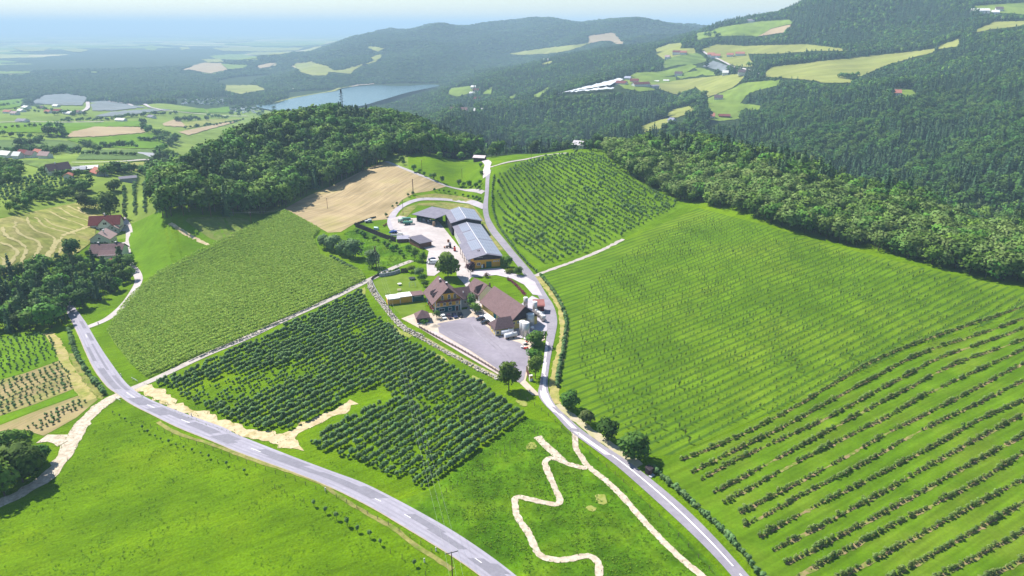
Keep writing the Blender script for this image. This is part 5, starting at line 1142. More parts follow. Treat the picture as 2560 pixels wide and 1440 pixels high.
# the yellow farmhouse
phi = R(21); c = at_front((1088,785),(1153,774), phi)
fh = empty('farmhouse', (c.x, c.y, c.z), phi, 'yellow and teal farmhouse with steep brown roof and flower balcony', 'house')
Wd, Ln = 12.8, 15.5; hx = Wd/2
MB().box((0,Ln/2,.65),(Wd+.04,Ln+.04,4.5)).build('ground_floor_wall', w_teal, fh)
MB().prism([(-hx,0,2.9),(hx,0,2.9),(hx,0,6.2),(0,0,12.2),(-hx,0,6.2)], (0,Ln,0)).build('upper_wall', w_yellow, fh)
gb = MB().prism([(-2.95,-.12,9.25),(2.95,-.12,9.25),(0,-.12,12.15)], (0,.2,0)).build('gable_boarding', w_wood, fh)
rf = gable_roof(fh, r_brown, -hx-1.5, hx+1.5, -1.3, Ln+.8, 5.1, 5.1, 12.65)
for x, y, z in ((-.9,9.5,12.2),(.9,4.6,12.0)): chimney(rf, x, y, z, 1.0)
for y in (4.2, 7.6):                                              # roof dormers on the left slope
    d = MB().prism([(-6.3,y-1.0,7.2),(-6.3,y+1.0,7.2),(-6.3,y,8.5)], (3.6,0,1.2)).build('dormer', r_dark, rf); MB().box((-6.33,y,7.35),(.1,1.5,.9)).build('dormer_window', m_glass, rf)
for s_ in (-1,1): MB().box((s_*(hx-.25),-.03,3.0),(.55,.1,6.0)).build('corner_trim', w_white, fh)
MB().box((0,-.04,2.95),(Wd-.9,.12,.16)).build('cornice', w_white, fh)
bal = MB().box((.2,-.75,5.55),(11.2,1.5,.18)).box((.2,-1.46,6.05),(11.2,.08,.85)).build('balcony', w_brown, fh)
fl = []; ff = []; rr_ = np.random.default_rng(5); q = np.column_stack([rr_.uniform(-5.2,5.6,150), rr_.normal(-1.6,.12,150), rr_.normal(6.4,.14,150)]); quads_to(fl, ff, q, rr_.normal(size=(150,3)), .2, rr_)
mesh_obj('balcony_flowers', fl, ff, m_gold, bal)
for x in (-2.6, .6, 3.4): window(fh, (x,-.06,7.5), '-y', .95, 1.7, True)
for x in (-4.7,-1.7,1.1,4.5): window(fh, (x,-.06,4.15), '-y', 1.1, 1.25)
window(fh, (-3.1,-.09,1.45), '-y', 2.4, 1.2); window(fh, (.9,-.09,1.45), '-y', 1.5, 1.3)
dr = MB().box((4.3,-.05,1.15),(1.4,.14,2.5)).build('door', w_brown, fh); MB().box((3.45,-.06,1.2),(.22,.16,2.8)).box((5.15,-.06,1.2),(.22,.16,2.8)).box((4.3,-.06,2.55),(1.4,.16,.22)).build('door_frame', m_frame, fh)
for y in (3,6,9,12): window(fh, (-hx-.03,y,4.1), '-x', 1.1, 1.3); window(fh, (-hx-.05,y,1.5), '-x', 1.1, 1.3)
wg = MB().box((hx+2.6,6.4,1.7),(5.2,7.4,6.6)).prism([(hx,2.7,5.0),(hx,10.1,5.0),(hx,6.4,8.6)], (5.2,0,0)).build('side_wing', w_grey, fh)
a = MB(); a.slab((hx-3.5,1.9,4.6),(hx+6.0,1.9,4.6),(hx+6.0,6.4,9.0),(hx-3.5,6.4,9.0),.25); a.slab((hx-3.5,6.4,9.0),(hx+6.0,6.4,9.0),(hx+6.0,10.9,4.6),(hx-3.5,10.9,4.6),.25); wr = a.build('wing_roof', r_brown, fh)
MB().box((hx+2.4,4.2,7.2),(.35,.35,.9)).build('vent', m_steelcap, wr); window(fh, (hx+2.6,2.66,2.6), '-y', 1.1, 1.2); window(fh, (hx+5.23,6.4,2.6), '+x', 1.1, 1.2)
fl = []; ff = []; q = np.column_stack([np.full(160,-hx-.5)+rr_.normal(0,.3,160), rr_.uniform(.5,11,160), rr_.uniform(.2,3.2,160)]); quads_to(fl, ff, q, rr_.normal(size=(160,3)), .26, rr_)
tag(mesh_obj('wall_flowers', fl, ff, m_gold, fh), kind='stuff')

# garden store in a row, left of the farmhouse
a_, b_ = g1(970,763), g1(1060,751); c = a_; ph = math.atan2(b_.y-a_.y, b_.x-a_.x); wt = (b_-a_).length/3
gs = empty('garden_store', (c.x,c.y,c.z), ph, 'low row of yellow garden stores with two white roofs and one brown', 'outbuilding')
for k in range(3):
    x0, x1 = k*wt, (k+1)*wt-.05; hgt = (3.0,3.3,3.2)[k]
    MB().box(((x0+x1)/2,2.5,hgt/2-.8),(x1-x0,5,hgt+1.6)).build('wall', (w_yellow,w_yellow,w_teal)[k], gs)
    MB().box(((x0+x1)/2,2.4,hgt+.12),(x1-x0+.25,5.9,.24)).build('roof', (r_white,r_white,r_brown)[k], gs)
    if k == 2: MB().box(((x0+x1)/2,-.05,1.2),(3.4,.12,2.4)).build('door', w_green, gs); MB().box(((x0+x1)/2,-.1,2.75),(3.6,.2,.3)).build('door_lamp_strip', m_frame, gs)
    else: MB().box(((x0+x1)/2,-.02,hgt-.35),(x1-x0-.5,.1,.5)).build('fascia', w_grey if k == 0 else w_yellow, gs)
    MB().box((x0+.12,-.06,hgt/2),(.24,.2,hgt)).build('pillar', w_white, gs)
# pavilion
c = g1(1056,801); pv_ = empty('pavilion', (c.x,c.y,c.z), R(15), 'open garden pavilion with brown pyramid roof and plants', 'pavilion')
a = MB(); apex = (0,0,5.3); e = [(-3.3,-3.3,2.5),(3.3,-3.3,2.5),(3.3,3.3,2.5),(-3.3,3.3,2.5)]
b = len(a.v); a.v += e+[apex]+[(x,y,z-.2) for x,y,z in e]; a.f += [(0,1,4),(1,2,4),(2,3,4),(3,0,4),(8,7,6,5)]+[(i,5+i,5+(i+1)%4,(i+1)%4) for i in range(4)]; a.build('roof', r_brown, pv_)
for x, y in ((-2.7,-2.7),(2.7,-2.7),(2.7,2.7),(-2.7,2.7)): MB().box((x,y,.9),(.22,.22,3.2)).build('post', w_brown, pv_)
MB().box((0,-2.6,.35),(5.2,.12,1.0)).box((-2.6,0,.35),(.12,5.2,1.0)).build('railing', w_brown, pv_); MB().box((.4,-3.9,0.1),(6.4,1.2,.7)).build('planter', w_grey, pv_)
V_, F_ = crown_broad(77, 2.2, 5.0, 260, .3, 0, 7, .5); o = mesh_obj('planting', V_, F_, m_leaf, pv_); o.location = (.4,-3.7,.2)

# the winery barn with its annexes
phi = R(29); c = g1(1309,818); bn = empty('barn', (c.x,c.y,c.z), phi, 'long yellow winery barn with big brown roof and black boarded gable', 'barn')
hx = 7.0; Ln = 27.5
MB().prism([(-hx,0,-1.6),(hx,0,-1.6),(hx,0,4.4),(0,0,10.0),(-hx,0,4.4)], (0,Ln,0)).build('wall', w_pale, bn)
MB().prism([(-hx-.05,-.14,4.1),(hx+.05,-.14,4.1),(hx+.05,-.14,4.5),(0,-.14,10.1),(-hx-.05,-.14,4.5)], (0,.2,0)).build('gable_boarding', w_wood, bn)
gable_roof(bn, r_brown, -hx-1.0, hx+1.0, -1.2, Ln+.6, 3.75, 3.75, 10.5)
for x in (-5.2,-2.6,0): window(bn, (x,-.08,3.1), '-y', 1.2, .8)
for y0, y1 in ((2.5,11.5),(12.6,15.5)): MB().box((-hx-.04,(y0+y1)/2,1.7),(.12,y1-y0,2.9)).build('glazed_front', w_teal, bn)
for y in (3.6,5.6,7.6,9.6): window(bn, (-hx-.12,y,1.8), '-x', 1.4, 1.9)
MB().box((-hx-3.2,10,.15),(5.2,20,1.3)).build('ramp', w_white, bn); MB().box((-hx-5.9,10,.35),(.2,20,1.5)).build('ramp_wall', w_brown, bn)
c2 = g1(1258,838); an = empty('barn_annex', (c2.x,c2.y,c2.z), phi-R(8), 'small pale yellow annex with hipped dark roof at the barn corner', 'outbuilding')
MB().box((.6,3.6,.9),(8.2,7.0,5.2)).build('wall', w_pale, an)
a = MB(); hh = [(-4.1,-.5,3.3),(5.3,-.5,3.3),(5.3,7.7,3.3),(-4.1,7.7,3.3)]; a.v += hh+[(-1.4,3.6,6.9),(4.9,3.6,6.9)]+[(x,y,z-.2) for x,y,z in hh]; a.f += [(0,1,5,4),(1,2,5),(2,3,4,5),(3,0,4),(9,8,7,6)]+[(i,6+i,6+(i+1)%4,(i+1)%4) for i in range(4)]; a.build('roof', r_dark, an)
window(an, (-3.53,2.2,1.6), '-x', 1.0, 1.0); window(an, (-3.53,5.0,1.6), '-x', 1.0, 1.0); window(an, (-2.4,.07,1.6), '-y', .9, 1.1)
MB().box((-3.5,.1,1.3),(.4,.3,3.8)).box((4.7,.1,1.3),(.3,.3,3.8)).build('corner_trim', w_white, an)
c3 = g1(1208,752); ab = empty('barn_annex', (c3.x,c3.y,c3.z), phi+R(6), 'cream annex with brown roof and dark cross gable behind the barn', 'outbuilding')
MB().prism([(-2.0,0,-1.5),(7,0,-1.5),(7,0,4.0),(2.5,0,7.6),(-2.0,0,4.0)], (0,11,0)).build('wall', w_white, ab)
rfb = gable_roof(ab, r_brown, -2.9, 8.0, -.4, 11.8, 3.5, 3.5, 8.0)
MB().prism([(-2.6,.8,3.7),(-2.6,4.6,3.7),(-2.6,2.7,7.1)], (4.6,0,.6)).build('cross_gable', r_dark, rfb); MB().box((4.2,.4,7.4),(.6,.6,1.8)).build('chimney', r_dark, rfb)
MB().box((-2.05,2.7,1.0),(.14,2.2,2.6)).build('door', w_brown, ab); window(ab, (-2.05,6.5,2.0), '-x', 1.0, 1.2); window(ab, (-2.05,9.0,2.0), '-x', 1.0, 1.2)

# the long machine shed, three roofs in a line
phi = R(13); c = g1(1217,668.5)
sh = empty('machine_hall', (c.x,c.y,c.z), phi, 'long shed with solar roof and yellow gable with green gate', 'shed')
def pv_field(roof, xa, za, xb, zb, y0, y1, nx, ny, gap=.12):
    dx, dz = (xb-xa)/nx, (zb-za)/nx; n_ = np.cross((0,1,0), (dx,0,dz)); n_ = n_/np.linalg.norm(n_); n_ = n_ if n_[2] > 0 else -n_; ly = (y1-y0)/ny; me = None
    for i in range(nx):
        for j in range(ny):
            x0, z0 = xa+dx*i, za+dz*i
            if me is None:
                q = np.array([(dx*.04,0,dz*.04),(dx*.96,0,dz*.96),(dx*.96,ly-gap,dz*.96),(dx*.04,ly-gap,dz*.04)]); me = MB().prism(q+n_*.10, -n_*.06).build('solar_panel', m_pv); md_ = me.data; COL.objects.unlink(me); me = md_
            o = link(bpy.data.objects.new('solar_panel', me), roof); o.location = (x0, y0+j*ly, z0)
def hall(root, y0, y1, xl, xr, wl, wr, zt, sl, sr, wallm, roofm, yo0=.6, yo1=.0, pvs=()):
    zl, zr = zt-sl*-xl, zt-sr*xr
    gable_wall('wall', wallm, root, wl, wr, y0, y1, zt-sl*-wl-.3, zt-sr*wr-.3, zt-.3, 0)
    rf = gable_roof(root, roofm, xl, xr, y0-yo0, y1+yo1, zl, zr, zt, 0, .25); MB().box((0,(y0+y1)/2,zt+.05),(.5,y1-y0,.14)).build('ridge_cap', m_alu, rf)
    for side, f0, f1, nx, ny, ya, yb in pvs:
        if side < 0: pv_field(rf, xl*f0, zt-sl*-xl*f0, xl*f1, zt-sl*-xl*f1, ya, yb, nx, ny)
        else: pv_field(rf, xr*f0, zt-sr*xr*f0, xr*f1, zt-sr*xr*f1, ya, yb, nx, ny)
    return rf
hall(sh, 0, 29, -11.2, 9.2, -7.2, 7.6, 8.2, .24, .22, w_yellow, r_grey, 1.2, 0, [(-1,.06,.56,5,3,11,28.5),(1,.05,.97,5,4,.5,28.5)])
MB().prism([(-7.3,-.13,4.6),(7.7,-.13,4.6),(7.7,-.13,6.15),(0,-.13,7.9),(-7.3,-.13,6.1)], (0,.2,0)).build('gable_boarding', w_wood, sh)
MB().box((-3.5,-.2,6.2),(2.8,.08,.12)).build('sign_strip', m_frame, sh)
MB().box((1.2,-.04,1.6),(3.0,.14,3.6)).build('gate', w_green, sh); MB().box((-1.7,-.04,1.1),(1.0,.14,2.3)).build('door', w_wood, sh); MB().box((-2.6,-.2,.9),(.9,.3,1.9)).build('white_cabinet', m_frame, sh)
window(sh, (-4.6,-.08,2.3), '-y', 1.7, 1.3)
for x in (4.2,5.4,6.6): window(sh, (x,-.08,3.4), '-y', .5, .4)
for y in (0.5,7,14,21,28): MB().box((-10.4,y,2.0),(.28,.28,5.6)).build('post', w_brown, sh)
MB().box((-7.7,14.5,.3),(1.0,28,1.2)).build('loading_ledge', w_white, sh)
for x, y in ((-3.5,7.5),(-2.8,7.0)): MB().box((x,y,8.2-.24*-x+.35),(.35,.35,.8)).build('vent', m_dark, sh)
s2 = empty('machine_hall', (c.x,c.y,c.z), phi, 'middle machine shed with white front and rows of solar panels', 'shed')
hall(s2, 29.3, 68, -9.2, 9.4, -8.0, 8.2, 8.0, .24, .22, w_white, r_grey, 0, 0, [(-1,.06,.62,5,4,30,47.5),(-1,.06,.62,5,4,49.5,67),(1,.05,.97,5,5,30,67)])
for y in (33,39,45,51,57,63): MB().box((-8.05,y,1.9),(.14,3.6,3.2)).build('door', w_grey if int(y) % 2 else w_wood, s2)
s3 = empty('machine_hall', (c.x,c.y,c.z), phi, 'higher shed with white striped solar roof at the loop lane', 'shed')
hall(s3, 69, 99, -10.2, 10.6, -9.4, 9.8, 10.2, .25, .22, w_wood, r_grey, 1.0, 0, [(-1,.05,.60,5,3,69,98),(1,.05,.97,5,4,69,98)])
for y in (72,80,88,96): MB().box((-9.45,y,2.2),(.2,5.5,4.2)).build('dark_bay', m_dark, s3)
a_, b_ = g1(1042,552), g1(1081,562); ph = math.atan2(b_.y-a_.y, b_.x-a_.x); wt = (b_-a_).length
os_ = empty('open_shed', (a_.x,a_.y,a_.z), ph, 'open fronted shed with wide grey roof and stacked crates inside', 'shed')
MB().box((wt/2,11.0,2.2),(wt,.3,6.6)).box((.15,5.5,2.0),(.3,11,5.6)).build('wall', w_green, os_)
MB().slab((-3.0,-1.6,4.6),(wt+4,-1.6,4.6),(wt+10,13.5,7.6),(2.5,13.5,7.6),.3).build('roof', r_grey, os_)
for k in range(4): MB().box((.3+k*(wt-.6)/3,-.1,1.8),(.26,.26,5.6)).build('post', w_wood, os_)
for k in range(7):
    o = MB().box((0,0,.75),(1.6,1.4,1.5)).box((0,-.72,.75),(1.4,.06,1.2)).build('crate', cmat('crate_green', (.10,.22,.19)) if k % 3 == 0 else cmat('crate_grey', (.30,.30,.34)))
    o.location = os_.matrix_basis @ Vector((1.6+k*(wt-3)/6, 2.2+(k % 2)*1.4, 0)); o.rotation_euler[2] = ph+.1*(k % 3); bpy.context.view_layer.update()
    w_ = Matrix.Rotation(ph,4,'Z') @ Vector((1.6+k*(wt-3)/6, 2.2+(k % 2)*1.4, 0, 1)); o.location = (a_.x+w_.x, a_.y+w_.y, a_.z+.1)
    tag(o, 'big '+('green' if k % 3 == 0 else 'grey')+' crate standing inside the open fronted shed', 'crate', 'crates inside the open shed, '+('green' if k % 3 == 0 else 'grey'))
# carport, low shed, red shed
a_, b_ = g1(1050,622), g1(1077,616); ph = math.atan2(b_.y-a_.y, b_.x-a_.x); wt = (b_-a_).length+.6
cp_ = empty('carport', (a_.x,a_.y,a_.z), ph, 'dark flat roofed carport with brown boarded front beside the yard', 'carport')
MB().slab((-.5,-.8,3.5),(wt+.5,-.8,3.5),(wt+.5,13.5,4.3),(-.5,13.5,4.3),.3).build('roof', mat('bitumen_roof', [(.125,.115,.145),(.15,.14,.17)], scale=.4), cp_); MB().box((wt/2,.1,1.0),(wt,.2,4.2)).box((.1,6.5,1.1),(.2,13,4.6)).build('wall', w_brown, cp_)
for y in (.3,6.5,13): MB().box((wt-.1,y,1.2),(.22,.22,4.6)).build('post', w_wood, cp_)
a_, b_ = g1(993,607), g1(1022,605); ph = math.atan2(b_.y-a_.y, b_.x-a_.x); wt = (b_-a_).length
ls = empty('low_shed', (a_.x,a_.y,a_.z), ph, 'low shed with pale grey lean-to roof by the plank fence', 'shed')
MB().box((wt/2,2.2,.7),(wt,4.4,3.6)).build('wall', w_brown, ls); MB().slab((-.3,-.4,2.5),(wt+.3,-.4,2.5),(wt+.3,5.0,3.3),(-.3,5.0,3.3),.2).build('roof', mat('pale_sheet', [(.28,.27,.33),(.34,.33,.39)], scale=.4), ls)
c = g1(1347,778); rs = empty('red_shed', (c.x,c.y,c.z), R(3), 'small red wooden shed with lean-to red roof beside the farm road', 'shed')
MB().box((0,0,.2),(4.8,4.8,1.4)).build('plinth', w_white, rs); MB().box((0,0,2.4),(4.5,4.5,3.0)).build('wall', cmat('red_boarding', (.15,.035,.040), .15, layers=[(.3,.8,1.15,(0,5,.3))]), rs); MB().slab((-2.7,-2.7,3.7),(2.7,-2.7,3.7),(2.7,2.9,5.0),(-2.7,2.9,5.0),.22).build('roof', mat('red_sheet', [(.27,.11,.10),(.32,.14,.125)], scale=.6), rs)
MB().box((0,-2.3,2.0),(1.3,.1,2.1)).build('door', w_brown, rs)

# steel tanks
def tank(u, v, r, h, lab, pipe=False, legs=True):
    g = g1(u, v); t = empty('steel_tank', (g.x,g.y,g.z), 0, lab, 'tank', 'upright steel tanks beside the barn')
    b = MB().cyl((0,0,.5), r, h-.5, 20).build('tank_body', m_steel, t); b.data.polygons.foreach_set('use_smooth', [len(p.vertices) == 4 for p in b.data.polygons])
    MB().dome((0,0,h), r*1.01, r*.22, 20).cyl((0,0,h-.12), r*1.03, .14, 20).build('tank_lid', m_steelcap, t)
    for k in range(3): a = k*2.094+.5; MB().cyl((r*.75*math.cos(a), r*.75*math.sin(a), -.4), .09, 1.0, 6).build('leg', m_dark, t)
    MB().cyl((0,0,h+r*.2), r*.22, .25, 10).build('hatch', m_alu, t)
    if pipe: MB().tube((r*1.05,0,.3),(r*1.05,0,h),.06).build('pipe', m_alu, t)
    return t
tank(1325,817,1.75,6.4,'largest upright steel tank in front of the black barn gable', True)
tank(1334,809,.8,4.4,'slim steel tank right behind the largest tank')
tank(1314,843,1.55,6.9,'front upright steel tank left of the broad bush', True)
tank(1306,837,1.35,6.4,'pale upright tank half hidden behind the front tank')
tank(1314,771,1.05,5.6,'tall slim steel tank nearest the flower bed')
tank(1337,785,1.1,6.2,'tall steel tank beside the small red shed')
for k, (u, v) in enumerate([(1341,788),(1346,793),(1351,796)]): tank(u, v, .75, 2.9, ['low steel tank next to the tall tank by the red shed','middle one of three low steel tanks in a row','last of three low steel tanks in a row'][k])
tank(1358,804,.95,3.1,'short wide steel tank at the road end of the row', True); tank(1354,799,.85,2.6,'short tank behind the wide tank at the road end')
tank(1331,826,.8,1.7,'small white squat tank behind the broad bush')
def tanker(u, v, rz, lab):
    g = g1(u, v); t = empty('tank_trailer', (g.x,g.y,g.z), rz, lab, 'trailer', 'horizontal tank trailers by the annex')
    b = MB().cyl((-2.8,0,1.75), .95, 5.6, 20, axis='x').build('tank_body', m_steelcap, t); b.data.polygons.foreach_set('use_smooth', [len(p.vertices) == 4 for p in b.data.polygons])
    MB().cyl((.7,0,2.6), .35, .35, 12).build('hatch', m_alu, t); MB().box((0,0,.78),(5.2,1.5,.16)).build('chassis', cmat('tan_chassis', (.45,.33,.22)), t); MB().box((3.4,0,.7),(1.6,.15,.15)).build('drawbar', m_dark, t)
    for x in (-1.4,1.0):
        for y in (-.7,.7): MB().cyl((x,y-.12,.42), .42, .24, 14, axis='y').build('wheel', m_tyre, t)
tanker(1277,846,R(22),'front silver tank trailer lying beside the annex'); tanker(1268,838,R(22),'rear silver tank trailer against the annex wall')

# ------------------------------------------------------------------ cars and machines
def car(u, v, rz, paint, lab, van=False, group=None, z=0):
    g = g1(u, v); t = empty('van' if van else 'car', (g.x,g.y,g.z+.18), rz, lab, 'van' if van else 'car', group)
    l, w, h = (5.2,2.0,2.3) if van else (4.4,1.8,1.45); a = MB()
    pr = [(-l/2,.35),(l/2-.1,.35),(l/2,.62),(l/2-.15,.82 if not van else 1.05),(l*.24,.95 if not van else 1.25),(-l/2+.08,.98 if not van else 1.25),(-l/2,.6)]
    a.prism([(x,-w/2,z_) for x, z_ in pr], (0,w,0)).build('body', paint, t)
    zc = .95 if not van else 1.25; c0, c1, t0, t1 = (-l*.43, l*.25, -l*.34, l*.06) if not van else (-l*.49, l*.33, -l*.48, l*.20)
    a = MB(); a.v += [(c0,-w*.47,zc),(c1,-w*.47,zc),(c1,w*.47,zc),(c0,w*.47,zc),(t0,-w*.40,h-.08),(t1,-w*.40,h-.08),(t1,w*.40,h-.08),(t0,w*.40,h-.08)]; a.f += [(4,5,6,7),(0,1,5,4),(1,2,6,5),(2,3,7,6),(3,0,4,7)]; a.build('cabin_glass' if not van else 'cabin', m_glass if not van else paint, t)
    MB().box(((t0+t1)/2,0,h-.04),(t1-t0+.05,w*.82,.09)).build('roof', paint, t)
    if van: MB().prism([(c1-.02,-w*.44,zc+.02),(c1-.02,w*.44,zc+.02),(t1+.03,w*.37,h-.12),(t1+.03,-w*.37,h-.12)], (.06,0,.05)).build('windscreen', m_glass, t); MB().box((t1-.55,0,1.65),(1.0,w*.90,.5)).build('side_window', m_glass, t)
    for x in (-l*.31, l*.31):
        for y in (-w/2+.08, w/2-.08): wh = MB().cyl((x,y-.11,.33), .33, .22, 12, axis='y').build('wheel', m_tyre, t); MB().cyl((x,y-.12,.33), .19, .24, 8, axis='y').build('rim', m_alu, wh)
    for y in (-w*.34, w*.34): MB().box((l/2-.06,y,.70),(.1,.36,.16)).build('headlight', m_frame, t); MB().box((-l/2+.02,y,.78),(.08,.3,.2)).build('tail_light', m_gold, t)
    return t
p_white = cmat('white_paint', (.70,.70,.70), .02, .3, spec=.5); p_black = cmat('black_paint', (.018,.018,.022), .05, .25, spec=.6); p_blue = cmat('blue_paint', (.030,.040,.11), .05, .25, spec=.6); p_wine = cmat('wine_paint', (.045,.022,.04), .05, .25, spec=.6); p_navy = cmat('navy_paint', (.02,.025,.045), .05, .25, spec=.6); p_red = cmat('red_paint', (.42,.045,.03), .05, .4)
fr = R(21-90)
car(1109,796,fr,p_white,'white car first of the four in front of the farmhouse')
car(1123,795,fr,p_wine,'dark wine coloured car beside the white one')
car(1137,793,fr,p_blue,'dark blue car third of the four at the farmhouse')
car(1152,791,fr,p_black,'black car parked nearest the farmhouse door')
car(1201,800,R(200),p_navy,'dark navy car parked by the barn ramp'); car(1213,809,R(202),p_black,'black car parked in front beside the navy car')
car(1081,660,R(185),p_white,'white delivery van parked by the big linden', True); car(1080,651,R(186),p_blue,'dark blue car parked behind the white van')
car(303,634,R(80),p_white,'white car parked beside the brown roofed house'); car(303,645,R(80),p_navy,'dark car parked in the shade behind the white car')
car(306,566,R(20),p_navy,'dark car beside the red roofed house'); car(296,611,R(15),p_black,'dark car beside the pale gabled house')
def machine(name, u, v, rz, lab, cat, parts):
    g = g1(u, v); t = empty(name, (g.x,g.y,g.z+.15), rz, lab, cat)
    for nm, mb, m in parts: mb.build(nm, m, t)
    return t
p_mach = cmat('machine_green', (.10,.26,.20)); p_mblue = cmat('machine_blue', (.05,.10,.38)); p_cream = cmat('cream_tarp', (.66,.66,.62)); p_rust = cmat('rust', (.26,.11,.06), .2)
wheels = lambda xs, w, r: [('wheel', MB().cyl((x,y-.14,r), r, .28, 12, axis='y'), m_tyre) for x in xs for y in (-w/2,w/2)]
machine('tractor', 1122, 620, R(190), 'small tractor with a red front loader by the shed', 'tractor', [('body', MB().box((.6,0,1.0),(2.0,.9,.8)), p_navy),('cab', MB().box((-.8,0,1.8),(1.4,1.5,1.5)), m_glass),('cab_roof', MB().box((-.8,0,2.6),(1.5,1.6,.12)), p_navy),('loader', MB().box((2.6,0,.6),(.7,1.8,.8)).tube((-.2,.6,1.4),(2.4,.6,.8),.09).tube((-.2,-.6,1.4),(2.4,-.6,.8),.09), p_rust)]+wheels([-.9],1.7,.75)+wheels([1.2],1.5,.5))
machine('forklift', 1137, 628, R(100), 'red forklift beside the white ledge of the long shed', 'forklift', [('body', MB().box((0,0,.8),(1.9,1.2,1.0)), p_red),('mast', MB().box((1.1,0,1.5),(.14,1.0,2.6)), m_dark),('cage', MB().box((-.2,0,2.2),(1.3,1.1,.08)).tube((.4,.5,1.2),(.3,.5,2.2),.05).tube((-.8,.5,1.2),(-.7,.5,2.2),.05).tube((.4,-.5,1.2),(.3,-.5,2.2),.05).tube((-.8,-.5,1.2),(-.7,-.5,2.2),.05), p_red),('fork', MB().box((1.7,.3,.2),(1.1,.12,.06)).box((1.7,-.3,.2),(1.1,.12,.06)), m_dark)]+wheels([-.6,.6],1.1,.32))
machine('pallet_stack', 1121, 606, R(15), 'brown pallet stack in front of the white shed', 'pallets', [('pallet', MB().box((0,0,.15+k*.28),(1.3,1.0,.2)), p_rust) for k in range(6)])
machine('pallet_stack', 1085, 566, R(15), 'tall stack of tan pallets at the corner of the open shed', 'pallets', [('pallet', MB().box((.1*(k % 2),0,.15+k*.28),(1.5,1.2,.2)), cmat('pallet_wood', (.40,.27,.18))) for k in range(11)])
def silo_trailer(u, v, rz, lab, m, L_=6.5, r=1.15):
    machine('harvest_trailer', u, v, rz, lab, 'trailer', [('hopper', MB().prism([(-L_/2,-1.1,1.9),(-L_/2,1.1,1.9),(-L_/2,.6,.9),(-L_/2,-.6,.9)], (L_,0,0)), m),('cover', MB().prism([(-L_/2,r*math.cos(q),1.9+.75*math.sin(q)) for q in np.linspace(0,math.pi,9)], (L_,0,0)), m),('frame', MB().box((.6,0,.75),(L_+1.5,.9,.14)), m_dark)]+wheels([-1.6,1.2],1.9,.5))
silo_trailer(1020,562,R(8),'front green covered trailer in the machine yard',p_mach); silo_trailer(1016,553,R(8),'second green covered trailer behind the front one',p_mach,6.0); silo_trailer(1003,556,R(60),'pale green tarpaulin covered trailer left of the green ones',cmat('pale_green_tarp',(.38,.52,.42)),4.5)
machine('farm_implement', 985, 583, R(25), 'blue farm implement with white arms beside the plank fence', 'implement', [('body', MB().box((0,0,.9),(3.8,1.6,1.3)).box((-2.4,0,.7),(1.6,1.0,.8)), p_mblue),('arm', MB().tube((-1.5,.6,1.8),(2.8,1.5,2.4),.16).tube((1.0,.4,1.4),(3.2,-1.2,1.8),.14), m_frame),('boom', MB().tube((1.5,0,1.2),(4.6,.6,1.1),.12).tube((4.6,.6,1.1),(5.0,1.6,.8),.1), p_navy)]+wheels([-.8,.9],1.8,.5))
machine('flat_trailer', 990, 593, R(-8), 'long white flat trailer along the low shed', 'trailer', [('bed', MB().box((0,0,1.0),(7.5,2.0,.3)), m_frame),('side_board', MB().box((0,1.0,1.4),(7.5,.1,.6)).box((0,-1.0,1.4),(7.5,.1,.6)), m_frame)]+wheels([-2.2,1.8],1.8,.42))
machine('round_tank', 1001, 588, 0, 'white rounded water tank behind the flat trailer', 'tank', [('tank_body', MB().cyl((-1.4,0,.9), .75, 2.8, 14, axis='x'), m_frame),('saddle', MB().box((0,0,.25),(2.2,1.2,.4)), m_dark)])
machine('old_trailer', 921, 556, R(25), 'old white topped machine parked on the rough grass', 'implement', [('body', MB().box((0,0,.9),(4.6,2.0,.9)), w_grey),('hood', MB().box((1.0,0,1.7),(2.4,1.8,.8)), p_cream),('arm', MB().tube((-2.2,0,1.0),(-3.6,.6,1.6),.14), m_dark)]+wheels([-1.2,1.4],2.0,.5))
machine('rusty_plough', 962, 565, R(70), 'rust coloured plough standing on the dry grass', 'implement', [('beam', MB().tube((-2,0,.9),(2,0,.9),.14), p_rust),('share', MB().box((-1.2,.2,.5),(.5,.9,.8),.5), p_rust),('share', MB().box((0,.2,.5),(.5,.9,.8),.5), p_rust),('share', MB().box((1.2,.2,.5),(.5,.9,.8),.5), p_rust),('hitch', MB().box((2.2,0,.8),(.4,1.2,1.0)), p_rust)])
machine('covered_box', 941, 574, R(-20), 'pale blue covered box beside the plank fence', 'box', [('box', MB().box((0,0,.7),(2.8,1.8,1.4)), cmat('pale_blue_tarp', (.50,.66,.68))),('lid', MB().prism([(-1.45,-.95,1.4),(-1.45,.95,1.4),(-1.45,0,1.8)], (2.9,0,0)), cmat('pale_blue_lid', (.58,.72,.74)))])
machine('garden_machine', 1312, 862, R(30), 'white and red small machine by the car park edge', 'implement', [('body', MB().box((0,0,.6),(1.6,1.0,.7)), m_frame),('engine', MB().box((.9,.2,.7),(.8,.8,.7)), p_red)]+wheels([-.4,.5],1.0,.28))
machine('garden_machine', 1309, 872, R(-20), 'two white drums with a red pump on the car park', 'implement', [('drum', MB().cyl((-.8,0,0), .5, .9, 12), m_frame),('drum', MB().cyl((.3,.5,0), .5, .9, 12), m_frame),('pump', MB().box((.8,-.5,.4),(.9,.7,.7)), p_red),('base', MB().box((0,0,-.05),(2.4,1.8,.1)), p_rust)])
machine('planter_box', 1318, 874, R(10), 'cream planter with a red top by the island edge', 'planter', [('box', MB().box((0,0,.3),(1.3,.9,.6)), m_cream),('plants', MB().dome((0,0,.6),.5,.5,10), p_red)])
machine('white_basin', 1315, 848, R(5), 'flat white basin on the ground in front of the tank', 'basin', [('basin', MB().box((0,0,.2),(1.9,1.2,.4)), m_frame),('rim', MB().box((0,0,.42),(2.0,1.3,.06)), r_white)])

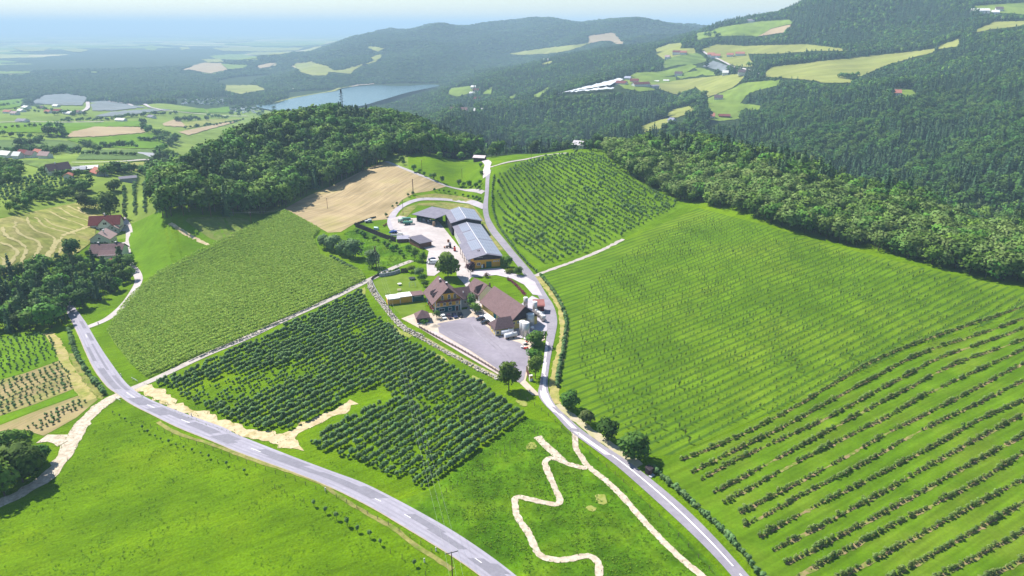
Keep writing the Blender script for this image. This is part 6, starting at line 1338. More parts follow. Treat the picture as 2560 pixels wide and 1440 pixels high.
# ------------------------------------------------------------------ the hamlet and the farms further off
def house(u, v, rz, W, L, eave, ridge, wm, rm, lab, name='house', cat='house', over=.7, wins=True, ch=True, trap=None):
    """u, v: foot of the near gable; ridge along local y"""
    g = g1(u, v); t = empty(name, (g.x,g.y,g.z), rz, lab, cat)
    MB().prism([(-W/2,0,-2.5),(W/2,0,-2.5),(W/2,0,eave),(0,0,ridge-.2),(-W/2,0,eave)], (0,L,0)).build('wall', wm, t)
    s_ = (ridge-eave)/(W/2); rf = gable_roof(t, rm, -W/2-over, W/2+over, -over, L+over, eave-s_*over+.1, eave-s_*over+.1, ridge+.1)
    if ch: chimney(rf, W*.12, L*.4, ridge+.3, .7, w_white)
    if wins:
        for x in (-W*.25, W*.25): window(t, (x,-.06,1.6), '-y', 1.2, 1.3)
        window(t, (0,-.06,eave+.2), '-y', 1.4, 1.2)
        for y in np.arange(2.2, L-1.5, 3.2): window(t, (-W/2-.05,y,1.6), '-x', 1.1, 1.3); window(t, (W/2+.05,y,1.6), '+x', 1.1, 1.3)
    return t
# red roofed house: main ridge across, cross gable to the front
g = g1(262,578); t = empty('house', (g.x,g.y,g.z), R(12), 'white house with dark red roof and cross gable by the white lane', 'house')
MB().prism([(-9,1.5,-2),(-9,10.5,-2),(-9,10.5,4.6),(-9,6,8.9),(-9,1.5,4.6)], (18,0,0)).build('wall', w_white, t)
a = MB(); a.slab((-9.9,.6,4.0),(9.9,.6,4.0),(9.9,6,9.3),(-9.9,6,9.3)); a.slab((-9.9,6,9.3),(9.9,6,9.3),(9.9,11.4,4.0),(-9.9,11.4,4.0)); rf = a.build('roof', r_red, t); chimney(rf, -.5, 7, 9.5, .9, w_white)
MB().prism([(-3,-1,-2),(5.5,-1,-2),(5.5,-1,4.6),(1.25,-1,8.6),(-3,-1,4.6)], (0,7,0)).build('front_gable', w_white, t); gable_roof(t, r_red, -3.8, 6.3, -1.9, 6, 4.0, 4.0, 9.05, 1.25, .25, 'gable_roof')
window(t, (1.3,-1.08,5.4), '-y', 2.2, 1.4); window(t, (-1.4,-1.08,1.8), '-y', 2.4, 1.3); window(t, (-6,1.42,2), '-y', 1.3, 1.4)
house(283,582,R(12),7,7,3.2,5.6,w_grey,r_pink,'small garage house with pinkish roof in front of the red roofed house','garage','garage',ch=False)
house(252,613,R(8),11.5,11,4.2,8.0,cmat('pale_green_render',(.46,.52,.44)),r_pink,'pale green house with front gable and light roof','house')
g = g1(262,652); t = empty('house', (g.x,g.y,g.z), R(6), 'long brown roofed house with a lower front roof by the white lane', 'house')
MB().prism([(-9.5,4,-2),(-9.5,14,-2),(-9.5,14,4.4),(-9.5,9,7.6),(-9.5,4,4.4)], (18,0,0)).build('wall', w_white, t)
a = MB(); a.slab((-10.4,2.6,3.7),(9.2,2.6,3.7),(9.2,9,8.0),(-10.4,9,8.0)); a.slab((-10.4,9,8.0),(9.2,9,8.0),(9.2,15,4.0),(-10.4,15,4.0)); rf = a.build('roof', r_brown, t); chimney(rf, 4, 9.4, 8.2, .7, r_dark); chimney(rf, -6, 9.4, 8.2, .7, r_dark)
MB().box((3,1.8,1.2),(11,5,5.0)).build('front_wing', w_white, t); MB().slab((-3.2,-1.2,3.4),(9.0,-1.2,3.4),(9.0,3.8,5.6),(-3.2,3.8,5.6)).build('front_roof', r_brown, t); window(t, (0,-.76,1.8), '-y', 1.4, 1.2); window(t, (5,-.76,1.8), '-y', 1.4, 1.2); window(t, (-7,3.94,1.8), '-y', 1.4, 1.3)
g = g1(283,678); t = empty('outbuilding', (g.x,g.y,g.z), R(8), 'outbuilding with sloping dark red roof beside the small wood', 'outbuilding')
MB().box((0,4,1),(8,8,5)).build('wall', w_white, t); MB().slab((-4.8,-.8,2.9),(4.8,-.8,2.9),(4.4,8.6,5.2),(-4.4,8.6,5.2)).build('roof', r_red, t); MB().box((-1,0,1.2),(2.4,.14,2.4)).build('door', w_brown, t)
# farm at the edge of the valley
house(121,438,R(-40),10,16,4.5,9.0,w_white,r_dark,'white house with purple brown roof at the valley edge')
house(180,433,R(-70),8,11,3.6,5.4,w_grey,mat('pale_grey_roof',[(.36,.36,.40),(.44,.44,.48)],scale=.3),'grey roofed barn of the valley edge farm','barn','barn',wins=False,ch=False)
house(205,430,R(-70),8,13,3.6,5.4,w_brown,r_white,'barn with bright white roof at the valley edge farm','barn','barn',wins=False,ch=False)
house(170,447,R(20),6,7,2.6,4.4,w_white,r_orange,'small orange roofed house below the valley edge barns','outbuilding','outbuilding',wins=False,ch=False)
house(258,441,R(50),9,14,3.4,6.6,w_grey,r_orange,'barn with pale orange roof right of the valley edge farm','barn','barn',wins=False,ch=False)
house(300,452,R(-60),6,12,2.2,3.4,w_grey,r_grey,'long low grey shed on the green bank','shed','shed',wins=False,ch=False)
house(1463,371,R(60),9,11,3.6,6.6,w_white,cmat('pale_sheet_roof',(.52,.48,.50)),'white house with pale roof alone behind the knoll')
house(1213,400,R(75),7,10,2.6,4.0,w_wood,cmat('pinkish_white_roof',(.60,.50,.50)),'dark shed with pale roof at the top lane','shed','shed',wins=False,ch=False)
# hillside farms across the valley
hr = lambda *a, **k: house(*a, **k)
hr(1786,296,R(75),16,34,5,10,w_white,r_orange,'large orange roofed house above the near forest ridge')
hr(1824,294,R(80),13,20,3.5,6.5,w_brown,r_red,'brown walled annex joined to the large orange roofed house','outbuilding','outbuilding',wins=False,ch=False)
hr(1686,308,R(30),10,12,5,8.5,w_white,cmat('slate_roof',(.22,.22,.28)),'white hillside house with slate roof among trees')
hr(1806,249,R(70),12,16,4.5,9.5,w_white,r_dark,'white house with dark roof on the green hillside terrace')
hr(2251,238,R(70),14,24,4.5,9.0,w_white,r_orange,'red roofed house in a clearing of the great forest')
hr(1566,212,R(55),16,26,4,9,w_white,r_red,'red roofed barn at the left of the big hillside farm','barn','barn',wins=False)
hr(1596,207,R(75),14,20,5,10,cmat('pink_render',(.60,.42,.42)),r_red,'pink house in the middle of the big hillside farm')
hr(1582,216,R(-60),13,48,5,9.5,w_white,r_red,'long white barn with red roof at the big hillside farm','barn','barn',wins=False,ch=False)
hr(1625,219,R(-60),16,22,4,6,w_grey,r_grey,'grey roofed shed at the end of the long white barn','shed','shed',wins=False,ch=False)
hr(1577,200,R(60),12,16,5,9,w_grey,cmat('blue_grey_roof',(.35,.36,.44)),'blue grey roofed house at the back of the big hillside farm')
hr(1672,204,R(80),8,14,3,5,w_white,r_white,'white roofed shelter at the edge of the hillside meadow','shed','shed',wins=False,ch=False)
hr(1647,205,R(80),7,16,2.5,4,w_white,r_white,'low white greenhouse beside the hillside meadow','greenhouse','greenhouse',wins=False,ch=False)
for u, v, a, W, L, rm, lab in [(1786,141,60,11,14,r_orange,'leftmost house of the upper hillside hamlet'),(1800,144,70,12,18,r_orange,'second and widest house of the upper hillside hamlet'),(1833,142,65,10,13,r_orange,'third house of the upper hillside hamlet'),(1861,139,70,12,18,r_orange,'rightmost house of the upper hillside hamlet'),
                            (1700,135,70,11,16,r_red,'red roofed house at the top of the hillside orchard'),(1716,136,70,9,13,r_orange,'small orange roofed house at the top of the hillside orchard'),(1674,147,60,9,10,r_pink,'tan house left of the hillside orchard'),
                            (1705,189,70,11,14,r_dark,'dark roofed house behind the hillside hedge'),(1872,186,75,10,18,r_dark,'dark roofed house where the hillside road ends'),(1820,187,75,9,10,r_white,'small white house beside the hillside road'),
                            (1886,56,70,14,18,r_grey,'house on the skyline of the far hilltop'),(2471,32,75,14,30,r_white,'long white farmhouse on the top right meadow'),(2496,36,70,10,12,r_white,'small white building beside the long farmhouse'),(2519,50,70,14,20,r_grey,'grey roofed house on the top right meadow'),(2506,28,70,9,12,r_dark,'dark little barn at the top of the right meadow'),
                            (1169,281,80,12,28,r_brown,'long reddish roofed house in the valley below the lake'),(1206,252,70,11,18,r_red,'red roofed house among the valley trees'),(1248,258,75,10,16,r_orange,'orange roofed house at the foot of the forest slope'),(1197,230,70,11,14,r_red,'house beside the small green valley field'),(1187,238,70,10,12,r_white,'white house beside the small green valley field'),(1207,283,75,9,14,r_white,'white roofed hall among the valley trees'),
                            (30,283,70,14,24,r_orange,'leftmost house of the far village'),(60,280,60,14,20,r_white,'white roofed hall of the far village'),(45,287,70,12,18,r_pink,'pale roofed house of the far village'),(72,272,60,16,22,r_white,'bright house at the top of the far village'),(147,268,70,12,18,r_white,'white house below the netted orchard'),(110,272,65,11,14,r_dark,'dark roofed house below the netted orchard'),(155,281,70,14,22,r_red,'red roofed house in the middle of the far village'),(181,287,75,12,22,r_white,'white roofed house at the right of the far village'),(202,284,70,13,18,r_brown,'brown roofed house at the right end of the far village'),(128,283,70,11,16,r_orange,'orange roofed house of the far village'),
                            (68,306,75,14,24,r_grey,'grey hall beside the valley road'),(314,304,75,12,24,r_white,'long white barn at the edge of the bright field'),(386,296,65,13,18,r_grey,'grey roofed house beside the netted orchards'),
                            (30,394,70,10,16,r_white,'white roofed house of the valley village'),(8,393,70,9,14,r_pink,'house at the left edge of the valley village'),(55,396,75,8,10,r_white,'small white house of the valley village'),(72,391,65,10,15,r_red,'dark red roofed house of the valley village'),(108,390,60,10,15,r_orange,'orange roofed house of the valley village'),(127,396,75,8,14,r_pink,'pink roofed house at the right of the valley village'),(90,394,70,9,12,r_brown,'brown house of the valley village'),
                            (390,398,75,11,24,w_grey,'grey roofed works hall beside the hill wood'),(585,242,80,16,36,r_white,'bright white hall beside the lakeside trees'),(745,226,70,14,26,r_white,'white lakeside pavilion on the beach'),(1190,222,70,10,12,r_white,'small white house in the far side valley'),
                            (402,187,70,22,40,r_orange,'large red works building in the far woods'),(424,186,70,20,30,r_orange,'second red works building in the far woods'),(512,197,70,18,34,r_orange,'red roofed house below the far wood'),(828,166,70,16,22,r_red,'red farmhouse on the lakeside meadow'),(850,163,70,12,18,r_dark,'dark barn on the lakeside meadow'),(1371,153,70,10,14,r_white,'small white house alone on the far slope')]:
    k_ = 1.35 if u > 1150 else .9; hr(u, v, R(a), W*k_, L*k_, 4.2*k_, 7.8*k_, w_white, rm, lab, wins=False, ch=False)
# caravans at the camp sites near the lake
r_ = np.random.default_rng(71); cv_ = None
for k in range(70):
    u, v = (r_.uniform(455,560), r_.uniform(248,262)) if k < 42 else (r_.uniform(575,650), r_.uniform(270,284))
    if cv_ is None:
        cv_ = MB().box((0,0,1.6),(8,3.4,2.6)).box((0,0,2.98),(7.4,3.0,.2)).build('caravan', p_white); o = cv_
    else: o = link(bpy.data.objects.new('caravan', cv_.data))
    g = g1(u, v); o.location = g; o.rotation_euler[2] = r_.uniform(-.5,.5); o.scale = (r_.uniform(.8,1.5),1,1)
    tag(o, 'white caravan parked at the '+('wooded camp site left of the lake' if k < 42 else 'camp site nearest the lake shore'), 'caravan', 'caravans at the '+('wooded camp site' if k < 42 else 'shore camp site'))
CT = [VT[0], VT[1]]
for k in range(90):
    u, v = (r_.uniform(440,570), r_.uniform(246,268)) if k < 45 else (r_.uniform(575,690), r_.uniform(252,292))
    g = g1(u, v); place('campsite_tree', 'tree between the caravans of the '+('wooded camp site' if k < 45 else 'shore camp site'), 'tree', 'trees of the '+('wooded camp site' if k < 45 else 'shore camp site'), CT[k % 2], (g.x,g.y,g.z-.3), r_.uniform(0,6), r_.uniform(.8,1.3))
# white netting over the orchard on the hillside
for pl, lab in ([(1380,243),(1492,216),(1547,201),(1556,204),(1524,219),(1490,224),(1440,232),(1410,238)], 'long white hail net above the hillside orchard'), ([(1450,233),(1495,226),(1536,224),(1534,228),(1480,232),(1420,237)], 'second smaller white hail net below the long one'):
    t = g1(*pl[0]); rt = empty('hail_net', (0,0,0), 0, lab, 'net'); o = sheet('net_sheet', pl, mat('white_net', [(.44,.47,.50),(.58,.60,.62)], scale=.05, layers=[(9,.86,1.06,(R(30),1,.1))]), 5.0, parent=rt, dens=5, jag=.8)
    for p in pl[::2]: q = g1(*p); MB().box((q.x,q.y,q.z+2.3),(.3,.3,5)).build('net_post', w_wood, rt)
# the mast on the wooded hill
q = math.atan((838-1280)/FPX*cP); mx_, my_ = 735*math.sin(q), 735*math.cos(q); mz_ = float(hz(mx_, my_)); top = 33.5
ms = empty('radio_mast', (mx_,my_,mz_), R(20), 'dark lattice radio mast rising above the wooded hilltop', 'mast')
for sx in (-1,1):
    for sy in (-1,1): MB().tube((sx*1.0,sy*1.0,-1),(sx*.45,sy*.45,top),.13,4).build('leg', m_dark, ms)
a = MB()
for k in range(16):
    z0, z1 = k*top/16, (k+1)*top/16; r0 = 1.0-.55*z0/top; r1 = 1.0-.55*z1/top
    for (ax, ay), (bx, by) in (((-1,-1),(1,-1)),((1,-1),(1,1)),((1,1),(-1,1)),((-1,1),(-1,-1))): a.tube((ax*r0,ay*r0,z0),(bx*r1,by*r1,z1),.07,4)
a.build('bracing', m_dark, ms)
for z in (21.5,24.5,27,29.5): MB().box((-1.4,0,z),(1.6,.5,.5)).box((1.3,.2,z+.6),(1.2,.4,.4)).build('antenna', m_dark, ms)
MB().cyl((0,0,top-3), .75, 3.4, 10).build('top_drum', m_dark, ms)

# ------------------------------------------------------------------ poles and wires
TOP = {}
def pole(u, v, h, lab, kind='single', key=None, arm=2.0, rz=.4, dark=True):
    g = g1(u, v); t = empty('utility_pole', (g.x,g.y,g.z), rz, lab, 'utility pole'); m = w_brown if dark else w_grey
    if kind == 'single': MB().cyl((0,0,-.6), .16, h+.6, 8, .11).build('pole', m, t)
    else:
        s_ = 1.2 if kind == 'a' else 1.5
        MB().tube((-s_,0,-.5),(-.1,0,h),.15,7).build('pole', m, t); MB().tube((s_,0,-.5),(.1,0,h),.15,7).build('pole', m, t)
        if kind == 'four': MB().tube((0,-s_,-.5),(0,-.1,h),.15,7).build('pole', m, t); MB().tube((0,s_,-.5),(0,.1,h),.15,7).build('pole', m, t)
    ca = MB().box((0,0,h-.35),(arm,.14,.14)).build('crossarm', m_dark, t)
    for x in (-arm/2+.1, 0, arm/2-.1): MB().cyl((x,0,h-.28), .06, .34, 6).build('insulator', m_frame, ca)
    q = Vector((math.cos(rz), math.sin(rz), 0)); TOP[key or lab] = [Vector((g.x,g.y,g.z+h+.05))+q*x for x in (-arm/2+.1, 0, arm/2-.1)]
pole(1132,1466,10.5,'wooden power pole with double crossarm below the main road','single','p1',3.2,.35)
pole(974,791,11.5,'slim wooden pole at the boulder wall by the garden store','single','p2',2.2,.3)
pole(941,669,12.5,'four legged power pole standing beside the single willow','four','p3',2.4,.3)
pole(629,566,9.5,'wooden pole at the edge of the maize below the hill wood','single','p4',1.8,1.2)
pole(819,522,8.0,'wooden pole in the stubble field','single','p5',1.8,1.2)
pole(1033,487,12.0,'A-frame power pole between stubble field and loop lane','a','p6',2.2,1.3)
pole(313,546,10.5,'A-frame power pole behind the hamlet houses','a','p7',2.0,1.2)
pole(1008,538,11.0,'thin pole standing inside the loop lane','single','p8',.8,.3)
pole(1055,428,9.5,'wooden pole on the bank above the meadow lane','single','p9',1.6,1.2)
pole(1155,446,8.5,'wooden pole among bushes right of the meadow lane bank','single','p10',1.4,1.2)
pole(1328,400,8.0,'thin pole at the top left of the young orchard','single','p11',1.2,1.2)
pole(1484,378,10.0,'pole on the crest of the knoll','single','p12',1.6,1.2)
m_wire = cmat('aluminium_wire', (.42,.44,.40), rough=.4, metal=.2)
def wires(a, b, sag, lab, ends=None, n_=3, r=.014):
    A_, B_ = TOP[a], (TOP[b] if b in TOP else ends); t = empty('power_line', tuple(A_[1]), 0, lab, 'power line')
    for k in ((0,1,2) if n_ == 3 else (0,2)):
        mb = MB(); P = [A_[k].lerp(B_[k], s/14)-Vector((0,0,sag*4*(s/14)*(1-s/14)))-A_[1] for s in range(15)]
        for i in range(14): mb.tube(P[i], P[i+1], r, 4)
        mb.build('wire', m_wire, t)
wires('p1','p2',3.5,'three power wires crossing over the orchard above the road'); wires('p2','p3',2.0,'three power wires crossing the garden lawn')
e0 = [v_+Vector((14,-62,4)) for v_ in TOP['p1']]; wires('p1','xx',1.5,'three power wires leaving the pole at the bottom of the view', e0)
for a, b, lab in (('p7','p4','two wires along the dark edge of the hill wood'),('p4','p5','two wires between the maize pole and the stubble field pole'),('p5','p6','two wires above the stubble field')): wires(a, b, 2.5, lab, None, 2, .02)

# ------------------------------------------------------------------ walls and fences
ROCK = []
for k in range(5):
    rng = np.random.default_rng(900+k); import bmesh
    bm = bmesh.new(); bmesh.ops.create_icosphere(bm, subdivisions=1, radius=.5)
    for v_ in bm.verts: v_.co *= rng.uniform(.72,1.15); v_.co.x *= 1.25; v_.co.z *= .85
    me = bpy.data.meshes.new('boulder'); bm.to_mesh(me); bm.free(); me.materials.append(mat('boulder_stone', [(.28,.25,.20),(.40,.365,.31),(.48,.44,.375)], scale=.9, objvar=.22, bump=.06, bscale=3)); ROCK.append(me)
wl = wline([(925,705),(928,722),(944,746),(964,771),(984,796),(1004,817),(1028,832),(1060,848),(1100,871),(1150,898),(1200,924),(1248,948)], step=.8)
bw = empty('boulder_wall', tuple(g1(1060,848)), 0, 'long wall of heaped pale boulders along the garden and car park', 'wall'); bw.location.z -= 0
r_ = np.random.default_rng(91); cnt = 0; RV, RF = [], []; nrm_ = offset_line(wl, 1.0)-wl; o0 = Vector(bw.location)
for k in range(len(wl)):
    frac = k/len(wl); nrow = 3 if frac < .62 else 2
    for row in range(nrow):
        if r_.random() < .12: continue
        q = wl[k]+nrm_[k]*(row*.8-.9)+r_.normal(0,.16,2); s_ = r_.uniform(.75,1.4)
        rk = ROCK[int(r_.integers(0,5))]; single = cnt < 298 and r_.random() < .55
        if not single:
            M4 = Matrix.Translation(Vector((q[0],q[1],float(hz(*q))+.22+.30*row))-o0) @ Matrix.Rotation(r_.uniform(0,6.28),4,'Z') @ Matrix.Scale(s_,4); b = len(RV); RV += [tuple(M4 @ v_.co) for v_ in rk.vertices]; RF += [tuple(i+b for i in p_.vertices) for p_ in rk.polygons]; continue
        o = link(bpy.data.objects.new('boulder', rk), bw); o.location = Vector((q[0],q[1],float(hz(*q))+.22+.30*row))-o0; o.rotation_euler = tuple(r_.uniform(0,6.28,3)); o.scale = (s_,)*3; cnt += 1
tag(mesh_obj('small_boulders', RV, RF, ROCK[0].materials[0], bw), kind='stuff')
sheet('wall_planting', np.concatenate([offset_line(wl,1.6)[::3], offset_line(wl,-1.2)[::-3]]), mat('stony_verge', [(.24,.24,.08),(.33,.29,.15),(.14,.19,.03)], scale=.6, layers=[(1.2,.75,1.2,None)]), .15, pix=False, step=2.5)
pf = wline([(1048,820),(1060,827),(1098,848),(1150,876),(1200,905),(1248,934)], step=2.1); r0 = Vector((pf[0][0],pf[0][1],float(hz(*pf[0]))))
fe = empty('picket_fence', tuple(r0), 0, 'long brown picket fence on top of the boulder wall by the car park', 'fence')
pst = None; m_fence = cmat('fence_wood', (.16,.10,.085), .2)
for i in range(len(pf)):
    p = Vector((pf[i][0],pf[i][1],float(hz(*pf[i]))))
    if pst is None: pst = MB().box((0,0,.6),(.2,.2,1.7)).build('post', m_fence, fe); pst.location = p-r0
    else: o = link(bpy.data.objects.new('post', pst.data), fe); o.location = p-r0
    if i+1 < len(pf):
        q = Vector((pf[i+1][0],pf[i+1][1],float(hz(*pf[i+1])))); d = q-p; ang = math.atan2(d.y,d.x); L_ = d.length; mb = MB()
        for k in range(12): mb.box(((k+.5)*L_/12,0,.55+.12*math.sin(math.pi*(k+.5)/12)),(.09,.04,1.0))
        mb.box((L_/2,.04,.35),(L_,.05,.1)).box((L_/2,.04,.85),(L_,.05,.1)); o = mb.build('picket_bay', m_fence, fe); o.location = p-r0; o.rotation_euler[2] = ang
def board_fence(pix, h, lab, m, bay=3.0, name='plank_fence', thick=.12, cat='fence'):
    w = wline(pix, step=bay); r0 = Vector((w[0][0],w[0][1],float(hz(*w[0])))); t = empty(name, tuple(r0), 0, lab, cat)
    for i in range(len(w)-1):
        p = Vector((w[i][0],w[i][1],float(hz(*w[i])))); q = Vector((w[i+1][0],w[i+1][1],float(hz(*w[i+1])))); d = q-p; L_ = math.hypot(d.x,d.y)
        o = MB().box((0,0,h/2),(.2,.2,h+.5)).build('post', m, t); o.location = p-r0
        mb = MB()
        for k in range(6): mb.box(((k+.5)*L_/6,0,h/2+.02*(k % 2)),(L_/6-.03,thick,h))
        o = mb.build('plank_bay', m, t); o.location = p-r0; o.rotation_euler[2] = math.atan2(d.y,d.x)
    return t
board_fence([(889,568),(905,574),(935,586),(965,598),(990,606)], 3.2, 'tall dark plank fence above the rank grass slope', w_wood)
board_fence([(886,563),(905,556),(925,548),(940,544)], 1.2, 'low dark post fence at the corner of the rough grass', m_dark, 3.5, 'post_fence')
board_fence([(1003,682),(1021,680)], 2.4, 'dark wooden double gate between garden and track', w_wood, 2.0, 'garden_gate', cat='gate')
board_fence([(928,702),(935,694),(950,688)], 1.2, 'brown garden fence at the bend of the track', m_fence, 2.5, 'garden_fence')
board_fence([(930,706),(945,735),(965,762)], 1.1, 'grey garden fence along the top of the boulder wall', w_grey, 3.0, 'garden_fence')
board_fence([(1316,930),(1320,940),(1324,950)], 2.4, 'brown plank gate leaf at the yard entrance', w_brown, 3.0, 'entrance_gate', cat='gate')
machine('gate_pillar', 1327, 952, R(20), 'yellow and white gate pillar at the yard entrance', 'pillar', [('pillar', MB().box((0,0,.9),(1.2,.8,2.4)), w_white),('sign_panel', MB().box((0,-.1,1.5),(1.0,.8,.9)), w_yellow),('cap', MB().box((0,0,2.2),(1.35,.95,.16)), w_white)])
gw = wline([(948,692),(962,691),(975,689),(988,686),(1000,681)], step=2.2); r0 = Vector((gw[0][0],gw[0][1],float(hz(*gw[0])))); cwl = empty('garden_wall', tuple(r0), 0, 'curved grey stone garden wall below a clipped hedge', 'wall')
for i in range(len(gw)-1):
    d = gw[i+1]-gw[i]; L_ = np.hypot(*d)
    for lv in range(3):
        for k in range(2): o = MB().box((0,0,0),(L_/2-.04,.5-.03*lv,.62)).build('stone', cmat('grey_stone', (.30,.31,.35), .2), cwl); q = gw[i]+d*(k+.5)/2; o.location = Vector((q[0],q[1],float(hz(*q))+.3+lv*.65))-r0; o.rotation_euler[2] = math.atan2(d[1],d[0])
hg = offset_line(gw, 1.6); V_, F_ = [], []
for q in hg: v2, f2 = crown_broad(int(abs(q[0])*10), 2.6, 2.8, 110, .32, 0, 5, .5); b = len(V_); V_ += [(x+q[0],y+q[1],z+float(hz(*q))) for x,y,z in v2]; F_ += [tuple(i+b for i in f) for f in f2]
tag(mesh_obj('garden_hedge', V_, F_, m_leaf_dark), 'clipped dark hedge above the curved garden wall', 'hedge')
# rows of wire-fence posts along the farm road and stakes in the meadow
m_stake = cmat('grey_stake', (.16,.13,.10), .2)
sk = None
def stake(u, v, h, lab, group):
    global sk
    if sk is None: sk = MB().cyl((0,0,-.3), .07, 1.0+.3, 6, .055).build('stake', m_stake); o = sk
    else: o = link(bpy.data.objects.new('stake', sk.data))
    o.location = g1(u,v); o.scale = (1.1,1.1,h); o.rotation_euler = (RNG.normal(0,.05), RNG.normal(0,.05), 0); tag(o, lab, 'stake', group)
for u, v in [(1092,1250),(1105,1240),(1117,1231),(1131,1223),(1143,1214),(1156,1207),(1168,1197),(1180,1189),(1206,1170),(1240,1142),(1250,1134),(1262,1123),(1275,1115),(1288,1104),(1292,1118),(1275,1128),(1262,1133),(1250,1141),(1206,1175),(1336,1082),(1347,1076),(1345,1090),(1305,1095)]: stake(u, v, 1.6, 'thin stake of a newly planted row on the lower meadow', 'stakes of the new row on the lower meadow')
for u, v in [(660,1208),(688,1222),(712,1232),(736,1247),(761,1257),(588,1172),(545,1158),(976,1384),(1005,1398),(1064,1438)]: stake(u, v, 1.5, 'bare stake in the line of young trees below the road', 'bare stakes below the road')
def wire_fence(pix, lab, step=4.0):
    w = wline(pix, step=step); r0 = Vector((w[0][0],w[0][1],float(hz(*w[0])))); t = empty('wire_fence', tuple(r0), 0, lab, 'fence'); P = [Vector((q[0],q[1],float(hz(*q)))) for q in w]; me = None
    for p in P:
        if me is None: o = MB().cyl((0,0,-.3), .08, 1.6, 6).build('post', m_stake, t); me = o.data
        else: o = link(bpy.data.objects.new('post', me), t)
        o.location = p-r0
    for z in (.6,1.15):
        mb = MB()
        for i in range(len(P)-1): mb.tube(P[i]-r0+Vector((0,0,z)), P[i+1]-r0+Vector((0,0,z)), .018, 3)
        mb.build('wire', m_dark, t)
wire_fence([(1300,990),(1345,1020),(1385,1052),(1420,1085),(1470,1130),(1530,1180),(1600,1245),(1680,1325),(1750,1400),(1800,1455)], 'wire fence along the left verge of the farm road')
wire_fence([(360,1060),(430,1090),(520,1120),(620,1160),(720,1195),(830,1240),(920,1285),(1010,1335),(1080,1380)], 'wire fence along the lower verge of the main road')
# a grassy ditch edge under that fence
path('dry_verge', [(395,1055),(440,1082),(530,1112),(640,1152),(740,1185),(800,1208),(860,1248),(920,1285),(990,1325),(1040,1365),(1090,1395),(1130,1425)], 1.3, m_dry, .10, rough=.12)
# small things
machine('roadside_hut', 1622, 1184, R(42), 'small dark brown wooden hut at the field corner by the farm road', 'hut', [('wall', MB().box((0,0,.9),(1.7,1.5,1.9)), w_wood),('roof', MB().slab((-1.0,-.95,1.8),(1.0,-.95,1.8),(1.0,.95,2.2),(-1.0,.95,2.2),.12), w_wood),('door', MB().box((-.2,-.88,.8),(.8,.06,1.6)), w_brown),('base', MB().box((-.3,-1.3,-.05),(2.0,1.0,.3)), w_grey)])
for i, (u, v) in enumerate([(303,941),(479,1041),(814,1228),(1090,1378),(1061,1406),(246,811)]):
    machine('delineator_post', u, v, R(40), ['white road marker post by the maize field corner','white road marker post at the dirt strip','white stone marker on the lower road verge','white flat marker lying on the verge above the power pole','white post in the meadow beside the power pole','dark marker post at the white lane mouth'][i], 'marker post', [('post', MB().box((0,0,.5),(.28,.18,1.3)), m_frame if i < 5 else w_wood),('reflector', MB().box((0,-.1,.85),(.16,.04,.25)), m_dark)])
machine('road_barrier', 337, 953, R(-35), 'short grey guard rail where the concrete track begins', 'guard rail', [('rail', MB().box((0,0,.8),(4.5,.08,.3)), m_alu),('post', MB().box((-1.8,.1,.4),(.12,.12,1.0)), m_alu),('post', MB().box((1.8,.1,.4),(.12,.12,1.0)), m_alu)])
machine('road_barrier', 295, 1002, R(-35), 'short grey guard rail at the gravel track mouth', 'guard rail', [('rail', MB().box((0,0,.8),(4.0,.08,.3)), m_alu),('post', MB().box((-1.5,.1,.4),(.12,.12,1.0)), m_alu),('post', MB().box((1.5,.1,.4),(.12,.12,1.0)), m_alu)])
g = g1(1086,816); mb = MB(); rg = np.random.default_rng(4)
V_ = [(0,0,1.15)]+[(2.6*rr*math.cos(a)*rg.uniform(.85,1.15), 1.9*rr*math.sin(a)*rg.uniform(.85,1.15), 1.15*(1-rr)**1.2+rg.normal(0,.03)) for rr in (.3,.6,1.0) for a in np.linspace(0,6.283,13)[:-1]]
F_ = [(0,1+i,1+(i+1)%12) for i in range(12)]+[(1+12*k+i,13+12*k+i,13+12*k+(i+1)%12,1+12*k+(i+1)%12) for k in range(2) for i in range(12)]
hp_ = mesh_obj('gravel_heap', V_, F_, mat('heap_gravel', [(.36,.30,.24),(.44,.38,.31)], scale=2), smooth=True); hp_.location = (g.x,g.y,g.z+.12); tag(hp_, 'low heap of brown gravel at the edge of the car park', 'gravel heap')
machine('garden_table', 999, 713, 0, 'round white garden table in the middle of the lawn', 'table', [('tabletop', MB().cyl((0,0,.72), 1.1, .08, 16), m_frame),('base', MB().cyl((0,0,0), .5, .72, 10), w_grey)])
machine('picnic_set', 998, 727, R(15), 'wooden picnic table with two benches behind the garden store', 'picnic table', [('tabletop', MB().box((0,0,.75),(1.9,.8,.08)), m_cream),('bench', MB().box((0,.9,.45),(1.9,.35,.07)), m_cream),('bench', MB().box((0,-.9,.45),(1.9,.35,.07)), m_cream),('leg', MB().box((-.7,0,.38),(.1,1.8,.1)).box((.7,0,.38),(.1,1.8,.1)), w_brown)])
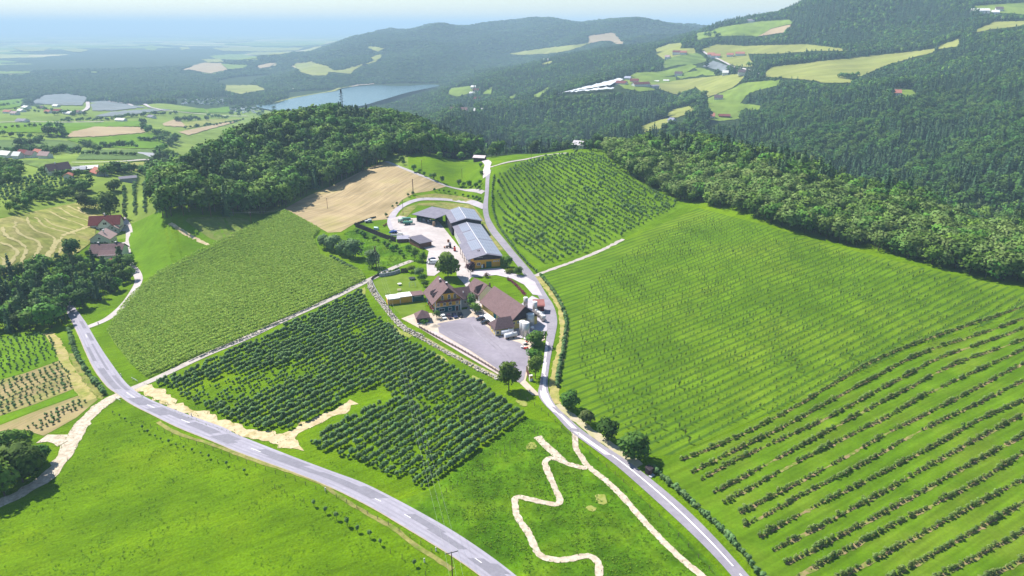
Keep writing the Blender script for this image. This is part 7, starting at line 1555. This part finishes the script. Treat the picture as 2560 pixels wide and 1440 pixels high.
machine('swing', 1031, 717, R(20), 'pale green garden swing frame on the lawn', 'swing', [('frame', MB().tube((-1.5,-1,0),(-1.5,0,2.5),.07).tube((-1.5,1,0),(-1.5,0,2.5),.07).tube((1.5,-1,0),(1.5,0,2.5),.07).tube((1.5,1,0),(1.5,0,2.5),.07).tube((-1.5,0,2.5),(1.5,0,2.5),.08), cmat('pale_green_paint',(.42,.56,.44))),('seat', MB().box((0,0,.5),(.6,.25,.05)), w_brown),('rope', MB().tube((-.3,0,.5),(-.3,0,2.5),.02,4).tube((.3,0,.5),(.3,0,2.5),.02,4), m_frame)])
machine('trampoline', 1030, 699, 0, 'round dark garden trampoline below the yellow shrubs', 'trampoline', [('mat', MB().cyl((0,0,.8), 1.7, .06, 18), m_dark),('rim', MB().cyl((0,0,.74), 1.85, .08, 18), w_green)]+[('leg', MB().cyl((1.6*math.cos(a),1.6*math.sin(a),0), .05, .76, 5), m_alu) for a in (0,1.57,3.14,4.71)])
fb = wline([(1270,698),(1280,705),(1292,716),(1303,727),(1312,738)], step=.5); V_, F_ = [], []; rg = np.random.default_rng(8)
q = np.repeat(fb, 22, 0)+rg.normal(0,.45,(len(fb)*22,2)); quads_to(V_, F_, np.column_stack([q, hz(q[:,0],q[:,1])+rg.uniform(.1,.8,len(q))]), rg.normal(size=(len(q),3)), .22, rg); tag(mesh_obj('flower_bed', V_, F_, m_flower), kind='stuff')
machine('flower_post', 1270, 703, 0, 'brown post at the upper end of the pink flower bed', 'post', [('post', MB().box((0,0,1.0),(.4,.4,2.4)), w_brown),('cap', MB().box((0,0,2.25),(.5,.5,.12)), w_wood)])
# hay swaths on the mown field
for k, pl in enumerate([[(69,544),(72,561),(94,580),(122,588),(139,602),(128,624),(106,658)],[(156,591),(178,583),(206,574),(231,564)],[(0,608),(25,616),(42,630),(36,647),(14,676)],[(111,547),(133,563),(167,572),(194,580)],[(6,569),(17,591),(50,608),(67,624),(56,652),(45,668)],[(156,594),(139,616),(131,630),(108,655)],[(164,602),(156,624),(140,642)],[(194,519),(211,536),(244,541)],[(125,530),(156,547),(192,558),(215,568)],[(90,545),(112,566),(150,578),(190,586)],[(-20,640),(10,648),(4,668),(-10,682)],[(150,521),(176,538),(210,550),(240,556)],[(40,556),(40,575),(62,592),(92,604),(100,622),(80,655)],[(170,516),(200,530),(228,534)]]):
    path('hay_swath', pl, 1.5, mat('hay', [(.40,.345,.15),(.48,.41,.20)], scale=.5), .40, rough=.35, step=1.5)
